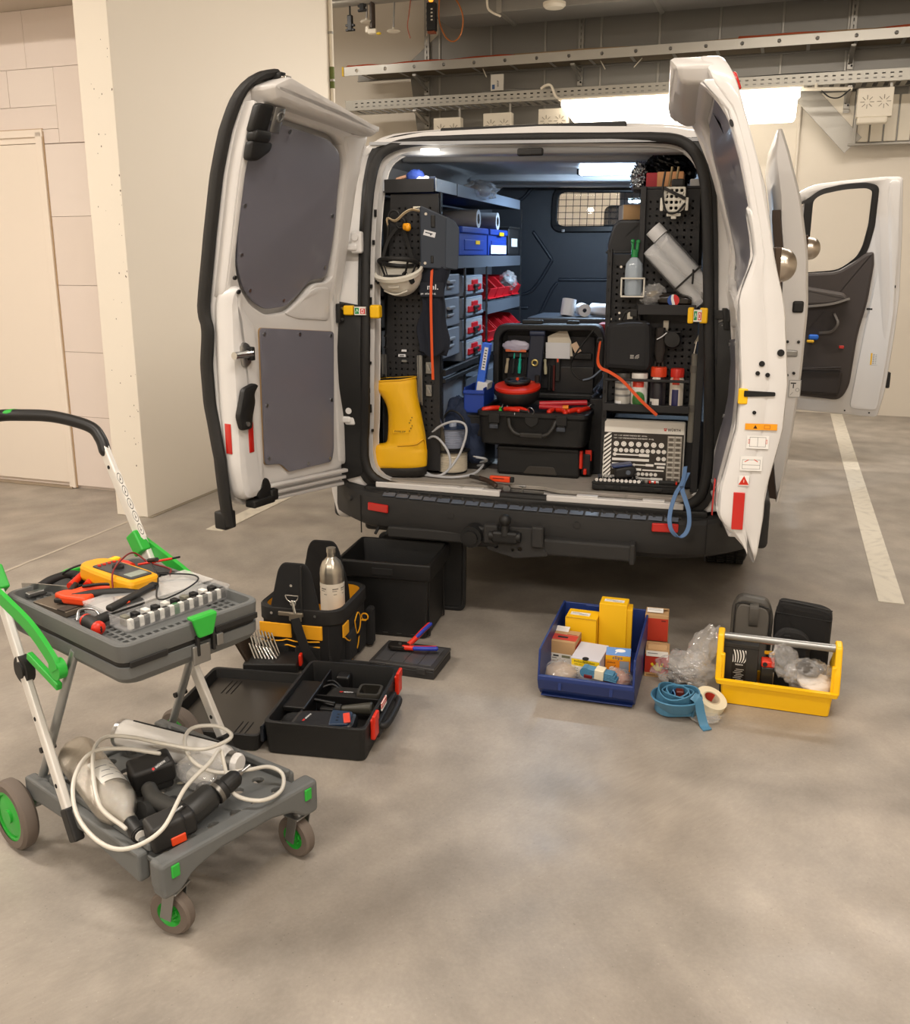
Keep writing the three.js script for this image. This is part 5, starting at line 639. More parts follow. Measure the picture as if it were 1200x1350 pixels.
  mesh('hose', tube([[-.228, .05, .19], [-.24, .085, .10], [-.17, .128, -.04], [-.11, .135, -.09], [-.06, .13, -.05], [-.02, .13, .06], [.03, .12, .13], [.10, .115, .14], [.14, .11, .11], [.135, .115, .05], [.08, .12, .02], [.03, .11, .06], [.01, .09, .13], [.03, .08, .20], [.09, .075, .24], [.15, .06, .25], [.17, .04, .28], [.12, .035, .33], [.05, .045, .335], [.02, .055, .27], [.05, .09, .20], [.06, .12, .17], [.0, .125, .21], [-.10, .118, .25], [-.20, .08, .30], [-.27, .055, .27], [-.298, .055, .20], [-.29, .075, .09], [-.245, .11, .0], [-.17, .132, -.05], [-.10, .125, -.02], [-.04, .11, .05]], .0053, 260, false, 8), mat('#e6e1d6', .3, 0, { transmission: .25, thickness: 0 }), hs);
}
// ---------- things set out on the floor ----------
M.blackP = mat('#111111', 0.48, 0, { bumpMap: grain(16), bumpScale: 0.0005 }); M.fabric = mat('#141313', 0.9, 0, { sheen: 0.4, sheenRoughness: 0.8, sheenColor: new THREE.Color('#555555'), bumpMap: grain(60), bumpScale: 0.0008 });
M.yelFab = mat('#f2a90a', 0.75, 0, { bumpMap: grain(40), bumpScale: 0.0006 }); M.blueBin = mat('#1d3370', 0.42); M.cardY = mat('#f4be0e', 0.55); M.cardB = mat('#b99468', 0.75); M.cardW = mat('#dedad5', 0.6); M.cardR = mat('#b5331c', 0.6);
M.bluestrap = mat('#467c9c', 0.45, 0, { sheen: 0.3, sheenColor: new THREE.Color('#9fc4da') }); M.masking = mat('#e7dcc0', 0.7);
const wurth = (bg = '#161515', fg = '#e9e9e9') => printed(220, 56, (g, w, h) => { g.fillStyle = bg; g.fillRect(0, 0, w, h); g.fillStyle = '#d4261e'; g.fillRect(8, 14, 20, 12); g.fillRect(32, 14, 20, 12); g.fillRect(14, 28, 32, 12); g.fillStyle = fg; g.font = 'bold 34px sans-serif'; g.fillText('WÜRTH', 62, 42); }, .45);
function crumple(rx, ry, rz, amp, freq, seed, det = 40) { const g = new THREE.SphereGeometry(1, det, Math.round(det * .7)); const p = g.attributes.position; for (let i = 0; i < p.count; i++) { const x = p.getX(i), y = p.getY(i), z = p.getZ(i); let k = 1 + amp * fbm(x * freq + seed, y * freq, z * freq, 3) + amp * .5 * Math.abs(fbm(x * freq * 2.3 + seed, y * freq * 2.3 + 4, z * freq * 2.3, 2)); p.setXYZ(i, x * rx * k, Math.max(-ry * .92, y * ry * k), z * rz * k); } g.deleteAttribute('normal'); g.computeVertexNormals(); return g; }
{ // blue open-front bin
  const b = thing('storage_bin', 'big dark blue open-front bin on the floor, full of small boxes', 'storage bin', [.367, 0, .51], -.02);
  const side = roundPoly([[-.245, .012], [.20, .012], [.235, .045], [.252, .085], [.236, .196], [-.245, .204]], .006);
  for (const s of [-1, 1]) mesh('side_wall', ext(side, .008, .0025, [], s * .166, 0, 0, 0, -PI / 2, 0).applyMatrix4(new THREE.Matrix4()), M.blueBin, b);
  mesh('back_wall', B(.335, .19, .008, 0, .105, -.242, .003), M.blueBin, b); mesh('bin_floor', B(.325, .006, .46, 0, .014, -.01, .002), M.blueBin, b);
  mesh('front_wall', [loft([[.012, .20], [.047, .236], [.085, .252], [.098, .249], [.098, .240], [.05, .226], [.02, .20]].map(([y, z]) => [[-.168, y, z], [.168, y, z]]).map(r => r), false, false, .4), B(.335, .020, .014, 0, .094, .246, .005)], M.blueBin, b);
  mesh('foot', [B(.30, .014, .40, 0, .007, -.02, .003)], M.blueBin, b); for (const x of [-.09, .09]) mesh('clip_hook', B(.012, .03, .006, x, .068, .248, .002), M.blueBin, b); mesh('back_rib', B(.10, .05, .006, -.03, .172, -.236, .003), M.blueBin, b);
  const box = (name, label, [x, y, z], [w, h, d], m, turn = 0, tilt = 0) => { const t = thing(name, label, 'box', [x, y, z], turn); t.rotation.x = tilt; mesh('carton', B(w, h, d, 0, h / 2, 0, .002), m, t); t.userData.dim = undefined; delete t.userData.dim; return t; };
  const lab = (fn, w = 160, h = 80) => printed(w, h, fn, .6);
  const smallLab = lab((g, w, h) => { g.fillStyle = '#e9e6df'; g.fillRect(0, 0, w, h); g.fillStyle = '#555'; for (let i = 0; i < 3; i++) g.fillRect(12, 12 + i * 14, 60 + i * 18, 4); g.fillStyle = '#222'; g.fillRect(70, 52, 76, 8); });
  let t = box('carton', 'tall bright yellow box standing at the back of the blue bin', [.412, .018, .345], [.105, .235, .075], M.cardY, -.02, .02); plate(.075, .024, smallLab, t, [0, .2355, 0], [-PI / 2, 0, 0]); 
  t = box('carton', 'narrow yellow box squeezed behind the tall yellow box, right side', [.472, .018, .345], [.02, .215, .07], mat('#eab410', .55), .05, .02); mesh('flap', B(.021, .004, .03, 0, .216, .02, .001), M.cardY, t);
  t = box('carton', 'shorter yellow box with white label at the back left of bin', [.297, .018, .375], [.120, .18, .09], M.cardY, -.06, .03); plate(.075, .028, smallLab, t, [-.01, .1805, .0], [-PI / 2, 0, 0]); mesh('flap_edge', B(.118, .003, .004, 0, .181, .045, .001), mat('#c99a10', .6), t);
  t = box('carton', 'brown cardboard box with red top and white front label', [.246, .022, .495], [.105, .130, .105], M.cardB, -.09, .03);
  plate(.104, .06, lab((g, w, h) => { g.fillStyle = '#c23a25'; g.fillRect(0, 0, w, h); g.fillStyle = '#b99468'; g.fillRect(0, 0, w, 14); g.fillStyle = '#1d1512'; g.fillRect(46, 36, 60, 20); g.fillStyle = '#7c2415'; g.fillRect(90, 4, 60, 6); }), t, [0, .1305, .01], [-PI / 2, 0, 0]); plate(.085, .05, lab((g, w, h) => { g.fillStyle = '#e3dfd6'; g.fillRect(0, 0, w, h); g.fillStyle = '#cc2e22'; g.fillRect(6, 8, 10, 10); g.fillRect(6, 46, 10, 10); g.fillStyle = '#222'; g.fillRect(28, 10, 40, 10); g.fillRect(20, 28, 34, 4); g.fillStyle = '#77775a'; g.fillRect(90, 8, 60, 16); g.fillRect(24, 46, 30, 12); g.fillStyle = '#222'; g.font = 'bold 14px sans-serif'; g.fillText('8 x 40', 80, 58); }), t, [-.002, .055, .0532]); mesh('open_flap', B(.05, .002, .03, -.02, .134, -.05, .0008, .3), M.cardW, t); mesh('red_side', B(.001, .10, .09, .053, .06, 0, .0003), M.cardR, t);
  t = box('carton', 'pale grey box with yellow and white front label', [.352, .022, .552], [.108, .105, .135], mat('#cfccd2', .6), -.13, .06); plate(.104, .07, lab((g, w, h) => { g.fillStyle = '#e7e3da'; g.fillRect(0, 0, w, h); g.fillStyle = '#f1cf12'; g.fillRect(0, 0, w, 42); g.fillStyle = '#5c5218'; g.font = 'bold 17px sans-serif'; g.fillText('Holzschrauben', 14, 20); g.font = '13px sans-serif'; g.fillText('DIN 571', 16, 36); g.fillStyle = '#777'; for (let i = 0; i < 3; i++) { g.fillRect(14, 54 + i * 14, 26, 5); g.fillRect(70, 54 + i * 14, 70 - i * 9, 4); } }, 160, 108), t, [0, .066, .068]); mesh('thumb_notch', cyl(.012, .012, .002, 0, .1052, .064, 0, 0, 0, 16), M.dark, t);
  t = box('carton', 'small box with blue top and orange front reading clips', [.452, .055, .535], [.09, .075, .06], mat('#e58a12', .5), .06, .10);
  plate(.089, .074, lab((g, w, h) => { g.fillStyle = '#e98d10'; g.fillRect(0, 0, w, h); g.fillStyle = '#f2b814'; g.fillRect(0, 0, w, 30); g.fillStyle = '#23408f'; g.font = 'bold 30px sans-serif'; g.fillText('clips', 44, 25); g.fillStyle = '#6b3c12'; g.font = 'bold 18px sans-serif'; g.fillText('dübox', 10, 56); g.fillStyle = '#8f9aa6'; g.fillRect(92, 36, 60, 88); g.fillStyle = '#f4efe6'; g.beginPath(); g.arc(44, 98, 20, 0, 7); g.fill(); g.strokeStyle = '#6b3c12'; g.lineWidth = 4; g.beginPath(); g.moveTo(50, 92); g.lineTo(66, 70); g.stroke(); }, 160, 132), t, [0, .0375, .0305]); plate(.089, .059, lab((g, w, h) => { g.fillStyle = '#6e9bd8'; g.fillRect(0, 0, w, h); g.fillStyle = '#f2f4f6'; g.beginPath(); g.ellipse(92, 40, 34, 22, 0, 0, 7); g.fill(); g.strokeStyle = '#f2f4f6'; g.lineWidth = 8; g.beginPath(); g.moveTo(60, 78); g.lineTo(76, 48); g.stroke(); }, 160, 106), t, [0, .0755, 0], [-PI / 2, 0, 0]);
  const bg = thing('parts_bag', 'clear bag of beige parts at front left of the blue bin', 'bag', [.255, .062, .63], .1); mesh('contents', crumple(.058, .034, .05, .3, 3, 2, 26), mat('#b29a80', .7), bg); mesh('film', crumple(.068, .042, .055, .35, 4, 9, 40), M.film, bg);
  const ob = thing('parts_bag', 'clear bag of copper-brown parts at front right of the blue bin', 'bag', [.458, .058, .625], 0); mesh('contents', crumple(.048, .03, .045, .35, 4, 5, 26), mat('#a3623c', .6), ob); mesh('film', crumple(.056, .038, .05, .4, 4, 13, 36), M.film, ob);
  const st = thing('folded_strap', 'blue strap folded flat with a paper band, front of blue bin', 'strap', [.41, .085, .682], -.16); for (let i = 0; i < 5; i++) mesh('strap_layer', B(.115 + (i % 2) * .006, .0048, .036, -.0 - i * .003, .003 + i * .006, 0, .002, .05, 0, -.06), M.bluestrap, st); mesh('strap_fold', cyl(.018, .018, .036, -.058, .016, 0, PI / 2, 0, 0, 18), M.bluestrap, st); mesh('paper_band', B(.034, .038, .040, -.006, .016, 0, .003, .05, 0, -.06), M.masking, st); mesh('red_tag', B(.03, .012, .01, -.045, .004, .018, .002), mat('#6e1614', .5), st);
}
{ // two red-brown cartons beside the bin
  const mk = (label, p, turn, tilt, front) => { const t = thing('carton', label, 'box', p, turn); t.rotation.x = tilt; mesh('carton', B(.088, .105, .085, 0, .0525, 0, .002), M.cardB, t); plate(.087, .09, front, t, [0, .046, .0432]); return t; };
  let t = mk('red-brown carton with open white flaps, upper of two beside bin', [.572, .099, .29], .02, -.02, printed(128, 128, (g, w, h) => { g.fillStyle = '#b3321b'; g.fillRect(0, 0, w, h); g.fillStyle = '#6d1c0f'; g.fillRect(90, 8, 24, 8); }, .6)); plate(.06, .03, printed(96, 48, (g, w, h) => { g.fillStyle = '#e3e0da'; g.fillRect(0, 0, w, h); g.fillStyle = '#888'; g.fillRect(6, 8, 70, 3); g.fillRect(6, 20, 80, 3); }), t, [-.008, .112, .01], [-PI / 2 + .25, 0, 0]); mesh('flap', [B(.08, .002, .04, 0, .108, -.02, .0006, -.3)], M.cardB, t);
  const carrier = thing('carton', 'plain brown carton under the upper red-brown one, behind', 'box', [.572, 0, .285], .02); mesh('carton', B(.09, .096, .10, 0, .048, 0, .002), M.cardB, carrier); mesh('flap', B(.085, .003, .05, 0, .097, .0, .001), M.cardB, carrier);
  t = mk('red-brown carton with yellow plug print, front lower one beside bin', [.585, 0, .40], .03, 0, printed(128, 128, (g, w, h) => { g.fillStyle = '#ac2a15'; g.fillRect(0, 0, w, h); g.fillStyle = '#e9cf23'; for (let i = 0; i < 3; i++) { g.save(); g.translate(52 + i * 18, 70); g.rotate(-.7 + i * .5); g.fillRect(-7, -26, 14, 50); g.restore(); } g.fillStyle = '#c39a67'; g.fillRect(0, 104, w, 24); g.fillStyle = '#4a3320'; g.font = 'bold 12px sans-serif'; g.fillText('ROHREN', 10, 122); }, .6)); plate(.08, .022, printed(128, 36, (g, w, h) => { g.fillStyle = '#e9e5dc'; g.fillRect(0, 0, w, h); g.fillStyle = '#555'; g.fillRect(8, 14, 60, 4); }), t, [.0, .095, .0445]); mesh('torn_flap', B(.07, .02, .002, 0, .112, .02, .0006, -.5), M.cardB, t);
}
{ // bags, strap roll, tape
  const b = thing('screw_bag', 'clear plastic bag with silver screws behind the strap roll', 'bag', [.69, .055, .46], .2); mesh('film', [place(crumple(.105, .06, .075, .5, 2.6, 21, 56), 0, 0, 0), place(crumple(.05, .09, .05, .5, 3, 33, 40), .07, .07, -.03, 0, 0, -.5)], M.film, b); const sc = []; for (let i = 0; i < 70; i++) sc.push(rod([0, 0, 0], [.02 + rnd() * .012, 0, 0], .0022, 5).rotateZ((rnd() - .5)).rotateY(rnd() * 6.28).translate((rnd() - .6) * .12, -.035 + rnd() * .04, (rnd() - .3) * .08)); mesh('screws', sc, M.steel, b).userData.kind = 'stuff'; mesh('grip_seal', tube([[.115, .13, -.03], [.12, .08, .01], [.11, .03, .04]], .002), mat('#d9917f', .5), b); mesh('cable_clip', [B(.03, .016, .02, -.05, -.03, .05, .004), B(.04, .012, .016, -.02, -.035, .06, .004)], M.softBlack, b);
  const b2 = thing('empty_bag', 'small clear bag lying flat beside the masking tape', 'bag', [.775, .008, .735], .4); mesh('film', crumple(.05, .010, .035, .5, 3, 41, 30), M.film, b2);
  const s = thing('strap_roll', 'light blue webbing strap rolled up with its tail lying out', 'strap', [.672, 0, .725], 0); s.rotation.set(0, .1, 0);
  const roll = []; for (let i = 0; i <= 120; i++) { const a = i / 120 * 3.1 * 2 * PI; const r = .030 + .040 * i / 120; roll.push([r * Math.cos(a) * 1.05, .055 + .004 * Math.sin(i * .4), r * Math.sin(a)]); } mesh('coil', strap(roll, .085, .005, t => [.15 * Math.sin(t * 20), 1, .35 + .15 * Math.sin(t * 30)], 200), M.bluestrap, s);
  const r2 = []; for (let i = 0; i <= 30; i++) { const a = i / 30 * 1.15 * 2 * PI - .5; r2.push([.074 * Math.cos(a), .055, .072 * Math.sin(a)]); } mesh('coil', strap(r2, .05, .005, t => [.5 * Math.cos(t * 7), 1, .6], 60), M.bluestrap, s); mesh('tail', strap([[.05, .10, .05], [.068, .085, .055], [.078, .045, .06], [.09, .008, .075], [.10, .004, .10]], .03, .004, [1, .1, -.3]), M.bluestrap, s);
  mesh('buckle', [B(.03, .04, .03, .01, .075, .0, .006), B(.02, .03, .02, .02, .06, .02, .004)], mat('#5a2018', .4), s); mesh('inner_fold', strap([[-.03, .05, .0], [-.01, .09, .01], [-.005, .055, .03]], .05, .004, [0, .3, 1]), mat('#2f6390', .5), s);
  const tp = thing('masking_tape', 'roll of cream masking tape leaning with printed core', 'tape', [.782, .026, .655], .45); tp.rotation.x = .38; tp.rotation.z = -.20;
  mesh('tape', lathe([[.030, -.019], [.055, -.019], [.055, .019], [.030, .019], [.030, -.019]], 0, .006, 0, 0, 0, 0, 40), M.masking, tp); mesh('core', lathe([[.026, -.0195], [.0305, -.0195], [.0305, .0197], [.026, .0197], [.026, -.0195]], 0, .006, 0, 0, 0, 0, 36), mat('#c9b89c', .7), tp); const cp = (a0, a1, c) => mesh('core_print', new THREE.CylinderGeometry(.0257, .0257, .034, 14, 1, true, a0, a1).translate(0, .006, 0), c, tp); cp(2.2, 1.6, mat('#c93a2a', .5)); cp(3.8, .7, mat('#3a7fc4', .5)); cp(4.5, .8, mat('#b64a35', .5));
}
{ // yellow carry tote
  const t = thing('tool_tote', 'yellow plastic carry tote with round metal handle bar', 'tote', [1.006, 0, .50], -.045);
  const R = (y, a, b, r = .012) => rrect(2 * a, 2 * b, r, 0, 0, 3).map(p => [p[0], y, -p[1]]);
  mesh('body', loft([R(.004, .176, .098), R(0, .172, .094), R(.004, .178, .10), R(.078, .184, .113), R(.082, .200, .122), R(.098, .204, .125), R(.100, .200, .121), R(.100, .188, .110), R(.014, .170, .090)], true, true, .5), M.yellow, t);
  for (const s of [-1, 1]) { mesh('end_plate', ext(roundPoly([[-.118, .09], [.118, .09], [.112, .16], [.085, .255], [.035, .262], [-.02, .19], [-.118, .12]], .010), .022, .005, [], s * .193, 0, 0, 0, -PI / 2, 0), M.yellow, t); mesh('corner_rib', B(.016, .10, .02, s * .182, .14, .098, .005), M.yellow, t); }
  mesh('handle', cyl(.0135, .0135, .37, 0, .240, .060, 0, 0, PI / 2, 20), M.zinc, t); mesh('inner_divider', B(.36, .06, .005, 0, .045, -.05, .002), M.yellow, t);
  const at = (x, y, z) => [x, y, z];
  const lc = thing('leather_case', 'grey leather-look case with a flap strap, standing in tote', 'case', at(.912, .02, .415), -.03); lc.rotation.x = -.10; mesh('body', ext(roundPoly([[-.072, 0], [.072, 0], [.076, .26], [.055, .315], [-.045, .325], [-.070, .28]], .022), .06, .016), mat('#4b4843', .5), lc); mesh('front_panel', ext(roundPoly([[-.056, .05], [.060, .05], [.062, .26], [.048, .285], [-.042, .295], [-.056, .265]], .016), .012, .005, [], 0, 0, .030), mat('#5a5650', .45), lc); mesh('piping', tube([[-.056, .05, .037], [-.058, .265, .037], [-.042, .297, .036], [.048, .287, .036], [.064, .26, .037], [.062, .05, .037]], .0026, 50), M.softBlack, lc); mesh('flap_strap', strap([[.008, .30, .03], [.008, .285, .044], [.008, .25, .046], [.008, .225, .042], [.008, .215, .036]], .03, .005, [1, 0, 0]), mat('#4b4843', .5), lc);
  const bp = thing('black_pouch', 'large black soft zip case at the back right of tote', 'case', at(1.09, .02, .415), -.10); bp.rotation.x = -.08; mesh('body', ext(roundPoly([[-.092, 0], [.092, 0], [.096, .29], [.06, .305], [-.085, .315], [-.10, .25]], .018), .085, .02), M.fabric, bp); mesh('zip', tube([[-.085, .315, .02], [0, .312, .025], [.092, .298, .02]], .0025), M.softBlack, bp); mesh('lid_edge', B(.19, .004, .08, .0, .27, .004, .002, 0, 0, -.05), M.dark, bp);
  const mp = thing('belt_pouch', 'rounded black pouch leaning in the middle of tote', 'case', at(1.048, .02, .485), .1); mesh('body', ext(roundPoly([[-.06, 0], [.065, 0], [.065, .21], [.03, .24], [-.03, .245], [-.06, .21]], .03), .06, .02), M.fabric, mp); mesh('loop', B(.02, .06, .01, -.02, .2, .033, .003), M.fabric, mp);
  const db = thing('dark_box', 'dark box with zebra-striped label at left of tote', 'box', at(.878, .02, .53), -.05); mesh('carton', B(.125, .195, .05, 0, .0975, 0, .003), mat('#2b2926', .42), db); plate(.048, .15, printed(110, 340, (g, w, h) => { g.fillStyle = '#17140f'; g.fillRect(0, 0, w, h); g.fillStyle = '#efece6'; g.save(); g.beginPath(); g.rect(4, 6, w - 8, 108); g.clip(); g.fillRect(0, 0, w, 120); g.fillStyle = '#17140f'; for (let i = 0; i < 6; i++) { g.beginPath(); g.moveTo(i * 22 - 10, 0); g.quadraticCurveTo(i * 24 + 16, 60, i * 16 + 10, 120); g.lineTo(i * 16 + 20, 120); g.quadraticCurveTo(i * 24 + 28, 60, i * 22 + 2, 0); g.fill(); } g.restore(); g.fillStyle = '#efece6'; g.font = 'bold 17px sans-serif'; g.fillText('WÜRTH', 26, 138); g.fillStyle = '#cfcac0'; for (let i = 0; i < 11; i++) g.fillRect(34 - (i % 3) * 10, 170 + i * 15, 62, 4); }, .45), db, [-.001, .10, .0256]); mesh('lid_seam', Q(.126, .002, .0515, 0, .18, 0), M.dark, db);
  const sb = thing('laser_unit', 'small black device with red top standing in the tote', 'device', at(.972, .02, .552), .0); mesh('body', B(.044, .125, .045, 0, .0625, 0, .005), mat('#1b1a18', .35), sb); mesh('top', B(.044, .022, .046, .0, .136, 0, .005), M.redP, sb); mesh('knob', [cyl(.008, .008, .004, -.01, .137, .0235, PI / 2, 0, 0, 12)], M.softBlack, sb); mesh('trim', B(.003, .10, .003, .02, .06, .022, .001), M.steel, sb); mesh('buckle', B(.035, .012, .01, .005, .16, -.03, .003), M.yellow, sb);
  const cb = thing('cable_bag', 'crumpled clear bag with white packet hanging over tote front', 'bag', at(1.10, .125, .555), .2); mesh('film', [place(crumple(.075, .055, .05, .55, 3, 51, 50), .01, 0, 0), place(crumple(.045, .07, .04, .55, 3, 57, 40), -.07, .045, 0, 0, 0, .5)], M.film, cb); mesh('packet', [place(crumple(.062, .025, .045, .25, 3, 61, 24), .03, -.02, .02, .3, 0, -.1)], mat('#ddd3c8', .5), cb); mesh('grey_packet', [place(crumple(.045, .02, .03, .2, 3, 67, 20), .0, .03, .015, .5, 0, -.3)], mat('#57534f', .5), cb);
}
{ // black stacking crate and its lid
  const c = thing('stacking_crate', 'empty black plastic stacking crate behind the tool bag', 'crate', [-.535, 0, .205], .04);
  const R = (y, a, b, r = .016) => rrect(2 * a, 2 * b, r, 0, 0, 3).map(p => [p[0], y, -p[1]]);
  mesh('body', loft([R(.012, .172, .135), R(0, .170, .133), R(.012, .178, .142), R(.255, .186, .150), R(.262, .200, .164), R(.270, .203, .167), R(.325, .203, .167), R(.33, .200, .164), R(.33, .188, .152), R(.322, .186, .150), R(.03, .172, .136)], true, true, .5), M.blackP, c); mesh('foot_rim', B(.32, .01, .24, 0, .006, 0, .004), M.blackP, c);
  for (const s of [-1, 1]) { mesh('hand_grip', B(.09, .03, .006, 0, .292, s * .168, .003), M.dark, c); mesh('side_rib', [B(.006, .24, .012, s * .185, .13, .12, .002), B(.006, .24, .012, s * .185, .13, -.12, .002)], M.blackP, c); } mesh('stacking_mark', [-.12, -.06, 0, .06, .12].map(x => Q(.02, .003, .002, x, .018, .1432)), mat('#3a3936', .5), c);
  const l = thing('crate_lid', 'black flat lid standing upright behind the stacking crate', 'lid', [-.485, 0, -.02], .04); l.rotation.x = -.06; mesh('panel', ext(rrect(.40, .335, .03, 0, .168), .028, .008), M.blackP, l); mesh('rim', ext(rrect(.405, .34, .032, 0, .169), .012, .004, [rrect(.37, .305, .025, 0, .169)], 0, 0, .014), M.blackP, l); mesh('latch', B(.02, .05, .03, .19, .17, 0, .005), M.blackP, l);
}
{ // organiser box with crimping pliers on it
  const o = thing('organiser_box', 'flat grey-lidded organiser box under the red and blue pliers', 'parts box', [-.338, 0, .588], -.03); mesh('tray', B(.262, .034, .205, 0, .017, 0, .006), mat('#252424', .5), o); mesh('lid', B(.264, .012, .207, 0, .040, 0, .004), mat('#3b3a3a', .32), o); mesh('lid_panel', B(.225, .002, .165, 0, .0465, 0, .0008), mat('#4b4b4d', .25), o); for (const x of [-.08, .08]) mesh('catch', B(.035, .022, .008, x, .03, .105, .002), mat('#2b2a2a', .5), o); mesh('rib', [-.06, 0, .06].map(x => Q(.004, .003, .165, x, .047, 0)), mat('#3f3e3e', .4), o);
  const p = thing('crimping_pliers', 'crimping pliers with red and blue handles lying on organiser', 'pliers', [-.37, .047, .56], 0); mesh('head', [ext(roundPoly([[-.065, -.02], [-.05, -.032], [.01, -.028], [.02, 0], [.01, .025], [-.05, .026], [-.065, .015]], .012), .018, .004, [], 0, .016, 0, -PI / 2, 0, 0)], mat('#2e2b28', .4, .6), p); mesh('pivot', cyl(.007, .007, .022, -.02, .017, 0), M.steel, p); mesh('spring', B(.012, .012, .03, .025, .016, -.012, .003), M.steel, p);
  mesh('grip', tube([[.0, .017, .016], [.04, .022, .022], [.08, .024, .018], [.125, .022, .002]], .0105, 24), M.redP, p); mesh('grip', tube([[.01, .017, -.016], [.03, .034, -.05], [.045, .05, -.085], [.06, .062, -.125]], .0105, 24), M.redP, p); mesh('inlay', [tube([[.05, .025, .030], [.09, .027, .026], [.13, .024, .008]], .009, 20)], mat('#2438a0', .45), p); mesh('inlay', tube([[.035, .04, -.05], [.052, .056, -.085], [.068, .068, -.12]], .0075, 20), mat('#2438a0', .45), p);
}
{ // open black system case with thermal tool
  const A = .097, cx = -.433, cz = 1.096; const P = (x, y, z) => [cx + x * Math.cos(A) + z * Math.sin(A), y, cz - x * Math.sin(A) + z * Math.cos(A)];
  const c = thing('system_case', 'open black system case with red latches, lid folded flat left', 'case', [cx, 0, cz], A);
  const R = (y, a, b, r = .02, ox = 0) => rrect(2 * a, 2 * b, r, ox, 0, 3).map(p => [p[0], y, -p[1]]);
  mesh('base', loft([R(.004, .160, .226), R(0, .156, .222), R(.004, .162, .228), R(.098, .167, .234), R(.112, .168, .235), R(.114, .166, .233), R(.114, .157, .224), R(.100, .154, .221), R(.02, .146, .212)], true, true, .5), M.blackP, c);
  mesh('lid', loft([R(.004, .168, .226, .02, -.365), R(0, .164, .222, .02, -.365), R(.004, .172, .228, .02, -.365), R(.058, .180, .234, .02, -.365), R(.060, .176, .230, .02, -.365), R(.058, .168, .222, .02, -.365), R(.022, .160, .214, .02, -.365)], true, true, .5), M.blackP, c, 'black lid lying open');
  mesh('lid_lining', B(.31, .003, .42, -.365, .026, 0, .001), mat('#231f1b', .3), c); mesh('hinge_rail', [cyl(.007, .007, .45, -.176, .085, 0, PI / 2, 0, 0, 10), B(.012, .05, .45, -.178, .06, 0, .004)], mat('#1c2129', .3), c); mesh('lid_groove', [0, 1, 2].map(i => Q(.002, .002, .11, -.26 - i * .018, .0285, .15)).concat([0, 1, 2].map(i => Q(.002, .002, .10, -.42 - i * .018, .0285, -.14))), M.dark, c);
  for (const z of [-.165, .155]) mesh('latch', [B(.016, .07, .05, .176, .085, z, .005), B(.012, .03, .05, .18, .118, z, .004)], M.redP, c); mesh('carry_handle', [tube([[.168, .06, -.10], [.196, .06, -.09], [.202, .06, 0], [.196, .06, .09], [.168, .06, .10]], .012, 30), B(.02, .05, .24, .172, .05, 0, .006)], M.softBlack, c); plate(.06, .028, printed(150, 70, (g, w, h) => { g.fillStyle = '#efece6'; g.fillRect(0, 0, w, h); g.fillStyle = '#d22a1e'; g.fillRect(6, 6, w - 12, 44); g.fillStyle = '#fff'; g.font = 'bold 28px sans-serif'; g.fillText('WÜRTH', 20, 40); }), c, [.1745, .105, .03], [0, PI / 2, 0], 'maker_plate', .004);
  mesh('foam_insert', [B(.29, .006, .42, 0, .024, 0, .002), B(.006, .07, .42, -.085, .06, 0, .002), B(.22, .06, .006, .03, .055, -.03, .002), B(.08, .02, .2, -.115, .09, .0, .006), B(.05, .065, .05, -.03, .055, -.195, .01)], mat('#151414', .4), c);
  const th = (name, label, cat, x, y, z, t = 0) => thing(name, label, cat, P(x, y, z), A + t);
  const h = th('thermal_tool', 'black and dark blue tool with red key in the case front', 'power tool', .01, .05, .150, .10); h.rotation.x = .25; mesh('body', ext(roundPoly([[-.115, -.04], [.05, -.045], [.10, -.035], [.105, .035], [.05, .045], [-.09, .04]], .018), .05, .014, [], 0, .03, 0, -PI / 2, 0, 0), mat('#191a1e', .42), h); mesh('cover', ext(roundPoly([[.02, -.036], [.085, -.030], [.09, .03], [.02, .037]], .01), .012, .004, [], 0, .056, 0, -PI / 2, 0, 0), mat('#27384f', .3), h, 'dark blue end cover'); mesh('key', B(.022, .006, .045, .075, .064, .004, .003, 0, .25), mat('#d4432f', .45), h); plate(.05, .013, wurth('#191a1e'), h, [-.055, .0555, -.005], [-PI / 2, 0, 1.05], 'logo'); mesh('mark', [0, 1, 2].map(i => Q(.008, .001, .003, .045, .0628, -.014 + i * .014)), M.dark, h);
  const k = th('battery_charger', 'flat black charger with maker logo in the middle of case', 'charger', .005, .030, -.085, .02); mesh('body', ext(roundPoly([[-.065, -.04], [.065, -.04], [.06, .04], [-.05, .045]], .015), .045, .01, [], 0, .022, 0, -PI / 2, 0, 0), mat('#1d1c1a', .45), k); plate(.06, .015, wurth('#1d1c1a'), k, [.01, .0455, .002], [-PI / 2, 0, .06], 'logo');
  const cup = th('square_cup', 'square open rubber cup beside the charger in the case', 'cup', .095, .030, -.085, .05); mesh('cup', tub([[0, .040, .040], [.058, .0425, .0425], [.062, .041, .041]], .018, .009, .004), mat('#2f2c26', .6), cup);
  const cn = th('nozzle', 'grey-brown cone nozzle lying across the case', 'nozzle', .075, .062, .005, .0); mesh('cone', lathe([[0, -.055], [.012, -.053], [.022, .05], [.018, .055], [0, .05]], 0, 0, 0, 0, 0, -PI / 2 + .1, 20), mat('#3b3931', .5), cn); mesh('collar', cyl(.017, .017, .02, -.065, -.006, 0, 0, 0, PI / 2, 16), M.softBlack, cn); mesh('grille', B(.05, .014, .026, -.105, -.01, 0, .004), M.softBlack, cn);
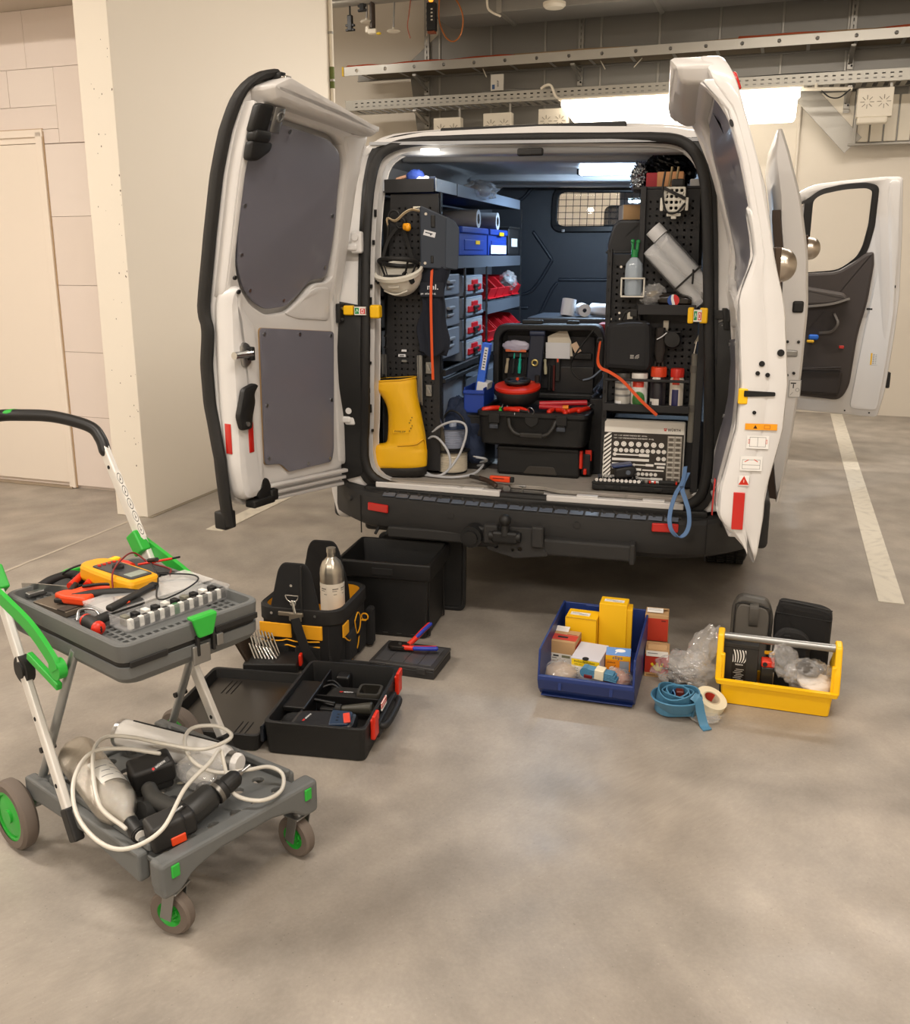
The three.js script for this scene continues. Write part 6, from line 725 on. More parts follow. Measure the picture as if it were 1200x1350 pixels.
  const cb = th('charger_cable', 'black cables bunched along the left side of case', 'cable', -.10, .07, .0); mesh('cable', tube([[.11, -.02, -.09], [.05, .01, -.12], [.0, .0, -.08], [-.01, .0, -.03], [.06, .0, .0], [.09, -.005, -.0]], .0045, 60), M.black, cb); mesh('cable', tube([[.09, .0, -.005], [.0, .015, .01], [-.04, .0, .05], [-.045, -.02, .12], [.0, -.025, .17], [.03, -.02, .14]], .0055, 60), M.black, cb); mesh('cable', tube([[.10, -.01, -.11], [.03, -.0, -.17], [-.03, -.01, -.1], [-.03, .0, -.02]], .004, 50), M.black, cb); mesh('plug_tip', rod([.07, .003, -.002], [.09, .0, -.004], .004), M.steel, cb); mesh('pouch', crumple(.05, .035, .055, .3, 3, 71, 26).translate(-.0, -.02, .12), M.fabric, cb);
  // drill set in its small case on the lid
  const d = thing('drill_set', 'small open black case of bright twist drills by the tool bag', 'drill set', [-.83, .0, .80], .25); d.position.y = .03;
  mesh('base', B(.20, .05, .13, .02, .025, .03, .006), M.blackP, d); mesh('lid', B(.012, .20, .15, -.095, .10, .0, .004, 0, 0, .48), mat('#2b2016', .35), d, 'brown tinted lid'); mesh('latch', B(.012, .045, .03, .128, .05, .05, .005), M.redP, d);
  for (let r = 0; r < 3; r++) for (let i = 0; i < 7; i++) mesh('drill_bit', rod([-.045 + i * .0135, .05, .045 - r * .024], [-.068 + i * .0125, .105 + r * .02 - i * .003, .03 - r * .024], .0046 - r * .0004, 6), M.chrome, d);
}
{ // open-top tool bag
  const t = thing('tool_bag', 'black and yellow open tool bag with two stiff handle flaps', 'tool bag', [-.735, 0, .585], .04);
  const R = (y, a, b, r = .06) => rrect(2 * a, 2 * b, r, 0, 0, 5).map(p => [p[0] * 1, y, -p[1]]);
  mesh('body', loft([R(.0, .150, .155), R(.004, .158, .163), R(.10, .163, .168), R(.200, .165, .168), R(.25, .166, .168), R(.255, .162, .164), R(.25, .152, .154), R(.14, .150, .152), R(.012, .148, .150)], true, true, .6), M.fabric, t);
  mesh('lining', loft([R(.246, .1515, .1535), R(.10, .147, .149)], true, false, .6), M.yelFab, t, 'yellow lining'); mesh('rim_binding', loft([R(.196, .168, .171), R(.20, .170, .173), R(.250, .170, .172), R(.256, .164, .166)], true, false, .6), mat('#1c1a18', .85), t);
  const flap = (z, lean, lab) => { const f = mesh('handle_flap', place(ext(roundPoly([[-.105, .15], [.105, .15], [.10, .25], [.065, .40], [.045, .43], [-.045, .43], [-.065, .40], [-.10, .25]], .03), .014, .005), -.012, 0, z, lean, 0, 0), M.fabric, t); return f; };
  flap(.172, -.04); flap(-.160, .05); mesh('flap_fold', [B(.008, .19, .008, .02, .33, .172, .003, -.04)], M.softBlack, t);
  // yellow panels, piping and pockets on the front and right
  for (const [x, w] of [[-.092, .13], [.052, .09]]) mesh('yellow_panel', B(w, .056, .008, x, .163, .171, .003), M.yelFab, t);
  mesh('yellow_panel', B(.006, .05, .06, .168, .165, .11, .002), M.yelFab, t);
  const pip = (pts) => mesh('piping', tube(pts, .0026, 30), M.yelFab, t); for (const dy of [0, .022]) { pip([[-.155, .138 - dy, .165], [-.10, .122 - dy, .178], [-.06, .125 - dy, .178], [-.045, .130 - dy, .178], [-.0, .124 - dy, .178], [.085, .130 - dy, .176]]); } pip([[.172, .138, .13], [.176, .120, .11], [.176, .112, .09], [.174, .13, .075]]); pip([[.176, .165, .03], [.178, .19, .0], [.178, .16, -.03], [.178, .12, -.02], [.178, .11, .015], [.176, .165, .03]]); pip([[.172, .11, .03], [.174, .06, .05], [.172, .02, .06]]); pip([[.172, .10, -.03], [.174, .06, -.01], [.172, .04, .0]]);
  mesh('front_pocket', [B(.12, .10, .022, -.10, .06, .172, .012), B(.10, .10, .022, .035, .06, .172, .012), B(.02, .12, .10, .168, .08, .06, .01), B(.02, .14, .11, .166, .08, -.07, .01)], M.fabric, t); mesh('ribbed_strip', Array.from({ length: 22 }, (_, i) => B(.034, .006, .01, .128, .02 + i * .008, .152, .002, 0, .75, 0)), M.softBlack, t);
  for (const [x, y, z] of [[-.10, .235, .183], [.075, .235, .183], [-.015, .35, .184], [.14, .225, .150], [.06, .35, -.146]]) mesh('rivet', cyl(.0055, .0055, .004, x, y, z, PI / 2, 0, 0, 12), M.chrome, t);
  mesh('d_ring', [tor(.026, .0028, -.012, .312, .188, 0, 0, PI, PI, 20), rod([-.038, .312, .188], [.014, .312, .188], .0028)], M.chrome, t); mesh('snap_hook', [rod([-.010, .286, .190], [.0, .245, .192], .006), tor(.010, .0028, -.008, .282, .190)], M.chrome, t); mesh('tape_clip', [B(.10, .016, .010, -.02, .238, .188, .003), B(.05, .03, .006, .0, .228, .192, .002)], mat('#8b8172', .35, .7), t);
  mesh('shoulder_strap', strap([[.0, .225, .195], [.02, .16, .198], [.045, .09, .196], [.085, .035, .19], [.13, .02, .19], [.17, .012, .17]], .036, .005, [1, .35, .0]), M.fabric, t); mesh('strap_buckle', [tor(.017, .0028, .085, .045, .198, .3, .4, .6, PI * 2, 4)], M.chrome, t); mesh('strap_pad', place(ext(roundPoly([[-.08, -.02], [.05, -.026], [.085, 0], [.05, .026], [-.08, .02]], .02), .014, .005), .22, .05, .15, PI / 2 - .5, .0, .45), M.fabric, t); mesh('side_hook', [tor(.014, .003, .185, .15, -.06), B(.02, .006, .01, .185, .14, -.05, .002)], M.yelFab, t); mesh('side_pouch', [B(.03, .16, .05, .188, .09, -.12, .012)], M.fabric, t);
  const g = thing('gas_bottle', 'small steel gas bottle with white label in the tool bag', 'gas cylinder', [-.662, .10, .575], .2); mesh('bottle', lathe([[0, 0], [.047, .0], [.047, .245], [.045, .265], [.036, .29], [.020, .305], [.0165, .310], [.0165, .325], [.0185, .327], [.0185, .345], [0, .346]], 0, 0, 0, 0, 0, 0, 32), mat('#b9b2a4', .3, .85), g); mesh('label', lathe([[.0476, .06], [.0476, .21]], 0, 0, 0, 0, 0, 0, 40), printed(420, 200, (c, w, h) => { c.fillStyle = '#dcd5c6'; c.fillRect(0, 0, w, h); c.fillStyle = '#5b564c'; for (let i = 0; i < 8; i++) { c.fillRect(14 + i * 50, 24, 34, 5); c.fillRect(14 + i * 50, 36, 26, 3); c.fillRect(20 + i * 52, 54, 18, 3); } }, .6), g);
}
// ---------- fitted racks and load inside the van ----------
M.rack = mat('#1d1d1f', 0.5, 0, { bumpMap: grain(30), bumpScale: 0.0003 }); M.shelf = mat('#5d626b', 0.42, 0.1); M.greyCase = mat('#7f8793', 0.45); M.redBin = mat('#c11622', 0.38); M.blue2 = mat('#1c3f9c', 0.4); M.paper = mat('#dcdde0', 0.7);
function perf(x0, x1, y0, y1, step = .0275, r = .0045, skip) { const h = []; for (let y = y0 + .03; y < y1 - .02; y += step) for (let x = x0 + .02; x < x1 - .012; x += step) if (!skip || !skip(x, y)) h.push([[x - r, y - r], [x + r, y - r], [x + r, y + r], [x - r, y + r]]); return h; }
{ // left rack
  const t = thing('van_rack', 'dark steel shelving along the left side of the load bay', 'rack', [-.59, .58, -.15]);
  const o = g => [g].flat().map(e => clean(e).translate(.59, -.58, .15));
  mesh('end_panel', o(ext([[-.715, .60], [-.44, .60], [-.44, 1.80], [-.655, 1.80]], .004, 0, perf(-.69, -.445, .75, 1.78, .0275, .004, (x, y) => x < -.715 + (y - .6) * .05 + .02), 0, 0, -.165)), M.rack, t, 'black perforated end panel');
  mesh('panel_backing', o(Q(.26, 1.18, .004, -.575, 1.19, -.20)), M.dark, t);
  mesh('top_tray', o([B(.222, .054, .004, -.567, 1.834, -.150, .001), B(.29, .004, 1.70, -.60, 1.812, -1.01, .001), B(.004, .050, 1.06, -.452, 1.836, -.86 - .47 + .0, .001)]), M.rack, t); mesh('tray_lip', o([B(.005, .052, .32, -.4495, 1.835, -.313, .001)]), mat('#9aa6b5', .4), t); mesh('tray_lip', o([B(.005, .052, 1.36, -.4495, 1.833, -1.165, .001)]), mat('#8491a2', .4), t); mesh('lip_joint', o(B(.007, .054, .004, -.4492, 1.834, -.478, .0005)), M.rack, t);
  mesh('shelf', o([B(.30, .004, 1.70, -.60, 1.540, -1.03, .001), B(.005, .056, 1.45, -.4495, 1.515, -1.16, .001)]), M.shelf, t); mesh('shelf', o([B(.30, .004, .84, -.60, 1.31, -1.46, .001), B(.005, .062, .84, -.4495, 1.275, -1.46, .001)]), M.shelf, t); mesh('shelf', o([B(.30, .004, .84, -.60, 1.09, -1.46, .001), B(.005, .05, .84, -.4495, 1.065, -1.46, .001)]), M.shelf, t);
  for (const [z, y0, y1] of [[-.22, .6, 1.81], [-.61, .9, 1.49], [-1.04, .9, 1.49], [-1.885, .6, 1.81]]) mesh('upright', o(ext([[-.012, y0], [.012, y0], [.012, y1], [-.012, y1]], .006, 0, Array.from({ length: Math.round((y1 - .01 - y0) / .05) - 1 }, (_, i) => [[-.005, y0 + .03 + i * .05], [.005, y0 + .03 + i * .05], [.005, y0 + .05 + i * .05], [-.005, y0 + .05 + i * .05]]), -.447, 0, z, 0, PI / 2, 0)), M.rack, t);
  mesh('back_panel', o(Q(.006, 1.2, 1.7, -.74, 1.2, -1.04)), M.dark, t); mesh('rail', o([B(.02, .03, .60, -.44, 1.035, -.52, .004)]), M.rack, t); mesh('rail', o(B(.02, .02, .60, -.44, .998, -.52, .004)), M.rack, t);
  mesh('cupboard_side', o(B(.28, .40, .40, -.595, .79, -.42, .006)), M.greyCase, t, 'grey lower cabinet'); mesh('cupboard_side', o(B(.28, .36, 1.2, -.595, .77, -1.25, .006)), M.shelf, t);
}
const onL = (n, l, c, p, turn = 0, g) => thing(n, l, c, p, turn, g);
{ // cases in the left rack
  let first; ['topmost of the stack of four', 'second from the top', 'third from the top', 'lowest of the four'].forEach((w, i) => { const lab = 'red-handled clear case in the rack, ' + w; const p = [-.60, 1.352 - i * .104, -.835]; if (first) { copy(first, p, 0, lab); return; } const d = first = onL('insert_case', lab, 'parts box', p, 0, 'red-handled cases in left rack'); mesh('case', B(.27, .098, .385, 0, .049, 0, .006), M.greyCase, d); mesh('clear_front', B(.006, .06, .33, .136, .058, 0, .002), mat('#cfd3d6', .15, 0, { transmission: .4, thickness: 0 }), d); mesh('red_insert', [B(.012, .030, .24, .142, .04, 0, .004), B(.012, .03, .10, .142, .062, 0, .004)], M.redBin, d, 'red grip'); mesh('handle', [B(.012, .014, .09, .152, .048, 0, .004), B(.008, .02, .05, .150, .028, .0, .002)], M.softBlack, d); mesh('front_lip', B(.008, .016, .37, .138, .016, 0, .003), M.greyCase, d); });
  let f2; [[1.365, .10], [1.225, .135], [1.085, .135]].forEach(([y, h], i) => { const lab = 'plain grey drawer case behind the apron, ' + ['top one', 'middle one', 'lowest one'][i]; const p = [-.60, y, -.41]; const d = onL('drawer_case', lab, 'drawer', p, 0, 'grey drawer cases in left rack'); mesh('case', B(.27, h - .006, .36, 0, h / 2, 0, .006), M.greyCase, d); mesh('handle_recess', B(.004, h * .34, .10, .135, h * .50, .0, .004), M.rack, d); mesh('handle', [B(.018, .016, .10, .142, h * .64, 0, .005), B(.014, .012, .09, .139, h * .40, 0, .004)], mat('#a3a8b0', .35, .3), d); });
  // two blue bins with rolls on top
  const mkBin = (l, z, len, labelPl) => { const b = onL('storage_bin', l, 'storage bin', [-.58, 1.545, z], 0); mesh('bin', [B(.006, .125, len, .132, .064, 0, .002), B(.006, .125, len, -.132, .064, 0, .002), B(.27, .125, .006, 0, .064, len / 2, .002), B(.27, .125, .006, 0, .064, -len / 2, .002), B(.27, .006, len, 0, .004, 0, .002), B(.02, .03, len * .96, .136, .118, 0, .006)], M.blue2, b); mesh('front_rib', B(.008, .05, len * .7, .136, .05, 0, .006), M.blue2, b); if (labelPl) mesh('card', B(.002, .045, len * .85, .142, .03, 0, .0005), M.paper, b); else mesh('mark', B(.002, .018, .08, .142, .062, -.05, .0005), M.yellow, b); if (labelPl) mesh('mark', B(.002, .018, .1, .1505, .11, -.03, .0005), M.yellow, b); return b; };
  mkBin('left blue bin on the second shelf, rolled cable on top', -.77, .52); mkBin('right blue bin on the second shelf with white label strip', -1.27, .42, true);
  const roll = (l, z, p) => { const r = onL('plastic_roll', l, 'roll', [-.53, p, z], 0, 'rolled film on the blue bins'); r.rotation.z = .0; mesh('roll', lathe([[.024, -.09], [.045, -.09], [.047, .0], [.045, .09], [.024, .09]], 0, 0, 0, 0, 0, PI / 2, 24), mat('#b6bac0', .35), r); mesh('core', lathe([[.022, -.088], [.024, -.091], [.012, -.06]], 0, 0, 0, 0, 0, -PI / 2), M.dark, r); };
  roll('grey rolled film on the left blue bin', -.84, 1.72); roll('grey rolled film on the right blue bin', -1.25, 1.72);
  const bb = onL('black_bin', 'black bin with white card at the far end of second shelf', 'storage bin', [-.56, 1.545, -1.66], 0); mesh('bin', B(.24, .15, .26, 0, .078, 0, .008), M.rack, bb); mesh('card', B(.002, .045, .15, .122, .07, 0, .0005), M.paper, bb); mesh('rim', B(.25, .012, .27, 0, .152, 0, .004), M.softBlack, bb);
  // red bins
  let rb; [[1.315, -1.15], [1.315, -1.33], [1.315, -1.51], [1.315, -1.75], [1.095, -1.15], [1.095, -1.35], [1.095, -1.55], [1.095, -1.75]].forEach(([y, z], i) => { const l = (i < 4 ? 'red open bin on the third shelf, ' : 'red open bin on the lowest shelf, ') + ['first from the front', 'second from the front', 'third from the front', 'last by the partition'][i % 4]; if (rb) { copy(rb, [-.55, y, z], 0, l); return; } rb = onL('red_bin', l, 'storage bin', [-.55, y, z], 0, 'red bins in the left rack'); for (const s of [-1, 1]) mesh('side_wall', ext(roundPoly([[-.13, .01], [.08, .01], [.115, .055], [.05, .115], [-.13, .12]], .004), .005, .001, [], 0, 0, s * .08), M.redBin, rb); mesh('front_wall', B(.006, .055, .165, .105, .035, 0, .002, 0, 0, -.4), M.redBin, rb); mesh('bottom', B(.24, .006, .16, -.01, .008, 0, .002), M.redBin, rb); mesh('back_wall', B(.006, .11, .165, -.128, .06, 0, .002), M.redBin, rb); mesh('parts', B(.16, .03, .13, -.03, .025, 0, .01), M.zinc, rb); });
  const sb = onL('screw_bag', 'clear bag of screws lying on the red bins', 'bag', [-.46, 1.40, -1.60], .2); mesh('film', crumple(.05, .055, .09, .5, 3, 81, 34), M.film, sb); mesh('screws', crumple(.035, .03, .06, .6, 5, 83, 24), mat('#8f9196', .4, .7), sb);
  // on the top tray
  const rg = thing('cloth_bundle', 'blue and white cloth bundle on top of the left rack', 'cloth', [-.54, 1.815, -.26], 0); mesh('white_cloth', [crumple(.07, .030, .08, .35, 3, 91, 30).translate(.02, .03, .02)], mat('#c9cbd6', .8), rg); mesh('blue_cloth', [crumple(.04, .03, .035, .3, 3, 95, 26).translate(-.02, .058, .04)], mat('#2a48a0', .7), rg); mesh('stick', tube([[-.10, .05, .05], [-.06, .06, .05], [-.02, .065, .04]], .008), mat('#cfa184', .6), rg); mesh('tag', B(.03, .05, .004, .07, .03, .09, .001), mat('#22324d', .5), rg);
  const pg = thing('plastic_bag', 'clear plastic bag hanging over the edge of top tray', 'bag', [-.46, 1.86, -.95], 0); mesh('film', crumple(.075, .045, .16, .5, 3, 101, 44), M.film, pg); mesh('contents', crumple(.05, .03, .10, .3, 3, 103, 20), mat('#aeb4bc', .5), pg);
  const pr = thing('plastic_profile', 'pale grey plastic profile lying along the top tray', 'profile', [-.52, 1.815, -.70], 0); mesh('profile', B(.05, .03, .62, 0, .016, 0, .006, .02, .05), mat('#8d939b', .45), pr); mesh('end', B(.03, .02, .06, .03, .045, -.12, .004), mat('#b78a86', .6), pr);
}
{ // hung on the left end panel
  const z0 = -.16;
  const h = thing('safety_helmet', 'white safety helmet hanging upside down by its chin strap', 'helmet', [-.595, 1.49, -.075]);
  // shell opens up and tilts towards the back
  const shell = []; for (let i = 0; i <= 14; i++) { const a = i / 14 * PI / 2; const R = []; for (let k = 0; k < 32; k++) { const b = k / 32 * 2 * PI; R.push([.102 * Math.sin(a) ** .9 * Math.cos(b), -.118 * Math.cos(a), .088 * Math.sin(a) ** .9 * Math.sin(b)]); } shell.push(R); }
  const inner = shell.slice().reverse().map(R => R.map(p => [p[0] * .95, p[1] * .95 + .002, p[2] * .95])); mesh('shell', place(loft([...shell.slice(1), ...inner.slice(0, -1)], true, true, .8), 0, 0, 0, .42, 0, .05), mat('#e3ded2', .34), h); mesh('brim', place(loft([0, 1, 2, 3, 4].map(j => Array.from({ length: 32 }, (_, k) => { const b = k / 32 * 2 * PI, f = Math.max(0, Math.sin(b)); const o = [[1, -.022], [1.05 + .10 * f, -.016], [1.06 + .11 * f, 0], [1.0, .004], [.95, -.004]][j]; return [.102 * o[0] * Math.cos(b), o[1], .088 * o[0] * Math.sin(b)]; })), true, false, .8), 0, 0, 0, .42, 0, .05), mat('#ddd8cb', .34), h); mesh('ridge', [tube([[-.05, -.09, .035], [0, -.105, .042], [.05, -.09, .035]], .004), B(.05, .012, .01, 0, -.072, .062, .004, .3)], mat('#cfcabd', .4), h);
  for (const s of [-1, 1]) mesh('vent', B(.022, .030, .014, s * .076, -.045, .050, .006, .2, s * .9, s * .4), M.dark, h); mesh('headband', [tor(.082, .010, 0, .028, -.005, PI / 2 - .2), B(.11, .012, .09, 0, -.03, 0, .005)], M.softBlack, h); mesh('cradle', [strap([[-.08, .02, .0], [-.04, -.06, .01], [.0, -.075, .02], [.05, -.05, .02], [.085, .03, .0]], .02, .003, [0, 0, 1]), strap([[-.05, .02, .04], [-.02, -.05, .04], [.04, -.03, .05], [.06, .03, .05]], .016, .003, [0, .5, 1])], M.softBlack, h); mesh('chin_strap', [strap([[-.085, .02, -.02], [-.06, .12, -.05], [-.01, .185, -.06], [.0, .19, -.06]], .016, .003, [1, 0, .2]), strap([[.06, .03, -.02], [.03, .10, -.05], [.0, .19, -.06]], .016, .003, [1, 0, .2])], M.softBlack, h); mesh('knob', [B(.035, .03, .022, .022, .175, -.055, .01), sph(.014, .03, .17, -.045)], mat('#f0a20e', .45), h);
  const ly = thing('lanyard', 'beige and black head strap hanging from the end panel', 'strap', [-.60, 1.70, -.14]); mesh('strap', strap([[-.06, -.04, .0], [-.055, .0, .02], [-.02, -.01, .02], [.02, .02, .02], [.045, .035, .0], [.08, .03, .01], [.11, .02, .0]], .012, .003, [0, .6, .8]), mat('#c9b593', .7), ly); mesh('cord', tube([[-.055, -.03, .01], [-.07, -.12, .0], [-.085, -.20, .01]], .005), M.softBlack, ly); mesh('ring', [tor(.024, .005, -.03, .008, .01), tor(.02, .004, .0, -.02, .01)], M.softBlack, ly);
  const wl = thing('small_hook', 'short pale hook plate high on the end panel', 'hook', [-.535, 1.745, -.158]); mesh('plate', B(.035, .008, .006, 0, 0, .0, .002), M.cream, wl); mesh('hook', B(.01, .014, .016, .01, -.006, .004, .002), M.zinc, wl);
  const fo = thing('tool_wallet', 'stiff dark blue-grey folder hanging beside the helmet', 'folder', [-.43, 1.60, -.115], .30); mesh('cover', ext(roundPoly([[-.075, -.105], [.085, -.115], [.09, .055], [.07, .09], [-.075, .150]], .012), .022, .006), mat('#2c3440', .6), fo); mesh('flap', ext(roundPoly([[.03, -.105], [.085, -.112], [.09, .05], [.07, .085], [.035, .105]], .01), .006, .002, [], 0, 0, .012), mat('#333d4b', .6), fo); mesh('clasp', B(.018, .05, .006, -.02, .085, .013, .003), M.softBlack, fo); mesh('clasp', B(.012, .03, .006, -.025, -.07, .013, .003), M.softBlack, fo); plate(.05, .022, printed(80, 36, (g, w, h) => { g.fillStyle = '#dfe1e4'; g.fillRect(0, 0, w, h); g.fillStyle = '#26303e'; g.fillRect(10, 12, 50, 7); g.fillRect(44, 19, 10, 8); }), fo, [-.035, .035, .0125], [0, 0, -.25]); mesh('rivet', [cyl(.006, .006, .005, -.05, .115, .012, PI / 2, 0, 0, 12), cyl(.006, .006, .005, -.055, -.085, .012, PI / 2, 0, 0, 12)], M.chrome, fo);
  // dark apron with white lettering
  const ap = thing('work_apron', 'dark navy garment with white lettering hanging under the folder', 'garment', [-.455, 1.13, -.135]);
  const rows = []; for (let i = 0; i <= 16; i++) { const y = i / 16 * .37; const R = []; const hw = .062 + .012 * Math.sin(i * .5), cx = -.005 + .006 * Math.sin(i * .9); for (let k = 0; k < 28; k++) { const a = k / 28 * 2 * PI; const f = 1 + .16 * Math.sin(a * 5 + i * .12); R.push([cx + hw * Math.cos(a), y + (i === 0 ? .012 * Math.sin(a * 3) : 0), .026 * Math.sin(a) * f + .006 * Math.cos(a * 7)]); } rows.push(R); } mesh('cloth', loft(rows, true, true, 1.2), mat('#171c28', .9, 0, { sheen: .3, sheenColor: new THREE.Color('#445') }), ap);
  mesh('lettering', ext(rrect(.105, .06, .002), .001, 0, [], .0, .275, .0335), printed(210, 120, (g, w, h) => { g.fillStyle = '#171c28'; g.fillRect(0, 0, w, h); g.fillStyle = '#e4e6ea'; g.font = 'bold 58px sans-serif'; g.fillText('nal.', 62, 60); g.font = 'bold 22px sans-serif'; g.fillText('pe  ational-d.', 6, 102); }, .8), ap);
  { const g = ap.children[1].geometry; const p = g.attributes.position, u = g.attributes.uv; for (let i = 0; i < p.count; i++) u.setXY(i, (p.getX(i) + .0525) / .105, (p.getY(i) - .245) / .06); }
  const os = thing('orange_strap', 'narrow orange strap hanging straight down the end panel', 'strap', [-.452, 1.02, -.092]); mesh('strap', strap([[-.004, .47, -.02], [-.003, .35, .002], [0, .15, .004], [.003, 0, .0]], .011, .003, [1, 0, 0]), mat('#e0531a', .6), os); mesh('tip', B(.012, .02, .005, .003, -.008, 0, .002), M.softBlack, os);
  // aluminium profiles and fittings stood behind the boot
  for (const [x, y0, y1, l] of [[-.69, 1.02, 1.12, 'short bright profile piece upright behind the boot, left'], [-.523, .90, 1.12, 'longer grey profile upright right of the boot top']]) { const q = thing('metal_profile', l, 'profile', [x, y0, -.145], 0); mesh('profile', [B(.024, y1 - y0, .004, 0, (y1 - y0) / 2, 0, .001), B(.004, y1 - y0, .014, -.01, (y1 - y0) / 2, .006, .001), B(.004, y1 - y0, .014, .01, (y1 - y0) / 2, .006, .001)], M.zinc, q); mesh('end_cap', B(.024, .012, .012, 0, .006, .004, .002), M.rack, q); }
  for (const [y, l] of [[1.065, 'upper silver hinge piece on the end panel'], [.965, 'lower silver hinge piece on the end panel']]) { const q = thing('hinge_piece', l, 'fitting', [-.487, y, -.152], 0); mesh('plate', B(.026, .05, .004, 0, 0, 0, .001), M.zinc, q); mesh('tongue', B(.01, .03, .01, .002, .002, .006, .002, 0, 0, .4), M.steel, q); }
  const tg = thing('label_holder', 'three small white label holders clipped to the panel', 'label', [-.612, 1.115, -.158], 0); mesh('holder', [B(.035, .012, .006, 0, 0, 0, .002)], M.paper, tg); mesh('holder', [B(.024, .010, .006, .01, .022, 0, .002)], M.paper, tg); mesh('holder', B(.026, .010, .006, .01, -.024, 0, .002), M.zinc, tg); mesh('text', Q(.02, .004, .001, 0, 0, .0035), M.dark, tg);
  const bt = [[1.365], [1.30]]; const bo = thing('bolt_pair', 'two bright bolts low on the perforated end panel', 'bolt', [-.69, 1.15, -.158], 0); for (const y of [.05, .0]) mesh('bolt', cyl(.006, .006, .01, 0, y, 0, PI / 2, 0, 0, 6), M.chrome, bo);
}
{ // yellow rubber boot with its toe to the left
  const t = thing('rubber_boot', 'yellow rubber boot standing at the left of load floor', 'boot', [-.603, .577, -.108]);
  const X = x => x + .60, Y = y => y - .58;
  const sec = [[.620, -.775, -.485, .040], [.632, -.780, -.483, .050], [.685, -.778, -.481, .052], [.715, -.755, -.484, .050], [.735, -.672, -.486, .047], [.77, -.663, -.489, .046], [.82, -.660, -.498, .048], [.875, -.660, -.509, .052], [.92, -.672, -.519, .056], [.955, -.700, -.525, .058], [.985, -.752, -.527, .060], [1.003, -.757, -.528, .060], [1.018, -.755, -.531, .058]];
  const ring = ([y, a, b, d]) => { const R = []; for (let k = 0; k < 30; k++) { const th = k / 30 * 2 * PI; const c = Math.cos(th), s = Math.sin(th); const sx = Math.sign(c) * Math.abs(c) ** .75; R.push([X((a + b) / 2 + sx * (b - a) / 2), Y(y + (y > .98 ? .012 * c : 0) + (y < .70 ? .010 * c : 0)), s * d]); } return R; };
  const c = new THREE.CatmullRomCurve3(sec.map(s => V(s[1], s[0], s[2]))), c2 = new THREE.CatmullRomCurve3(sec.map(s => V(s[3], s[0], 0))); const rows = []; for (let i = 0; i <= 40; i++) { const p = c.getPoint(i / 40), q = c2.getPoint(i / 40); rows.push(ring([p.y, p.x, p.z, q.x])); }
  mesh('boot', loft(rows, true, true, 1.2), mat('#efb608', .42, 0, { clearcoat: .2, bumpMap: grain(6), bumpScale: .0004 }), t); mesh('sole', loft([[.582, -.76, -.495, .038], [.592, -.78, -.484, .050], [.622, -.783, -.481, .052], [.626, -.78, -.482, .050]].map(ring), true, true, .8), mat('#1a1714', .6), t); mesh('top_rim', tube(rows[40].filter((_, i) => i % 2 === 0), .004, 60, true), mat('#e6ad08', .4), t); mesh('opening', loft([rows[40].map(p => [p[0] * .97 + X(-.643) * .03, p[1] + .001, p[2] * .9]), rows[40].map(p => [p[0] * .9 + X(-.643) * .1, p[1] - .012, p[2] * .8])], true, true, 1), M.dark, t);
  mesh('lettering', ext(rrect(.075, .016, .001), .0008, 0, [], X(-.585), Y(.795), .0492, 0, .0, .04), printed(200, 44, (g, w, h) => { g.fillStyle = '#efb608'; g.fillRect(0, 0, w, h); g.fillStyle = '#3a2c0a'; g.font = 'italic bold 34px sans-serif'; g.fillText('DUNLOP', 14, 34); }, .45), t);
  { const m = t.children[t.children.length - 1], g = m.geometry, p = g.attributes.position, u = g.attributes.uv; for (let i = 0; i < p.count; i++) u.setXY(i, (p.getX(i) - X(-.585) + .0375) / .075, (p.getY(i) - Y(.795) + .008) / .016); }
  mesh('heel_ridge', tube([[X(-.483), Y(.70), .0], [X(-.488), Y(.76), .02], [X(-.52), Y(.74), .045], [X(-.60), Y(.73), .05]], .003), mat('#e0a808', .45), t); mesh('scuff', [0, 1, 2, 3, 4, 5].map(i => sph(.003, X(-.545 + .006 * (i % 3)), Y(.80 + .012 * i), .0505, 1, 1, .2, 6)), mat('#7a611c', .7), t);
  const tb = thing('chrome_bracket', 'folded grey metal bracket leaning in the dark behind boot', 'bracket', [-.66, .60, -.21], 0); mesh('bar', bar([-.06, .24, 0], [.02, .08, .03], .012, .004), M.steel, tb); mesh('arch', tube([[-.05, .30, 0], [-.01, .335, .0], [.03, .30, 0]], .009), mat('#5b5650', .5), tb);
  const br = thing('tread_bar', 'curved grey metal bar standing right of the boot', 'bar', [-.475, .59, -.20], 0); mesh('bar', strap([[-.03, .33, 0], [.0, .28, .01], [.03, .2, .01], [.04, .1, .0], [.035, .0, .0]], .022, .012, [1, 0, 0]), mat('#6e675c', .5, .5), br); mesh('blade', bar([-.01, .32, .01], [.05, .20, .02], .012, .003), M.steel, br);
}
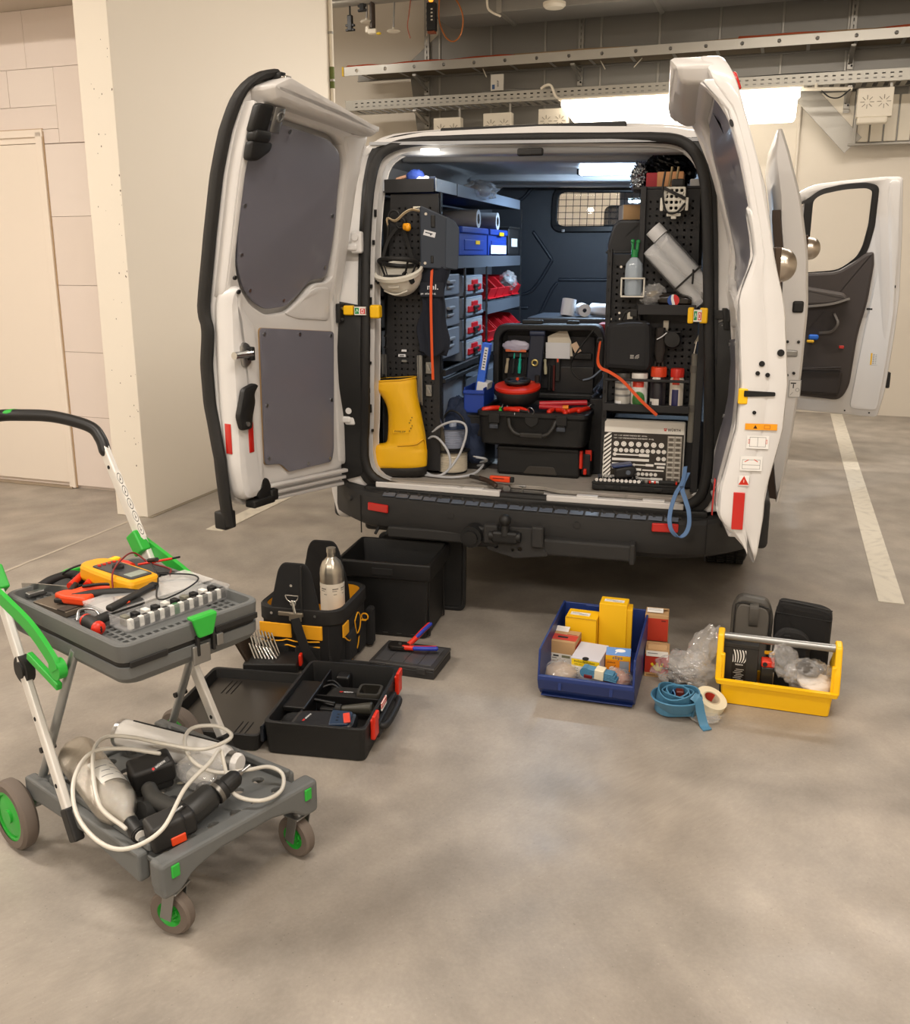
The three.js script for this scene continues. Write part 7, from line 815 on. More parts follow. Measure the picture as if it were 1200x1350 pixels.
{ // cable spools and coil
  const s1 = thing('cable_spool', 'lower spool wound with cream cable on the load floor', 'spool', [-.411, .58, -.25]); const fl = (y, m, r = .075) => mesh('flange', cyl(r, r, .006, 0, y, 0, 0, 0, 0, 36), m, s1); fl(.006, M.softBlack, .070); fl(.104, M.softBlack, .085); const wind = (n, y0, y1, r, m, par) => { const g = []; for (let i = 0; i < n; i++) g.push(tor(r + (i % 2) * .0015, (y1 - y0) / n * .56, 0, lerp(y0, y1, (i + .5) / n), 0, PI / 2 + (rnd() - .5) * .02, 0, (rnd() - .5) * .01, PI * 2, 40, 6)); const o = mesh('winding', g, m, par); o.userData.kind = 'stuff'; }; wind(18, .010, .100, .068, mat('#d9cfbb', .5), s1); mesh('core', cyl(.068, .068, .09, 0, .055, 0, 0, 0, 0, 32), mat('#d9cfbb', .5), s1);
  const s2 = thing('cable_spool', 'upper spool wound with blue-grey wire and blue flange', 'spool', [-.408, .688, -.25]); mesh('flange', cyl(.060, .060, .006, 0, .004, 0, 0, 0, 0, 36), M.softBlack, s2); mesh('flange', [cyl(.066, .066, .006, 0, .100, 0, 0, 0, 0, 36)], mat('#22324f', .4), s2); mesh('hub', [cyl(.012, .016, .02, .0, .11, 0), B(.02, .02, .012, .01, .112, .0, .003)], mat('#9aa3b5', .4), s2); wind(16, .008, .097, .054, mat('#8d94a6', .45), s2); mesh('core', cyl(.054, .054, .085, 0, .052, 0, 0, 0, 0, 32), mat('#8d94a6', .5), s2);
  const c = thing('cable_coil', 'loose coil of grey cable looping round both spools', 'cable', [-.411, .58, -.20]); const loop = []; const seg = [[-.115, .03, .02], [-.125, .09, .02], [-.09, .16, .03], [-.04, .175, .05], [.02, .12, .08], [.03, .05, .09], [-.02, .012, .10], [-.09, .02, .07], [-.13, .06, .04], [-.11, .13, .02], [-.07, .19, .03], [-.02, .23, .04], [.04, .25, .04], [.085, .235, .03], [.09, .18, .04], [.06, .09, .07], [-.0, .02, .10], [-.08, .01, .09], [-.12, .012, .02], [-.10, .012, -.08], [0, .012, -.15], [.11, .02, -.12], [.15, .04, -.04], [.13, .02, .05], [.05, .01, .10], [-.06, .01, .09], [-.11, .015, .0], [-.07, .02, -.12], [.05, .02, -.16], [.15, .05, -.08], [.165, .075, -.02], [.13, .085, .0]]; mesh('cable', tube(seg, .0058, 300, false, 8), mat('#b2b4b8', .4), c); mesh('end', rod([.13, .085, 0], [.115, .09, .005], .004), M.steel, c);
  const k = thing('wire_cutter', 'orange-handled cutter lying on the rear edge of load floor', 'pliers', [-.17, .584, -.045], -.05); mesh('handle', B(.092, .026, .020, .035, .026, .0, .006), M.orange, k); mesh('handle_end', B(.018, .024, .019, .088, .026, 0, .005), M.softBlack, k); mesh('grip', tube([[-.055, .022, .0], [-.02, .018, .012], [.01, .012, .03], [.025, .006, .04]], .0115), mat('#33241b', .5), k); mesh('jaw', B(.06, .016, .014, -.075, .024, 0, .004, 0, -.2, -.1), mat('#231d19', .45), k); mesh('print', Q(.05, .004, .001, .03, .03, .0103), mat('#7d220b', .5), k);
}
{ // blue tray, level, dark jacket in the gap
  const t = thing('blue_tray', 'small bright blue open bin in the gap beside hard case', 'storage bin', [-.325, .84, -.42], 0); mesh('bin', [B(.09, .10, .005, 0, .06, .10, .002), B(.005, .11, .20, -.045, .065, 0, .002), B(.005, .11, .20, .045, .065, 0, .002), B(.09, .005, .20, 0, .008, 0, .002), B(.10, .016, .016, 0, .10, .103, .004)], M.blue2, t); mesh('papers', B(.05, .10, .10, .02, .09, 0, .004, 0, 0, -.15), M.paper, t); 
  const s0 = thing('bin_stand', 'dark grey plastic stand under the small blue bin', 'stand', [-.325, .58, -.42], 0); mesh('stand', B(.11, .255, .20, 0, .128, 0, .006), M.rack, s0); mesh('stand_rim', B(.115, .012, .205, 0, .248, 0, .004), M.softBlack, s0);
  const l = thing('blue_level', 'long blue box section leaning in the blue bin', 'level', [-.327, .875, -.40], 0); l.rotation.z = -.155; mesh('body', B(.038, .27, .04, 0.0, .150, 0, .004), mat('#2f66d6', .35), l); mesh('label', B(.018, .105, .001, .004, .215, .0205, .0004), M.paper, l); mesh('text', [0, 1, 2, 3, 4, 5, 6].map(i => Q(.010, .006, .001, .004, .175 + i * .013, .0212)), mat('#555', .6), l); mesh('end', B(.036, .02, .038, 0, .01, 0, .003), mat('#3d2a30', .5), l);
  const j = thing('dark_jacket', 'dark blue jacket heaped between rack and hard case', 'garment', [-.40, .735, -.36], 0); mesh('cloth', [crumple(.11, .15, .08, .55, 2.4, 111, 44), crumple(.05, .07, .06, .4, 3, 117, 24).translate(.08, -.06, .03)], mat('#1c2840', .85, 0, { sheen: .4, sheenColor: new THREE.Color('#3c5078') }), j); mesh('strap', tube([[-.08, .05, .08], [-.03, .12, .08], [.03, .10, .09], [.06, .03, .10]], .005), M.softBlack, j);
  const bx = thing('plinth_box', 'low black box under the jacket at the rack foot', 'box', [-.40, .58, -.40], 0); mesh('box', B(.10, .04, .25, -.0, .02, -.05, .006), M.rack, bx); mesh('white_corner', B(.03, .02, .01, -.02, .03, .09, .003), M.paper, bx);
}
{ // low toolbox and open hard case on it
  const t = thing('toolbox', 'low black toolbox with red side latches under hard case', 'toolbox', [-.005, .58, -.40], -.02); mesh('body', B(.375, .130, .30, -.005, .070, 0, .012), M.blackP, t); mesh('lid_line', B(.378, .004, .303, -.005, .118, 0, .001), M.dark, t); mesh('grip_recess', ext(roundPoly([[-.07, .012], [.085, .012], [.07, .048], [-.045, .048]], .008), .006, .002, [], 0, 0, .150), mat('#332f2a', .5), t); mesh('latch', B(.016, .08, .03, .186, .085, .125, .004), M.redP, t); mesh('side_latch', [B(.03, .05, .012, .215, .10, .10, .004)], M.redP, t); mesh('lower_latch', B(.014, .026, .02, .205, .03, .12, .004), M.redP, t); mesh('side_frame', B(.045, .10, .22, .205, .06, 0, .01), M.rack, t); mesh('foot', B(.36, .01, .28, -.005, .005, 0, .003), M.dark, t);
  const c = thing('hard_case', 'black hard case, lid up, full of red-handled tools', 'case', [-.033, .722, -.385], -.015);
  const R = (y, a, b, r = .035) => rrect(2 * a, 2 * b, r, 0, 0, 4).map(p => [p[0], y, -p[1]]);
  mesh('base', loft([R(.006, .225, .165), R(0, .215, .155), R(.01, .235, .172), R(.125, .243, .180), R(.135, .250, .187), R(.152, .250, .187), R(.155, .246, .183), R(.155, .232, .168), R(.13, .228, .164), R(.105, .226, .162)], true, true, .6), M.blackP, c); mesh('tool_tray', B(.45, .01, .32, 0, .135, 0, .004), mat('#1b2330', .4), c, 'dark blue tool tray');
  mesh('lid', [ext(roundPoly([[-.255, .165], [.250, .165], [.262, .22], [.262, .46], [.235, .515], [-.235, .510], [-.262, .46], [-.262, .22]], .03), .012, .005, [], 0, 0, -.245), ext(roundPoly([[-.255, .165], [.250, .165], [.262, .22], [.262, .46], [.235, .515], [-.235, .510], [-.262, .46], [-.262, .22]], .03), .085, .008, [roundPoly([[-.225, .195], [.222, .195], [.232, .23], [.232, .45], [.205, .485], [-.205, .48], [-.232, .45], [-.232, .23]], .03)], 0, 0, -.20)], M.blackP, c); mesh('lid_handle', [B(.10, .02, .03, -.08, .52, -.20, .006), B(.06, .03, .03, .11, .515, -.2, .008)], M.blackP, c); mesh('lid_panel', B(.42, .25, .01, 0, .33, -.232, .004), mat('#17161a', .6), c); mesh('lid_pocket', [B(.40, .030, .02, -.0, .365, -.215, .006)], M.softBlack, c); mesh('lid_pocket', B(.19, .13, .012, .115, .25, -.22, .004), mat('#1f1f22', .35), c);
  for (const x of [-.165, .135]) { mesh('latch', [B(.05, .045, .012, x, .125, .188, .004), B(.038, .022, .016, x, .092, .187, .006)], M.blackP, c); mesh('latch_pad', B(.04, .018, .008, x, .088, .196, .004), mat('#343a44', .35), c); } mesh('carry_handle', [tube([[-.10, .12, .185], [-.085, .085, .205], [-.045, .06, .21], [.06, .06, .21], [.095, .085, .205], [.11, .12, .185]], .010, 30), B(.10, .022, .014, .008, .06, .214, .005)], mat('#24221f', .55), c); mesh('badge', ext(roundPoly([[-.03, .15], [.035, .15], [.03, .105], [.003, .088], [-.025, .105]], .008), .006, .002, [], 0, 0, .183), M.blackP, c); mesh('hinge_rail', B(.46, .02, .02, 0, .155, -.185, .006), M.blackP, c);
  const onC = (n, l, cat, p, g) => thing(n, l, cat, [-.033 + p[0], .722 + p[1], -.385 + p[2]], -.015, g);
  const reel = onC('extension_reel', 'black and red cable reel lying on the open hard case', 'cable reel', [-.095, .175, .03]); reel.rotation.x = .12; mesh('drum', lathe([[0, 0], [.075, .0], [.095, .02], [.102, .05], [.100, .062], [0, .062]], 0, 0, 0, 0, 0, 0, 36), M.softBlack, reel); mesh('red_rim', lathe([[.05, .062], [.100, .062], [.104, .07], [.102, .08], [.062, .088], [.05, .084]], 0, 0, 0, 0, 0, 0, 40), M.redP, reel); mesh('crank_ring', tor(.052, .008, 0, .100, 0, PI / 2), M.softBlack, reel); mesh('spoke', [0, 1, 2, 3, 4].map(i => bar([0, .10, 0], [.05 * Math.cos(i * 1.257), .10, .05 * Math.sin(i * 1.257)], .012, .01)), mat('#24303f', .4), reel); mesh('knob', cyl(.012, .012, .03, .085, .105, -.03), M.softBlack, reel); mesh('hub', cyl(.007, .007, .01, 0, .108, 0), M.orange, reel);
  // red-handled tools in the tray, screwdrivers in the lid
  const tools = [[-.19, .02, .145, .6, 'leftmost, under the reel'], [-.095, .02, .150, -.4, 'second from left, in front of the reel'], [-.055, .02, .15, 2.6, 'third from left, handle forward'], [.075, .02, .125, 1.5, 'in the middle of the tray'], [.125, .015, .14, 2.2, 'right of the middle, short red grip'], [.175, .025, .10, .9, 'orange-red, towards the right end'], [.21, .03, .07, 1.1, 'rightmost in the tray']]; let tp; tools.forEach(([x, y, z, r, w], i) => { const l = 'red-handled hand tool in the hard case, ' + w; const p = [-.033 + x, .722 + .148 + .0, -.385 + z]; if (tp) { copy(tp, p, r, l); return; } tp = thing('hand_tool', l, 'tool', p, r, 'red-handled tools in the hard case'); mesh('handle', tube([[-.035, .010, .0], [0, .014, .004], [.035, .012, -.002]], .0115, 16), M.redP, tp); mesh('shaft', rod([.03, .012, 0], [.085, .010, .0], .005), M.softBlack, tp); mesh('loop', tor(.016, .002, .10, .016, 0, .4), M.steel, tp); });
  const wr = onC('insulated_shears', 'long red insulated tool lying across the right of case', 'tool', [.105, .17, .055]); mesh('handle', rod([-.09, .01, .03], [.115, .016, -.02], .0125), mat('#b3202a', .4), wr); mesh('handle', rod([-.085, .0, .045], [.02, .0, .05], .012), mat('#b3202a', .4), wr); mesh('tip', rod([.02, .0, .05], [.045, .002, .05], .011), mat('#e0801a', .45), wr);
  const gp = onC('green_plug', 'tiny green plug standing at front of the tool tray', 'plug', [-.145, .145, .165]); mesh('plug', lathe([[0, 0], [.007, 0], [.007, .014], [.004, .018], [.006, .024], [0, .028]]), M.tgreen, gp); mesh('ring', tor(.007, .0015, 0, .012, 0, PI / 2), M.tgreen, gp);
  const tc = onC('tape_coil', 'white flat coil at the front edge of tool tray', 'tape', [-.075, .142, .158]); mesh('coil', lathe([[.018, 0], [.028, 0], [.028, .010], [.018, .010], [.018, 0]]), M.paper, tc); mesh('core', lathe([[.012, 0], [.018, 0], [.018, .009], [.012, .009], [.012, 0]]), M.zinc, tc);
  let sd; ['#bcae92', '#2c2f30', '#20b39a', '#222', '#c9bda4', '#b3201c', '#c6bfa0'].forEach((col, i) => { const s = onC('screwdriver', 'slim screwdriver in the lid of the hard case, ' + ['first from left', 'second from left', 'third, with teal tip', 'fourth from left', 'fifth, cream', 'sixth, red-handled', 'seventh from left'][i], 'screwdriver', [-.205 + i * .032, .275, -.207], 'screwdrivers in the case lid'); s.rotation.z = (i - 3) * .03 - .03; mesh('handle', lathe([[0, 0], [.007, .002], [.0085, .03], [.006, .055], [.008, .07], [0, .075]], 0, 0, 0, 0, 0, 0, 10), mat(col, .45), s); mesh('shaft', rod([0, .07, 0], [0, .098, 0], .0035), i === 2 || i === 1 ? mat('#20b39a', .4) : M.softBlack, s); });
  const kf = onC('utility_knife', 'black and orange knife upright in the right lid pocket', 'knife', [.045, .235, -.205]); mesh('body', B(.022, .13, .014, 0, .075, 0, .004), M.softBlack, kf); mesh('window', B(.010, .05, .016, .0, .125, 0, .003), mat('#e2512a', .4), kf); const ln = onC('tool_pair', 'two slim dark files beside the orange knife', 'file', [.015, .20, -.205]); mesh('file', rod([-.01, 0, 0], [-.008, .12, 0], .006), M.softBlack, ln); mesh('file', rod([.012, 0, 0], [.012, .12, 0], .005), mat('#5a1d18', .5), ln);
  const fl = onC('belt_strap', 'dark blue-black folded strap with eyelet over the case lid', 'strap', [-.055, .22, -.165]); mesh('strap', [B(.07, .245, .016, 0, .13, 0, .007, -.08, 0, -.06)], mat('#1a2030', .6), fl); mesh('eyelet', tor(.013, .005, .0, .115, .014), mat('#d6c27c', .3, .8), fl); mesh('fold', cyl(.014, .014, .07, .007, .25, -.008, 0, 0, PI / 2, 14), mat('#28324a', .5), fl);
  const pc = onC('paper_sheets', 'white papers and card sticking out of lid pocket', 'paper', [.055, .385, -.20]); mesh('card', ext([[-.06, -.02], [.06, -.02], [.05, .05], [.025, .11], [-.06, .07]], .002, 0), mat('#cfc6b4', .7), pc); mesh('sheet', B(.115, .075, .003, -.01, .005, .006, .0008, .1), M.paper, pc); mesh('edge', B(.03, .05, .003, .075, .02, .003, .0008, 0, 0, .5), mat('#d6b99b', .7), pc);
  const zb = onC('zip_bag', 'clear bag with orange strip in the left lid pocket', 'bag', [-.155, .405, -.20]); mesh('film', crumple(.065, .028, .015, .3, 3, 131, 30), mat('#d5cfe0', .3, 0, { transmission: .4, thickness: 0 }), zb); mesh('strip', B(.10, .012, .006, 0, -.02, .008, .002), mat('#d36a3e', .5), zb);
  const cd = onC('black_lead', 'black and grey lead curling out of the case lid', 'cable', [.15, .30, -.18]); mesh('cable', tube([[.07, .20, .02], [-.0, .10, .05], [-.035, .03, .03], [-.01, -.02, .04], [.05, -.035, .06], [.12, .02, .07]], .004, 50), M.softBlack, cd); mesh('sleeve', tube([[.03, -.035, .055], [.07, -.02, .065], [.11, .015, .07], [.14, .03, .07]], .0045, 20), mat('#7b8696', .4), cd);
}
{ // behind the case
  const b = thing('black_chest', 'tall black chest at the back of the load bay aisle', 'chest', [.035, .58, -1.12], 0); mesh('body', B(.46, .63, .40, 0, .315, 0, .012), M.rack, b); mesh('lid', B(.48, .035, .42, 0, .645, 0, .01), mat('#2b3038', .4), b);
  let pr; [[-.02, 'left upright paper roll behind the hard case lid', PI / 2], [.06, 'middle paper roll behind the hard case lid', 0], [.155, 'right paper roll behind the hard case lid', .3]].forEach(([x, l, a], i) => { const r = thing('paper_roll', l, 'roll', [x, 1.245, -1.02], 0, 'white rolls behind the case'); if (i === 0) { mesh('roll', lathe([[.012, 0], [.036, 0], [.036, .085], [.012, .085]], 0, 0, 0, -.2, 0, -.1, 24), M.paper, r); mesh('core', lathe([[.011, 0], [.013, .086]], 0, 0, 0, -.2, 0, -.1), M.zinc, r); } else { mesh('roll', lathe([[.010, -.06], [.032, -.06], [.032, .06], [.010, .06]], 0, .032, 0, PI / 2, 0, 0, 24).rotateY(i === 2 ? 1.0 : .3), M.paper, r); mesh('core', lathe([[.010, -.061], [.012, .061]], 0, .032, 0, PI / 2, 0, 0).rotateY(i === 2 ? 1.0 : .3), M.zinc, r); } });
  const rb = thing('red_box', 'dark red box behind the right edge of hard case', 'box', [.235, .93, -.70], 0); mesh('box', B(.09, .30, .12, 0, .15, 0, .005), mat('#8c1024', .5), rb); mesh('lid', B(.094, .02, .124, 0, .295, 0, .004), mat('#a01329', .45), rb);
  const kb = thing('tool_bin', 'dark bin of silver tools beside the right rack', 'bin', [.245, .58, -.50], 0); mesh('bin', B(.10, .345, .26, 0, .172, 0, .006), M.rack, kb); mesh('tools', Array.from({ length: 14 }, (_, i) => rod([-.04 + (i % 5) * .018, .35 + .012 * (i % 4), .10 - (i % 3) * .03], [.03 - (i % 4) * .012, .365 + .03 * rnd() + .02 * (i % 4), -.08 + (i % 5) * .03], .006, 7)), mat('#7f8da6', .3, .8), kb).userData.kind = 'stuff';
}
{ // right rack
  const t = thing('van_rack', 'black perforated rack along the right side of load bay', 'rack', [.46, .58, -.15]); const o = g => [g].flat().map(e => clean(e).translate(-.46, -.58, .15));
  mesh('end_panel', o(ext([[.415, 1.30], [.645, 1.30], [.63, 1.80], [.405, 1.80]], .004, 0, perf(.42, .635, 1.31, 1.79, .0275, .0045), 0, 0, -.165)), M.rack, t); mesh('end_panel', o(ext([[.29, .91], [.655, .91], [.65, 1.30], [.415, 1.30], [.412, 1.55], [.29, 1.55]], .004, 0, perf(.30, .65, .92, 1.54, .0275, .0045, (x, y) => (y > 1.28 && x > .395)), 0, 0, -.165)), M.rack, t); mesh('panel_backing', o([Q(.24, .52, .004, .53, 1.54, -.20), Q(.36, .66, .004, .47, 1.22, -.21)]), M.dark, t);
  mesh('side_panel', o([Q(.006, 1.0, 1.55, .29, 1.05, -.95)]), M.rack, t); mesh('upright', o(B(.022, .52, .03, .414, 1.55, -.15, .002)), M.rack, t); mesh('upright', o(B(.02, .98, .03, .290, 1.08, -.15, .002)), M.rack, t); mesh('upright', o(B(.03, 1.22, .05, .672, 1.20, -.12, .004)), M.rack, t); for (let i = 0; i < 18; i++) mesh('upright_slot', o(Q(.006, .012, .002, .290, .68 + i * .052, -.134)), M.dark, t);
  mesh('can_shelf', o([B(.34, .006, .12, .465, .946, -.125, .002), B(.345, .03, .006, .465, .938, -.065, .002)]), M.rack, t); mesh('can_rail', o(B(.34, .012, .008, .465, 1.052, -.068, .003)), M.rack, t); mesh('tray', o([B(.22, .006, .10, .53, 1.325, -.115, .002), B(.225, .04, .005, .53, 1.335, -.066, .002)]), M.rack, t); mesh('top_shelf', o([Q(.30, .008, 1.4, .52, 1.806, -.86)]), M.rack, t); mesh('back_box', o([B(.40, .29, 1.5, .52, .73, -.93, .01)]), M.rack, t);
  mesh('bolt', o([[.335, 1.50], [.335, 1.315], [.365, 1.315], [.40, 1.315], [.30, 1.29], [.338, 1.29]].map(([x, y]) => cyl(.005, .005, .006, x, y, -.158, PI / 2, 0, 0, 8))), M.chrome, t); mesh('data_plate', o(B(.022, .03, .003, .378, 1.305, -.16, .001)), M.cream, t);
  const tub = thing('black_tub', 'black moulded tub with sloping top on the right rack', 'tub', [.325, 1.552, -.48]); mesh('tub', ext(roundPoly([[-.075, 0], [.075, 0], [.075, .14], [-.03, .14], [-.055, .115], [-.075, .04]], .012), .22, .012), mat('#14161b', .42), tub); mesh('ledge', B(.16, .012, .23, 0, .006, 0, .004), M.rack, tub);
  const ct = thing('carton', 'brown cardboard box lying on the black tub', 'box', [.33, 1.694, -.50], .25); mesh('carton', B(.10, .062, .13, .01, .031, 0, .002), M.cardB, ct); mesh('side', B(.002, .060, .128, -.041, .031, 0, .0005), mat('#c9c4bd', .7), ct); mesh('tape', B(.102, .001, .03, .01, .0625, 0, .0003), mat('#8d7458', .5), ct);
  // things hung on or stood in the rack end
  const sp = thing('spray_bottle', 'clear bottle with green double neck in white wire holder', 'bottle', [.390, 1.388, -.125]); mesh('bottle', lathe([[0, 0], [.033, .0], [.036, .01], [.036, .10], [.033, .125], [.018, .145], [.012, .15], [.012, .16], [0, .16]], 0, 0, 0, 0, 0, 0, 28), mat('#c9d6e2', .12, 0, { transmission: .4, thickness: 0 }), sp); mesh('green_neck', [cyl(.014, .014, .03, -.0, .165, 0), rod([-.008, .17, 0], [-.009, .215, .0], .006), rod([.008, .17, 0], [.012, .212, 0], .007), sph(.009, -.009, .212, 0), sph(.009, .012, .21, 0)], mat('#14803f', .25, 0, { clearcoat: .6 }), sp); mesh('inner_tube', [rod([-.006, .0, 0], [-.006, .15, 0], .003), rod([.008, .03, 0], [.008, .15, 0], .003)], M.paper, sp); mesh('holder', [B(.094, .006, .07, 0, -.004, 0, .002), rod([-.045, 0, .03], [-.045, .068, .03], .0035), rod([.045, 0, .03], [.045, .068, .03], .0035), tube([[-.045, .068, .03], [-.03, .068, .042], [.03, .068, .042], [.045, .068, .03]], .0035)], mat('#dcd8cc', .5), sp); mesh('liquid', cyl(.034, .034, .022, 0, .013, 0, 0, 0, 0, 24), mat('#dfe6ea', .1, 0, { transmission: .6, thickness: 0 }), sp);
  const cc = thing('drill_caddy', 'white perforated bit caddy hanging on a black band', 'caddy', [.535, 1.77, -.125]); const ch = []; for (let r = 0; r < 4; r++) for (let c = 0; c < 4; c++) ch.push(rrect(.012, .012, .003, -.030 + c * .019, -.045 + r * .022, 1)); mesh('grid', ext(roundPoly([[-.034, -.06], [.026, -.06], [.042, -.04], [.042, .035], [-.040, .035], [-.044, -.03]], .008), .018, .003, ch), mat('#e2ded2', .5), cc); mesh('clip', [B(.055, .012, .012, 0, -.070, 0, .003), B(.02, .012, .012, .0, -.080, 0, .003), B(.012, .05, .014, -.048, -.03, 0, .003), B(.012, .05, .014, .048, -.03, 0, .003)], mat('#e2ded2', .5), cc); mesh('band', [tube([[-.04, .09, .01], [-.046, .02, .014], [-.03, -.055, .014], [.01, -.062, .014], [.04, -.03, .014]], .004, 24), strap([[-.04, .03, .014], [0, .01, .018], [.042, -.01, .014]], .012, .003, [0, 1, 0])], M.softBlack, cc); for (const x of [-.012, .012]) mesh('drill_bit', rod([x - .012, .03, .0], [x - .002, .11, .0], .005), mat('#8a7a5c', .35, .8), cc); mesh('clamp', B(.05, .03, .03, .01, .05, -.005, .008), M.softBlack, cc);
  for (const [x, y, w, h, c, l, n] of [[.497, 1.81, .105, .058, '#b07c4e', 'brown carton on top of the right rack', 'carton'], [.425, 1.81, .045, .055, '#8f1620', 'dark red carton on top of right rack', 'carton'], [.600, 1.81, .05, .028, '#b9b7b3', 'pale grey box on top of the right rack', 'carton']]) { const q = thing(n, l, 'box', [x + .012, y, -.27], 0); mesh('carton', B(w, h, .10, 0, h / 2, 0, .003), mat(c, .65), q); mesh('flap', B(w * .96, .003, .05, 0, h + .001, .02, .001), mat(c, .7), q); }
  const fb = thing('foil_roll', 'crinkled silver foil bundle by the top of right rack', 'foil', [.375, 1.86, -.40], 0); mesh('foil', crumple(.035, .055, .08, .9, 6, 141, 60), mat('#dfe6ee', .18, 1), fb); mesh('support', B(.07, .03, .10, .01, -.042, .0, .006), M.rack, fb);
  const bb = thing('black_sack', 'shiny black plastic sack stuffed above the right rack', 'sack', [.49, 1.895, -.46], 0); mesh('sack', crumple(.10, .075, .12, .4, 4, 147, 60), mat('#0e0f13', .22), bb); mesh('knot', crumple(.025, .03, .03, .5, 5, 151, 20).translate(.09, -.02, .06), mat('#0e0f13', .3), bb);
  // tilted bag of long white tubes
  const tb = thing('tube_bag', 'long white tubes in a clear bag tied across right rack', 'tubes', [.56, 1.50, -.115], 0); tb.rotation.z = -.80; for (const [dy, dz, r] of [[.028, 0, .030], [-.032, .0, .028], [0, -.02, .026]]) mesh('tube', cyl(r, r, .30, .02, dy, dz, 0, 0, PI / 2, 22), mat('#bdbfc2', .4), tb); mesh('end_cap', [cyl(.034, .034, .045, -.155, .03, 0, 0, 0, PI / 2, 22)], mat('#d8d9da', .35), tb); mesh('film', ext(roundPoly([[-.13, -.064], [.17, -.066], [.19, .0], [.17, .062], [-.13, .064]], .02), .07, .03), mat('#ffffff', .15, 0, { transmission: .85, thickness: 0 }), tb); mesh('tie', [strap([[.06, .07, .03], [.06, .02, .042], [.06, -.07, .03]], .008, .003, [1, 0, 0]), rod([.05, .04, .045], [.09, -.0, .045], .004)], M.softBlack, tb);
  const pb = thing('drink_bottle', 'dark bottle with round red and blue label in the rack tray', 'bottle', [.535, 1.36, -.108], 0); pb.position.y = 1.372; mesh('bottle', lathe([[0, -.09], [.026, -.088], [.030, -.07], [.030, .03], [.014, .07], [.012, .085], [0, .085]], 0, 0, 0, 0, 0, PI / 2 - .05, 24), mat('#17120f', .12), pb); mesh('badge', cyl(.023, .023, .002, .018, .0, .0305, PI / 2, 0, 0, 28), printed(96, 96, (g, w, h) => { g.fillStyle = '#f0efec'; g.fillRect(0, 0, w, h); g.fillStyle = '#d5262c'; g.beginPath(); g.moveTo(0, 0); g.lineTo(w, 0); g.lineTo(w, 34); g.bezierCurveTo(70, 26, 40, 58, 0, 44); g.fill(); g.fillStyle = '#1d4c9c'; g.beginPath(); g.moveTo(0, h); g.lineTo(w, h); g.lineTo(w, 56); g.bezierCurveTo(66, 54, 44, 80, 0, 62); g.fill(); }, .3), pb);
  const wb = thing('crinkled_bag', 'clear crinkled bag beside the dark bottle in tray', 'bag', [.475, 1.385, -.115], 0); mesh('film', crumple(.05, .045, .035, .6, 5, 161, 40), M.film, wb); mesh('contents', crumple(.03, .02, .02, .5, 5, 163, 16), mat('#6b5c3c', .5), wb);
  // soft black pouch with arcs logo
  const po = thing('zip_pouch', 'square black zip pouch with small pale arc emblem', 'pouch', [.385, 1.095, -.10], -.04); mesh('pouch', ext(roundPoly([[-.092, 0], [.085, -.005], [.092, .03], [.085, .175], [.07, .195], [-.075, .188], [-.094, .17]], .022), .058, .02), mat('#1b1b1d', .8, 0, { sheen: .3 }), po); mesh('zip', tube([[-.085, .172, .02], [0, .186, .024], [.078, .184, .02]], .003), mat('#3a4250', .4), po); mesh('handle', [tube([[-.04, .185, .0], [-.02, .225, .0], [.02, .235, .0], [.04, .19, .0]], .006), B(.03, .03, .012, .015, .225, .01, .004)], M.softBlack, po); plate(.042, .022, printed(120, 64, (g, w, h) => { g.fillStyle = '#1b1b1d'; g.fillRect(0, 0, w, h); g.strokeStyle = '#b9b4ad'; g.lineWidth = 7; for (let i = 0; i < 3; i++) { g.beginPath(); g.arc(112, 56, 18 + i * 14, PI, PI * 1.5); g.stroke(); } g.fillStyle = '#b9b4ad'; for (let i = 0; i < 3; i++) g.fillRect(8, 14 + i * 16, 42, 8); }, .8), po, [.028, .052, .0295]);
  const mkCan = (x, l, body, cap, h, r, capH, art) => { const q = thing('spray_can', l, 'spray can', [x, .95, -.115], .9, 'cans on the rack shelf'); mesh('can', lathe([[0, 0], [r, 0], [r, h - .01], [r * .85, h], [0, h]], 0, 0, 0, 0, 0, 0, 26), printed(256, 128, art, .35), q); mesh('cap', lathe([[0, h], [r * .97, h], [r * .97, h + capH], [r * .9, h + capH + .004], [0, h + capH + .004]], 0, 0, 0, 0, 0, 0, 26), mat(cap, .45), q); return q; };
  mkCan(.365, 'pale grey can with dark cap, leftmost on the shelf', 0, '#3b3833', .105, .032, .016, (g, w, h) => { g.fillStyle = '#b7b4ac'; g.fillRect(0, 0, w, h); g.fillStyle = '#777'; for (let i = 0; i < 8; i++) g.fillRect(0, 20 + i * 9, w, 3); g.fillStyle = '#eee'; g.fillRect(170, 92, 46, 30); g.fillStyle = '#222'; for (let i = 0; i < 7; i++) g.fillRect(174 + i * 6, 96, 3, 18); });
  mkCan(.432, 'white and red tub with white lid, second on the shelf', 0, '#dedad2', .105, .034, .018, (g, w, h) => { g.fillStyle = '#d8d5cf'; g.fillRect(0, 0, w, h); g.fillStyle = '#d13a22'; g.fillRect(185, 20, 60, 52); g.fillStyle = '#eee'; for (let i = 0; i < 4; i++) g.fillRect(192, 28 + i * 10, 46, 4); g.fillStyle = '#3d7a3a'; g.beginPath(); g.ellipse(220, 90, 34, 12, 0, 0, 7); g.fill(); g.fillStyle = '#5a7fa8'; g.fillRect(150, 96, 30, 30); });
  mkCan(.508, 'dark blue can with orange cap, third on the shelf', 0, '#d9421c', .115, .033, .034, (g, w, h) => { g.fillStyle = '#1d1a22'; g.fillRect(0, 0, w, h); g.fillStyle = '#ddd9d2'; g.fillRect(186, 20, 46, 44); g.fillRect(172, 88, 56, 36); g.fillStyle = '#333'; g.fillRect(176, 92, 14, 28); });
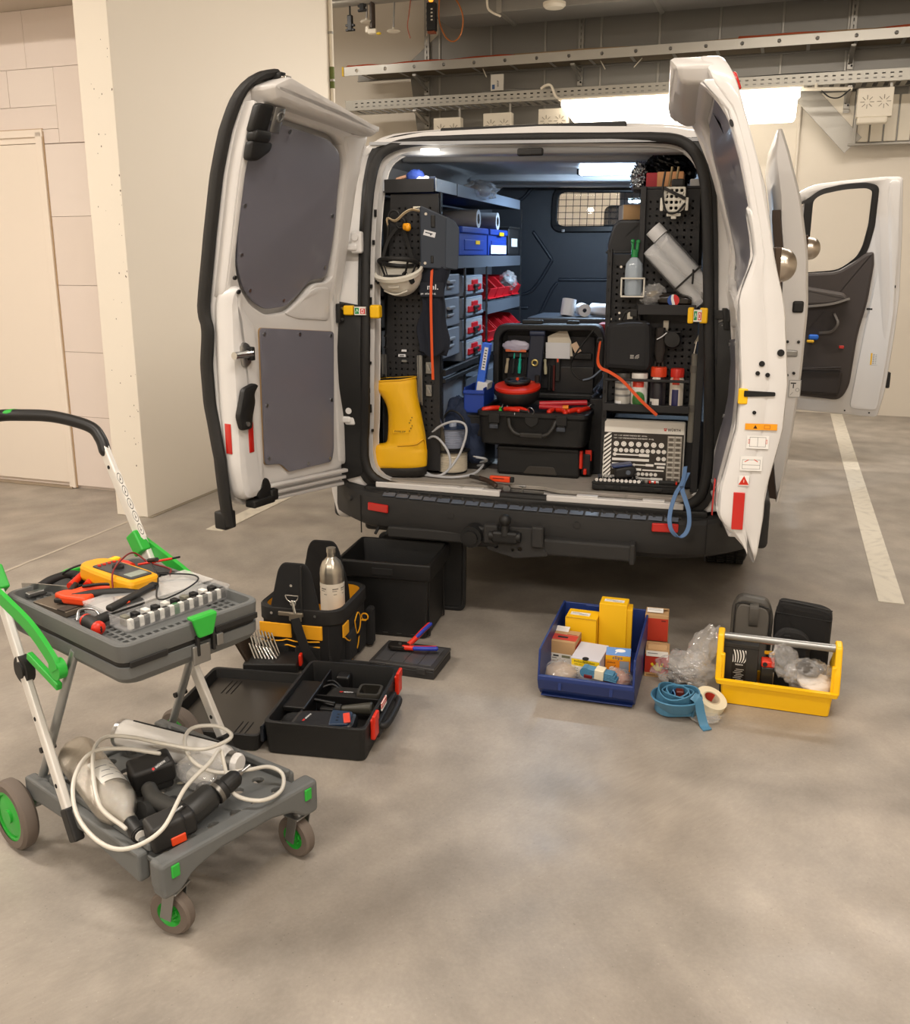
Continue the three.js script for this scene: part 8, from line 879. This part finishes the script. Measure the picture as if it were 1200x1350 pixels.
  mkCan(.582, 'white and red can with red cap, rightmost on the shelf', 0, '#c92a1c', .115, .028, .030, (g, w, h) => { g.fillStyle = '#cfc6b8'; g.fillRect(0, 0, w, h); g.fillStyle = '#cf3a24'; g.fillRect(192, 10, 44, 60); g.fillStyle = '#2b2b58'; g.fillRect(192, 76, 40, 40); g.fillStyle = '#e9c22a'; g.fillRect(130, 96, 30, 24); });
  const oc = thing('orange_tether', 'orange strap running diagonally across the spray cans', 'strap', [.40, 1.0, -.06], 0); mesh('cord', strap([[-.135, .20, -.05], [-.135, .13, .0], [-.12, .10, .012], [-.085, .085, .014], [-.03, .05, .014], [.05, -.03, .014], [.112, -.085, .01]], .012, .004, [.4, 1, 0]), mat('#d9501b', .5), oc); mesh('hook', tor(.01, .003, -.135, .205, -.05), M.softBlack, oc);
  const gl = thing('glove', 'dark glove hanging beside the zip pouch', 'glove', [.505, 1.12, -.13], 0); mesh('glove', loft([[0, -.012, .016], [.05, -.022, .026], [.10, -.018, .022], [.14, -.016, .02]].map(([y, a, b]) => Array.from({ length: 14 }, (_, k) => [(a + b) / 2 + (b - a) / 2 * Math.cos(k / 14 * 6.283), y, .016 * Math.sin(k / 14 * 6.283)])), true, true, 1), mat('#2a2420', .8), gl); mesh('finger', [0, 1, 2].map(i => rod([-.012 + i * .013, .005, 0], [-.018 + i * .018, -.03, .004], .006)), mat('#2a2420', .8), gl);
  const hp = thing('ear_defender', 'round black cup with pale clip on the perforated panel', 'ear defender', [.555, 1.215, -.13], 0); mesh('cup', lathe([[0, 0], [.03, .0], [.036, .012], [.03, .028], [0, .03]], 0, 0, 0, PI / 2, 0, 0, 24), M.softBlack, hp); mesh('band', tube([[-.04, .04, .0], [-.02, .03, .02], [.03, .03, .02]], .004), M.softBlack, hp); mesh('cord', tube([[-.06, .0, .02], [-.04, .012, .02], [-.02, .03, .02]], .0025), M.paper, hp); const hc = thing('white_clip', 'cream plastic clip above the ear cup on panel', 'clip', [.525, 1.27, -.155], 0); mesh('clip', B(.022, .036, .012, 0, 0, 0, .003), M.cream, hc); mesh('tongue', B(.012, .014, .012, .004, -.02, .004, .003), M.cream, hc);
  const pi = thing('plastic_pipe', 'short grey pipe fixed upright right of the cans', 'pipe', [.648, .80, -.11], 0); mesh('pipe', cyl(.014, .014, .36, 0, .18, 0, 0, 0, 0, 16), mat('#6d6a62', .5), pi); mesh('joint', [cyl(.017, .017, .03, 0, .30, 0, 0, 0, 0, 16), cyl(.017, .017, .03, 0, .14, 0, 0, 0, 0, 16)], mat('#5a5750', .5), pi);
  const kc = thing('clip_bundle', 'small bright clip bundle above the grey pipe', 'clip', [.655, 1.19, -.115], 0); mesh('clip', [rod([-.012, -.03, 0], [-.004, .02, 0], .004), rod([.012, -.03, .0], [.014, .0, 0], .005)], M.chrome, kc); mesh('strap', strap([[-.01, .01, 0], [.004, .04, .004], [.012, .06, 0]], .01, .003, [1, 0, 0]), mat('#8d8574', .6), kc);
}
{ // socket set: printed lid upright, tray of sockets in front
  const t = thing('socket_set', 'open socket set with printed chart lid and chrome sockets', 'socket set', [.45, .586, -.115], .02);
  const lid = sub('lid', t, [.008, .02, -.028], [-.025, 0, 0]); mesh('panel', B(.338, .27, .022, 0, .135, 0, .010), mat('#e7e3da', .4), lid);
  mesh('chart', ext(rrect(.326, .258, .008, 0, .135), .001, 0, [], 0, 0, .0115), printed(1000, 800, (g, w, h) => {
    g.fillStyle = '#2b2520'; g.fillRect(0, 0, w, h); g.fillStyle = '#e9e5dc'; g.fillRect(0, 0, w, 150); g.fillStyle = '#cf2a1e'; g.fillRect(748, 74, 16, 14); g.fillRect(768, 74, 16, 14); g.fillRect(752, 92, 28, 18); g.fillStyle = '#241d18'; g.font = 'bold 46px sans-serif'; g.fillText('WÜRTH', 796, 110);
    g.fillStyle = '#f1eee8'; g.font = 'bold 22px sans-serif'; g.fillText('1/4" + 1/2" SOCKET WRENCH SET · 61 Pcs.', 120, 196); g.fillText('1/4" + 1/2" STECKSCHLÜSSEL-SORTIMENT · 61-tlg.', 120, 232);
    g.save(); g.beginPath(); g.rect(0, 158, 92, 640); g.clip(); g.strokeStyle = '#f1eee8'; g.lineWidth = 13; for (let i = 0; i < 12; i++) { g.lineWidth = 24; g.beginPath(); g.moveTo(-20, 230 + i * 58); g.quadraticCurveTo(50, 180 + i * 56, 110, 130 + i * 54); g.stroke(); } g.restore();
    const dot = (x, y, r) => { g.fillStyle = '#efece6'; g.beginPath(); g.arc(x, y, r, 0, 7); g.fill(); g.strokeStyle = '#a8a39a'; g.lineWidth = 3; g.beginPath(); g.arc(x, y, r * .55, 0, 7); g.stroke(); };
    for (let i = 0; i < 7; i++) dot(156 + i * 95, 300, 34); for (let i = 0; i < 10; i++) dot(150 + i * 68, 384, 28); dot(696, 478, 28); dot(764, 478, 28);
    g.fillStyle = '#efece6'; const R = (x, y, a, b) => g.fillRect(x, y, a, b); dot(140, 440, 24); g.fillStyle = '#efece6'; R(150, 432, 300, 18); R(450, 422, 130, 38); R(110, 488, 470, 34); R(110, 552, 150, 28); dot(392, 570, 18); g.fillStyle = '#efece6'; R(400, 562, 160, 16); R(540, 552, 100, 32); R(650, 530, 140, 26); R(680, 574, 100, 30); R(110, 610, 240, 24); R(396, 616, 90, 30); R(500, 626, 270, 18); for (let i = 0; i < 8; i++) dot(290 + i * 54, 690, 23); g.fillStyle = '#efece6'; R(350, 736, 260, 18); R(610, 730, 150, 34); for (let i = 0; i < 12; i++) R(370 + i * 20, 764, 10, 26);
    g.fillStyle = '#9a948a'; g.fillRect(800, 170, 180, 600); g.fillStyle = '#d9d4ca'; for (let r = 0; r < 9; r++) for (let c = 0; c < 2; c++) { g.fillRect(808 + c * 88, 180 + r * 66, 78, 12); g.fillStyle = '#5e574e'; g.fillRect(820 + c * 88, 202 + r * 66, 50, 32); g.fillStyle = '#d9d4ca'; }
  }, .4), lid, 'printed tool chart');
  { const m = lid.children[1], g = m.geometry, p = g.attributes.position, u = g.attributes.uv; for (let i = 0; i < p.count; i++) u.setXY(i, (p.getX(i) + .163) / .326, (p.getY(i) - .006) / .258); }
  mesh('base', [B(.358, .026, .105, -.015, .013, .0, .006), B(.358, .012, .008, -.015, .03, .050, .003)], M.blackP, t); mesh('insert', B(.34, .006, .085, -.015, .028, -.002, .002), M.rack, t); for (const x of [-.12, -.06, .08]) mesh('catch', B(.035, .014, .006, x, .014, .054, .003), M.softBlack, t);
  for (let i = 0; i < 11; i++) mesh('socket', cyl(.0075, .0065, .018, -.175 + i * .0175, .038, .036, 1.1, 0, 0, 14), M.chrome, t); for (let i = 0; i < 7; i++) mesh('socket', cyl(.011, .010, .024, -.165 + i * .025, .042, .006 - .004 * (i % 2), .5, 0, 0, 14), M.chrome, t); for (let i = 0; i < 6; i++) mesh('bit', rod([.06 + i * .014, .034, -.02], [.065 + i * .014, .05, -.034], .005), M.steel, t);
  mesh('ratchet', [B(.10, .016, .018, .095, .040, .028, .006), cyl(.016, .016, .016, .03, .040, .02), rod([.03, .04, .02], [.10, .040, .028], .007)], M.steel, t); mesh('grip', B(.07, .018, .02, .115, .041, .03, .006), M.softBlack, t); for (const x of [.045, .065, .152]) mesh('red_mark', B(.008, .012, .021, x, .042, .032, .003), M.redP, t);
  const d = thing('lamp_pod', 'small black pod with blue sheen lying on the sockets', 'device', [.378, .632, -.105], .25); mesh('pod', [ext(roundPoly([[-.04, .0], [.04, .01], [.048, .045], [.02, .06], [-.045, .045]], .012), .05, .01, [], .01, .0, 0)], M.softBlack, d); mesh('top', B(.085, .012, .05, -.005, .058, .004, .005, 0, 0, .12), mat('#1d2f5c', .3), d); mesh('lens', [cyl(.010, .010, .006, .02, .03, .027, PI / 2, 0, 0, 16)], mat('#57606c', .25), d);
  const bs = thing('blue_lashing', 'blue webbing loop hanging over the right end of bumper', 'strap', [.632, .55, .05], 0); mesh('strap', strap([[.005, .17, -.05], [-.0, .12, .0], [-.025, .07, .03], [-.04, .0, .075], [-.032, -.05, .10], [-.005, -.078, .105], [.022, -.068, .105], [.036, -.03, .10], [.032, .02, .085], [.015, .06, .05], [.0, .10, .015], [.018, .15, -.03]], .018, .003, [.85, .1, .5], 90), mat('#5b7ba6', .7), bs); mesh('stitch', B(.016, .02, .006, -.002, .095, .018, .002), mat('#36506f', .7), bs);
}
scene.traverse(o => { if (o.isMesh) { o.castShadow = true; o.receiveShadow = true; } });
renderer.render(scene, camera);
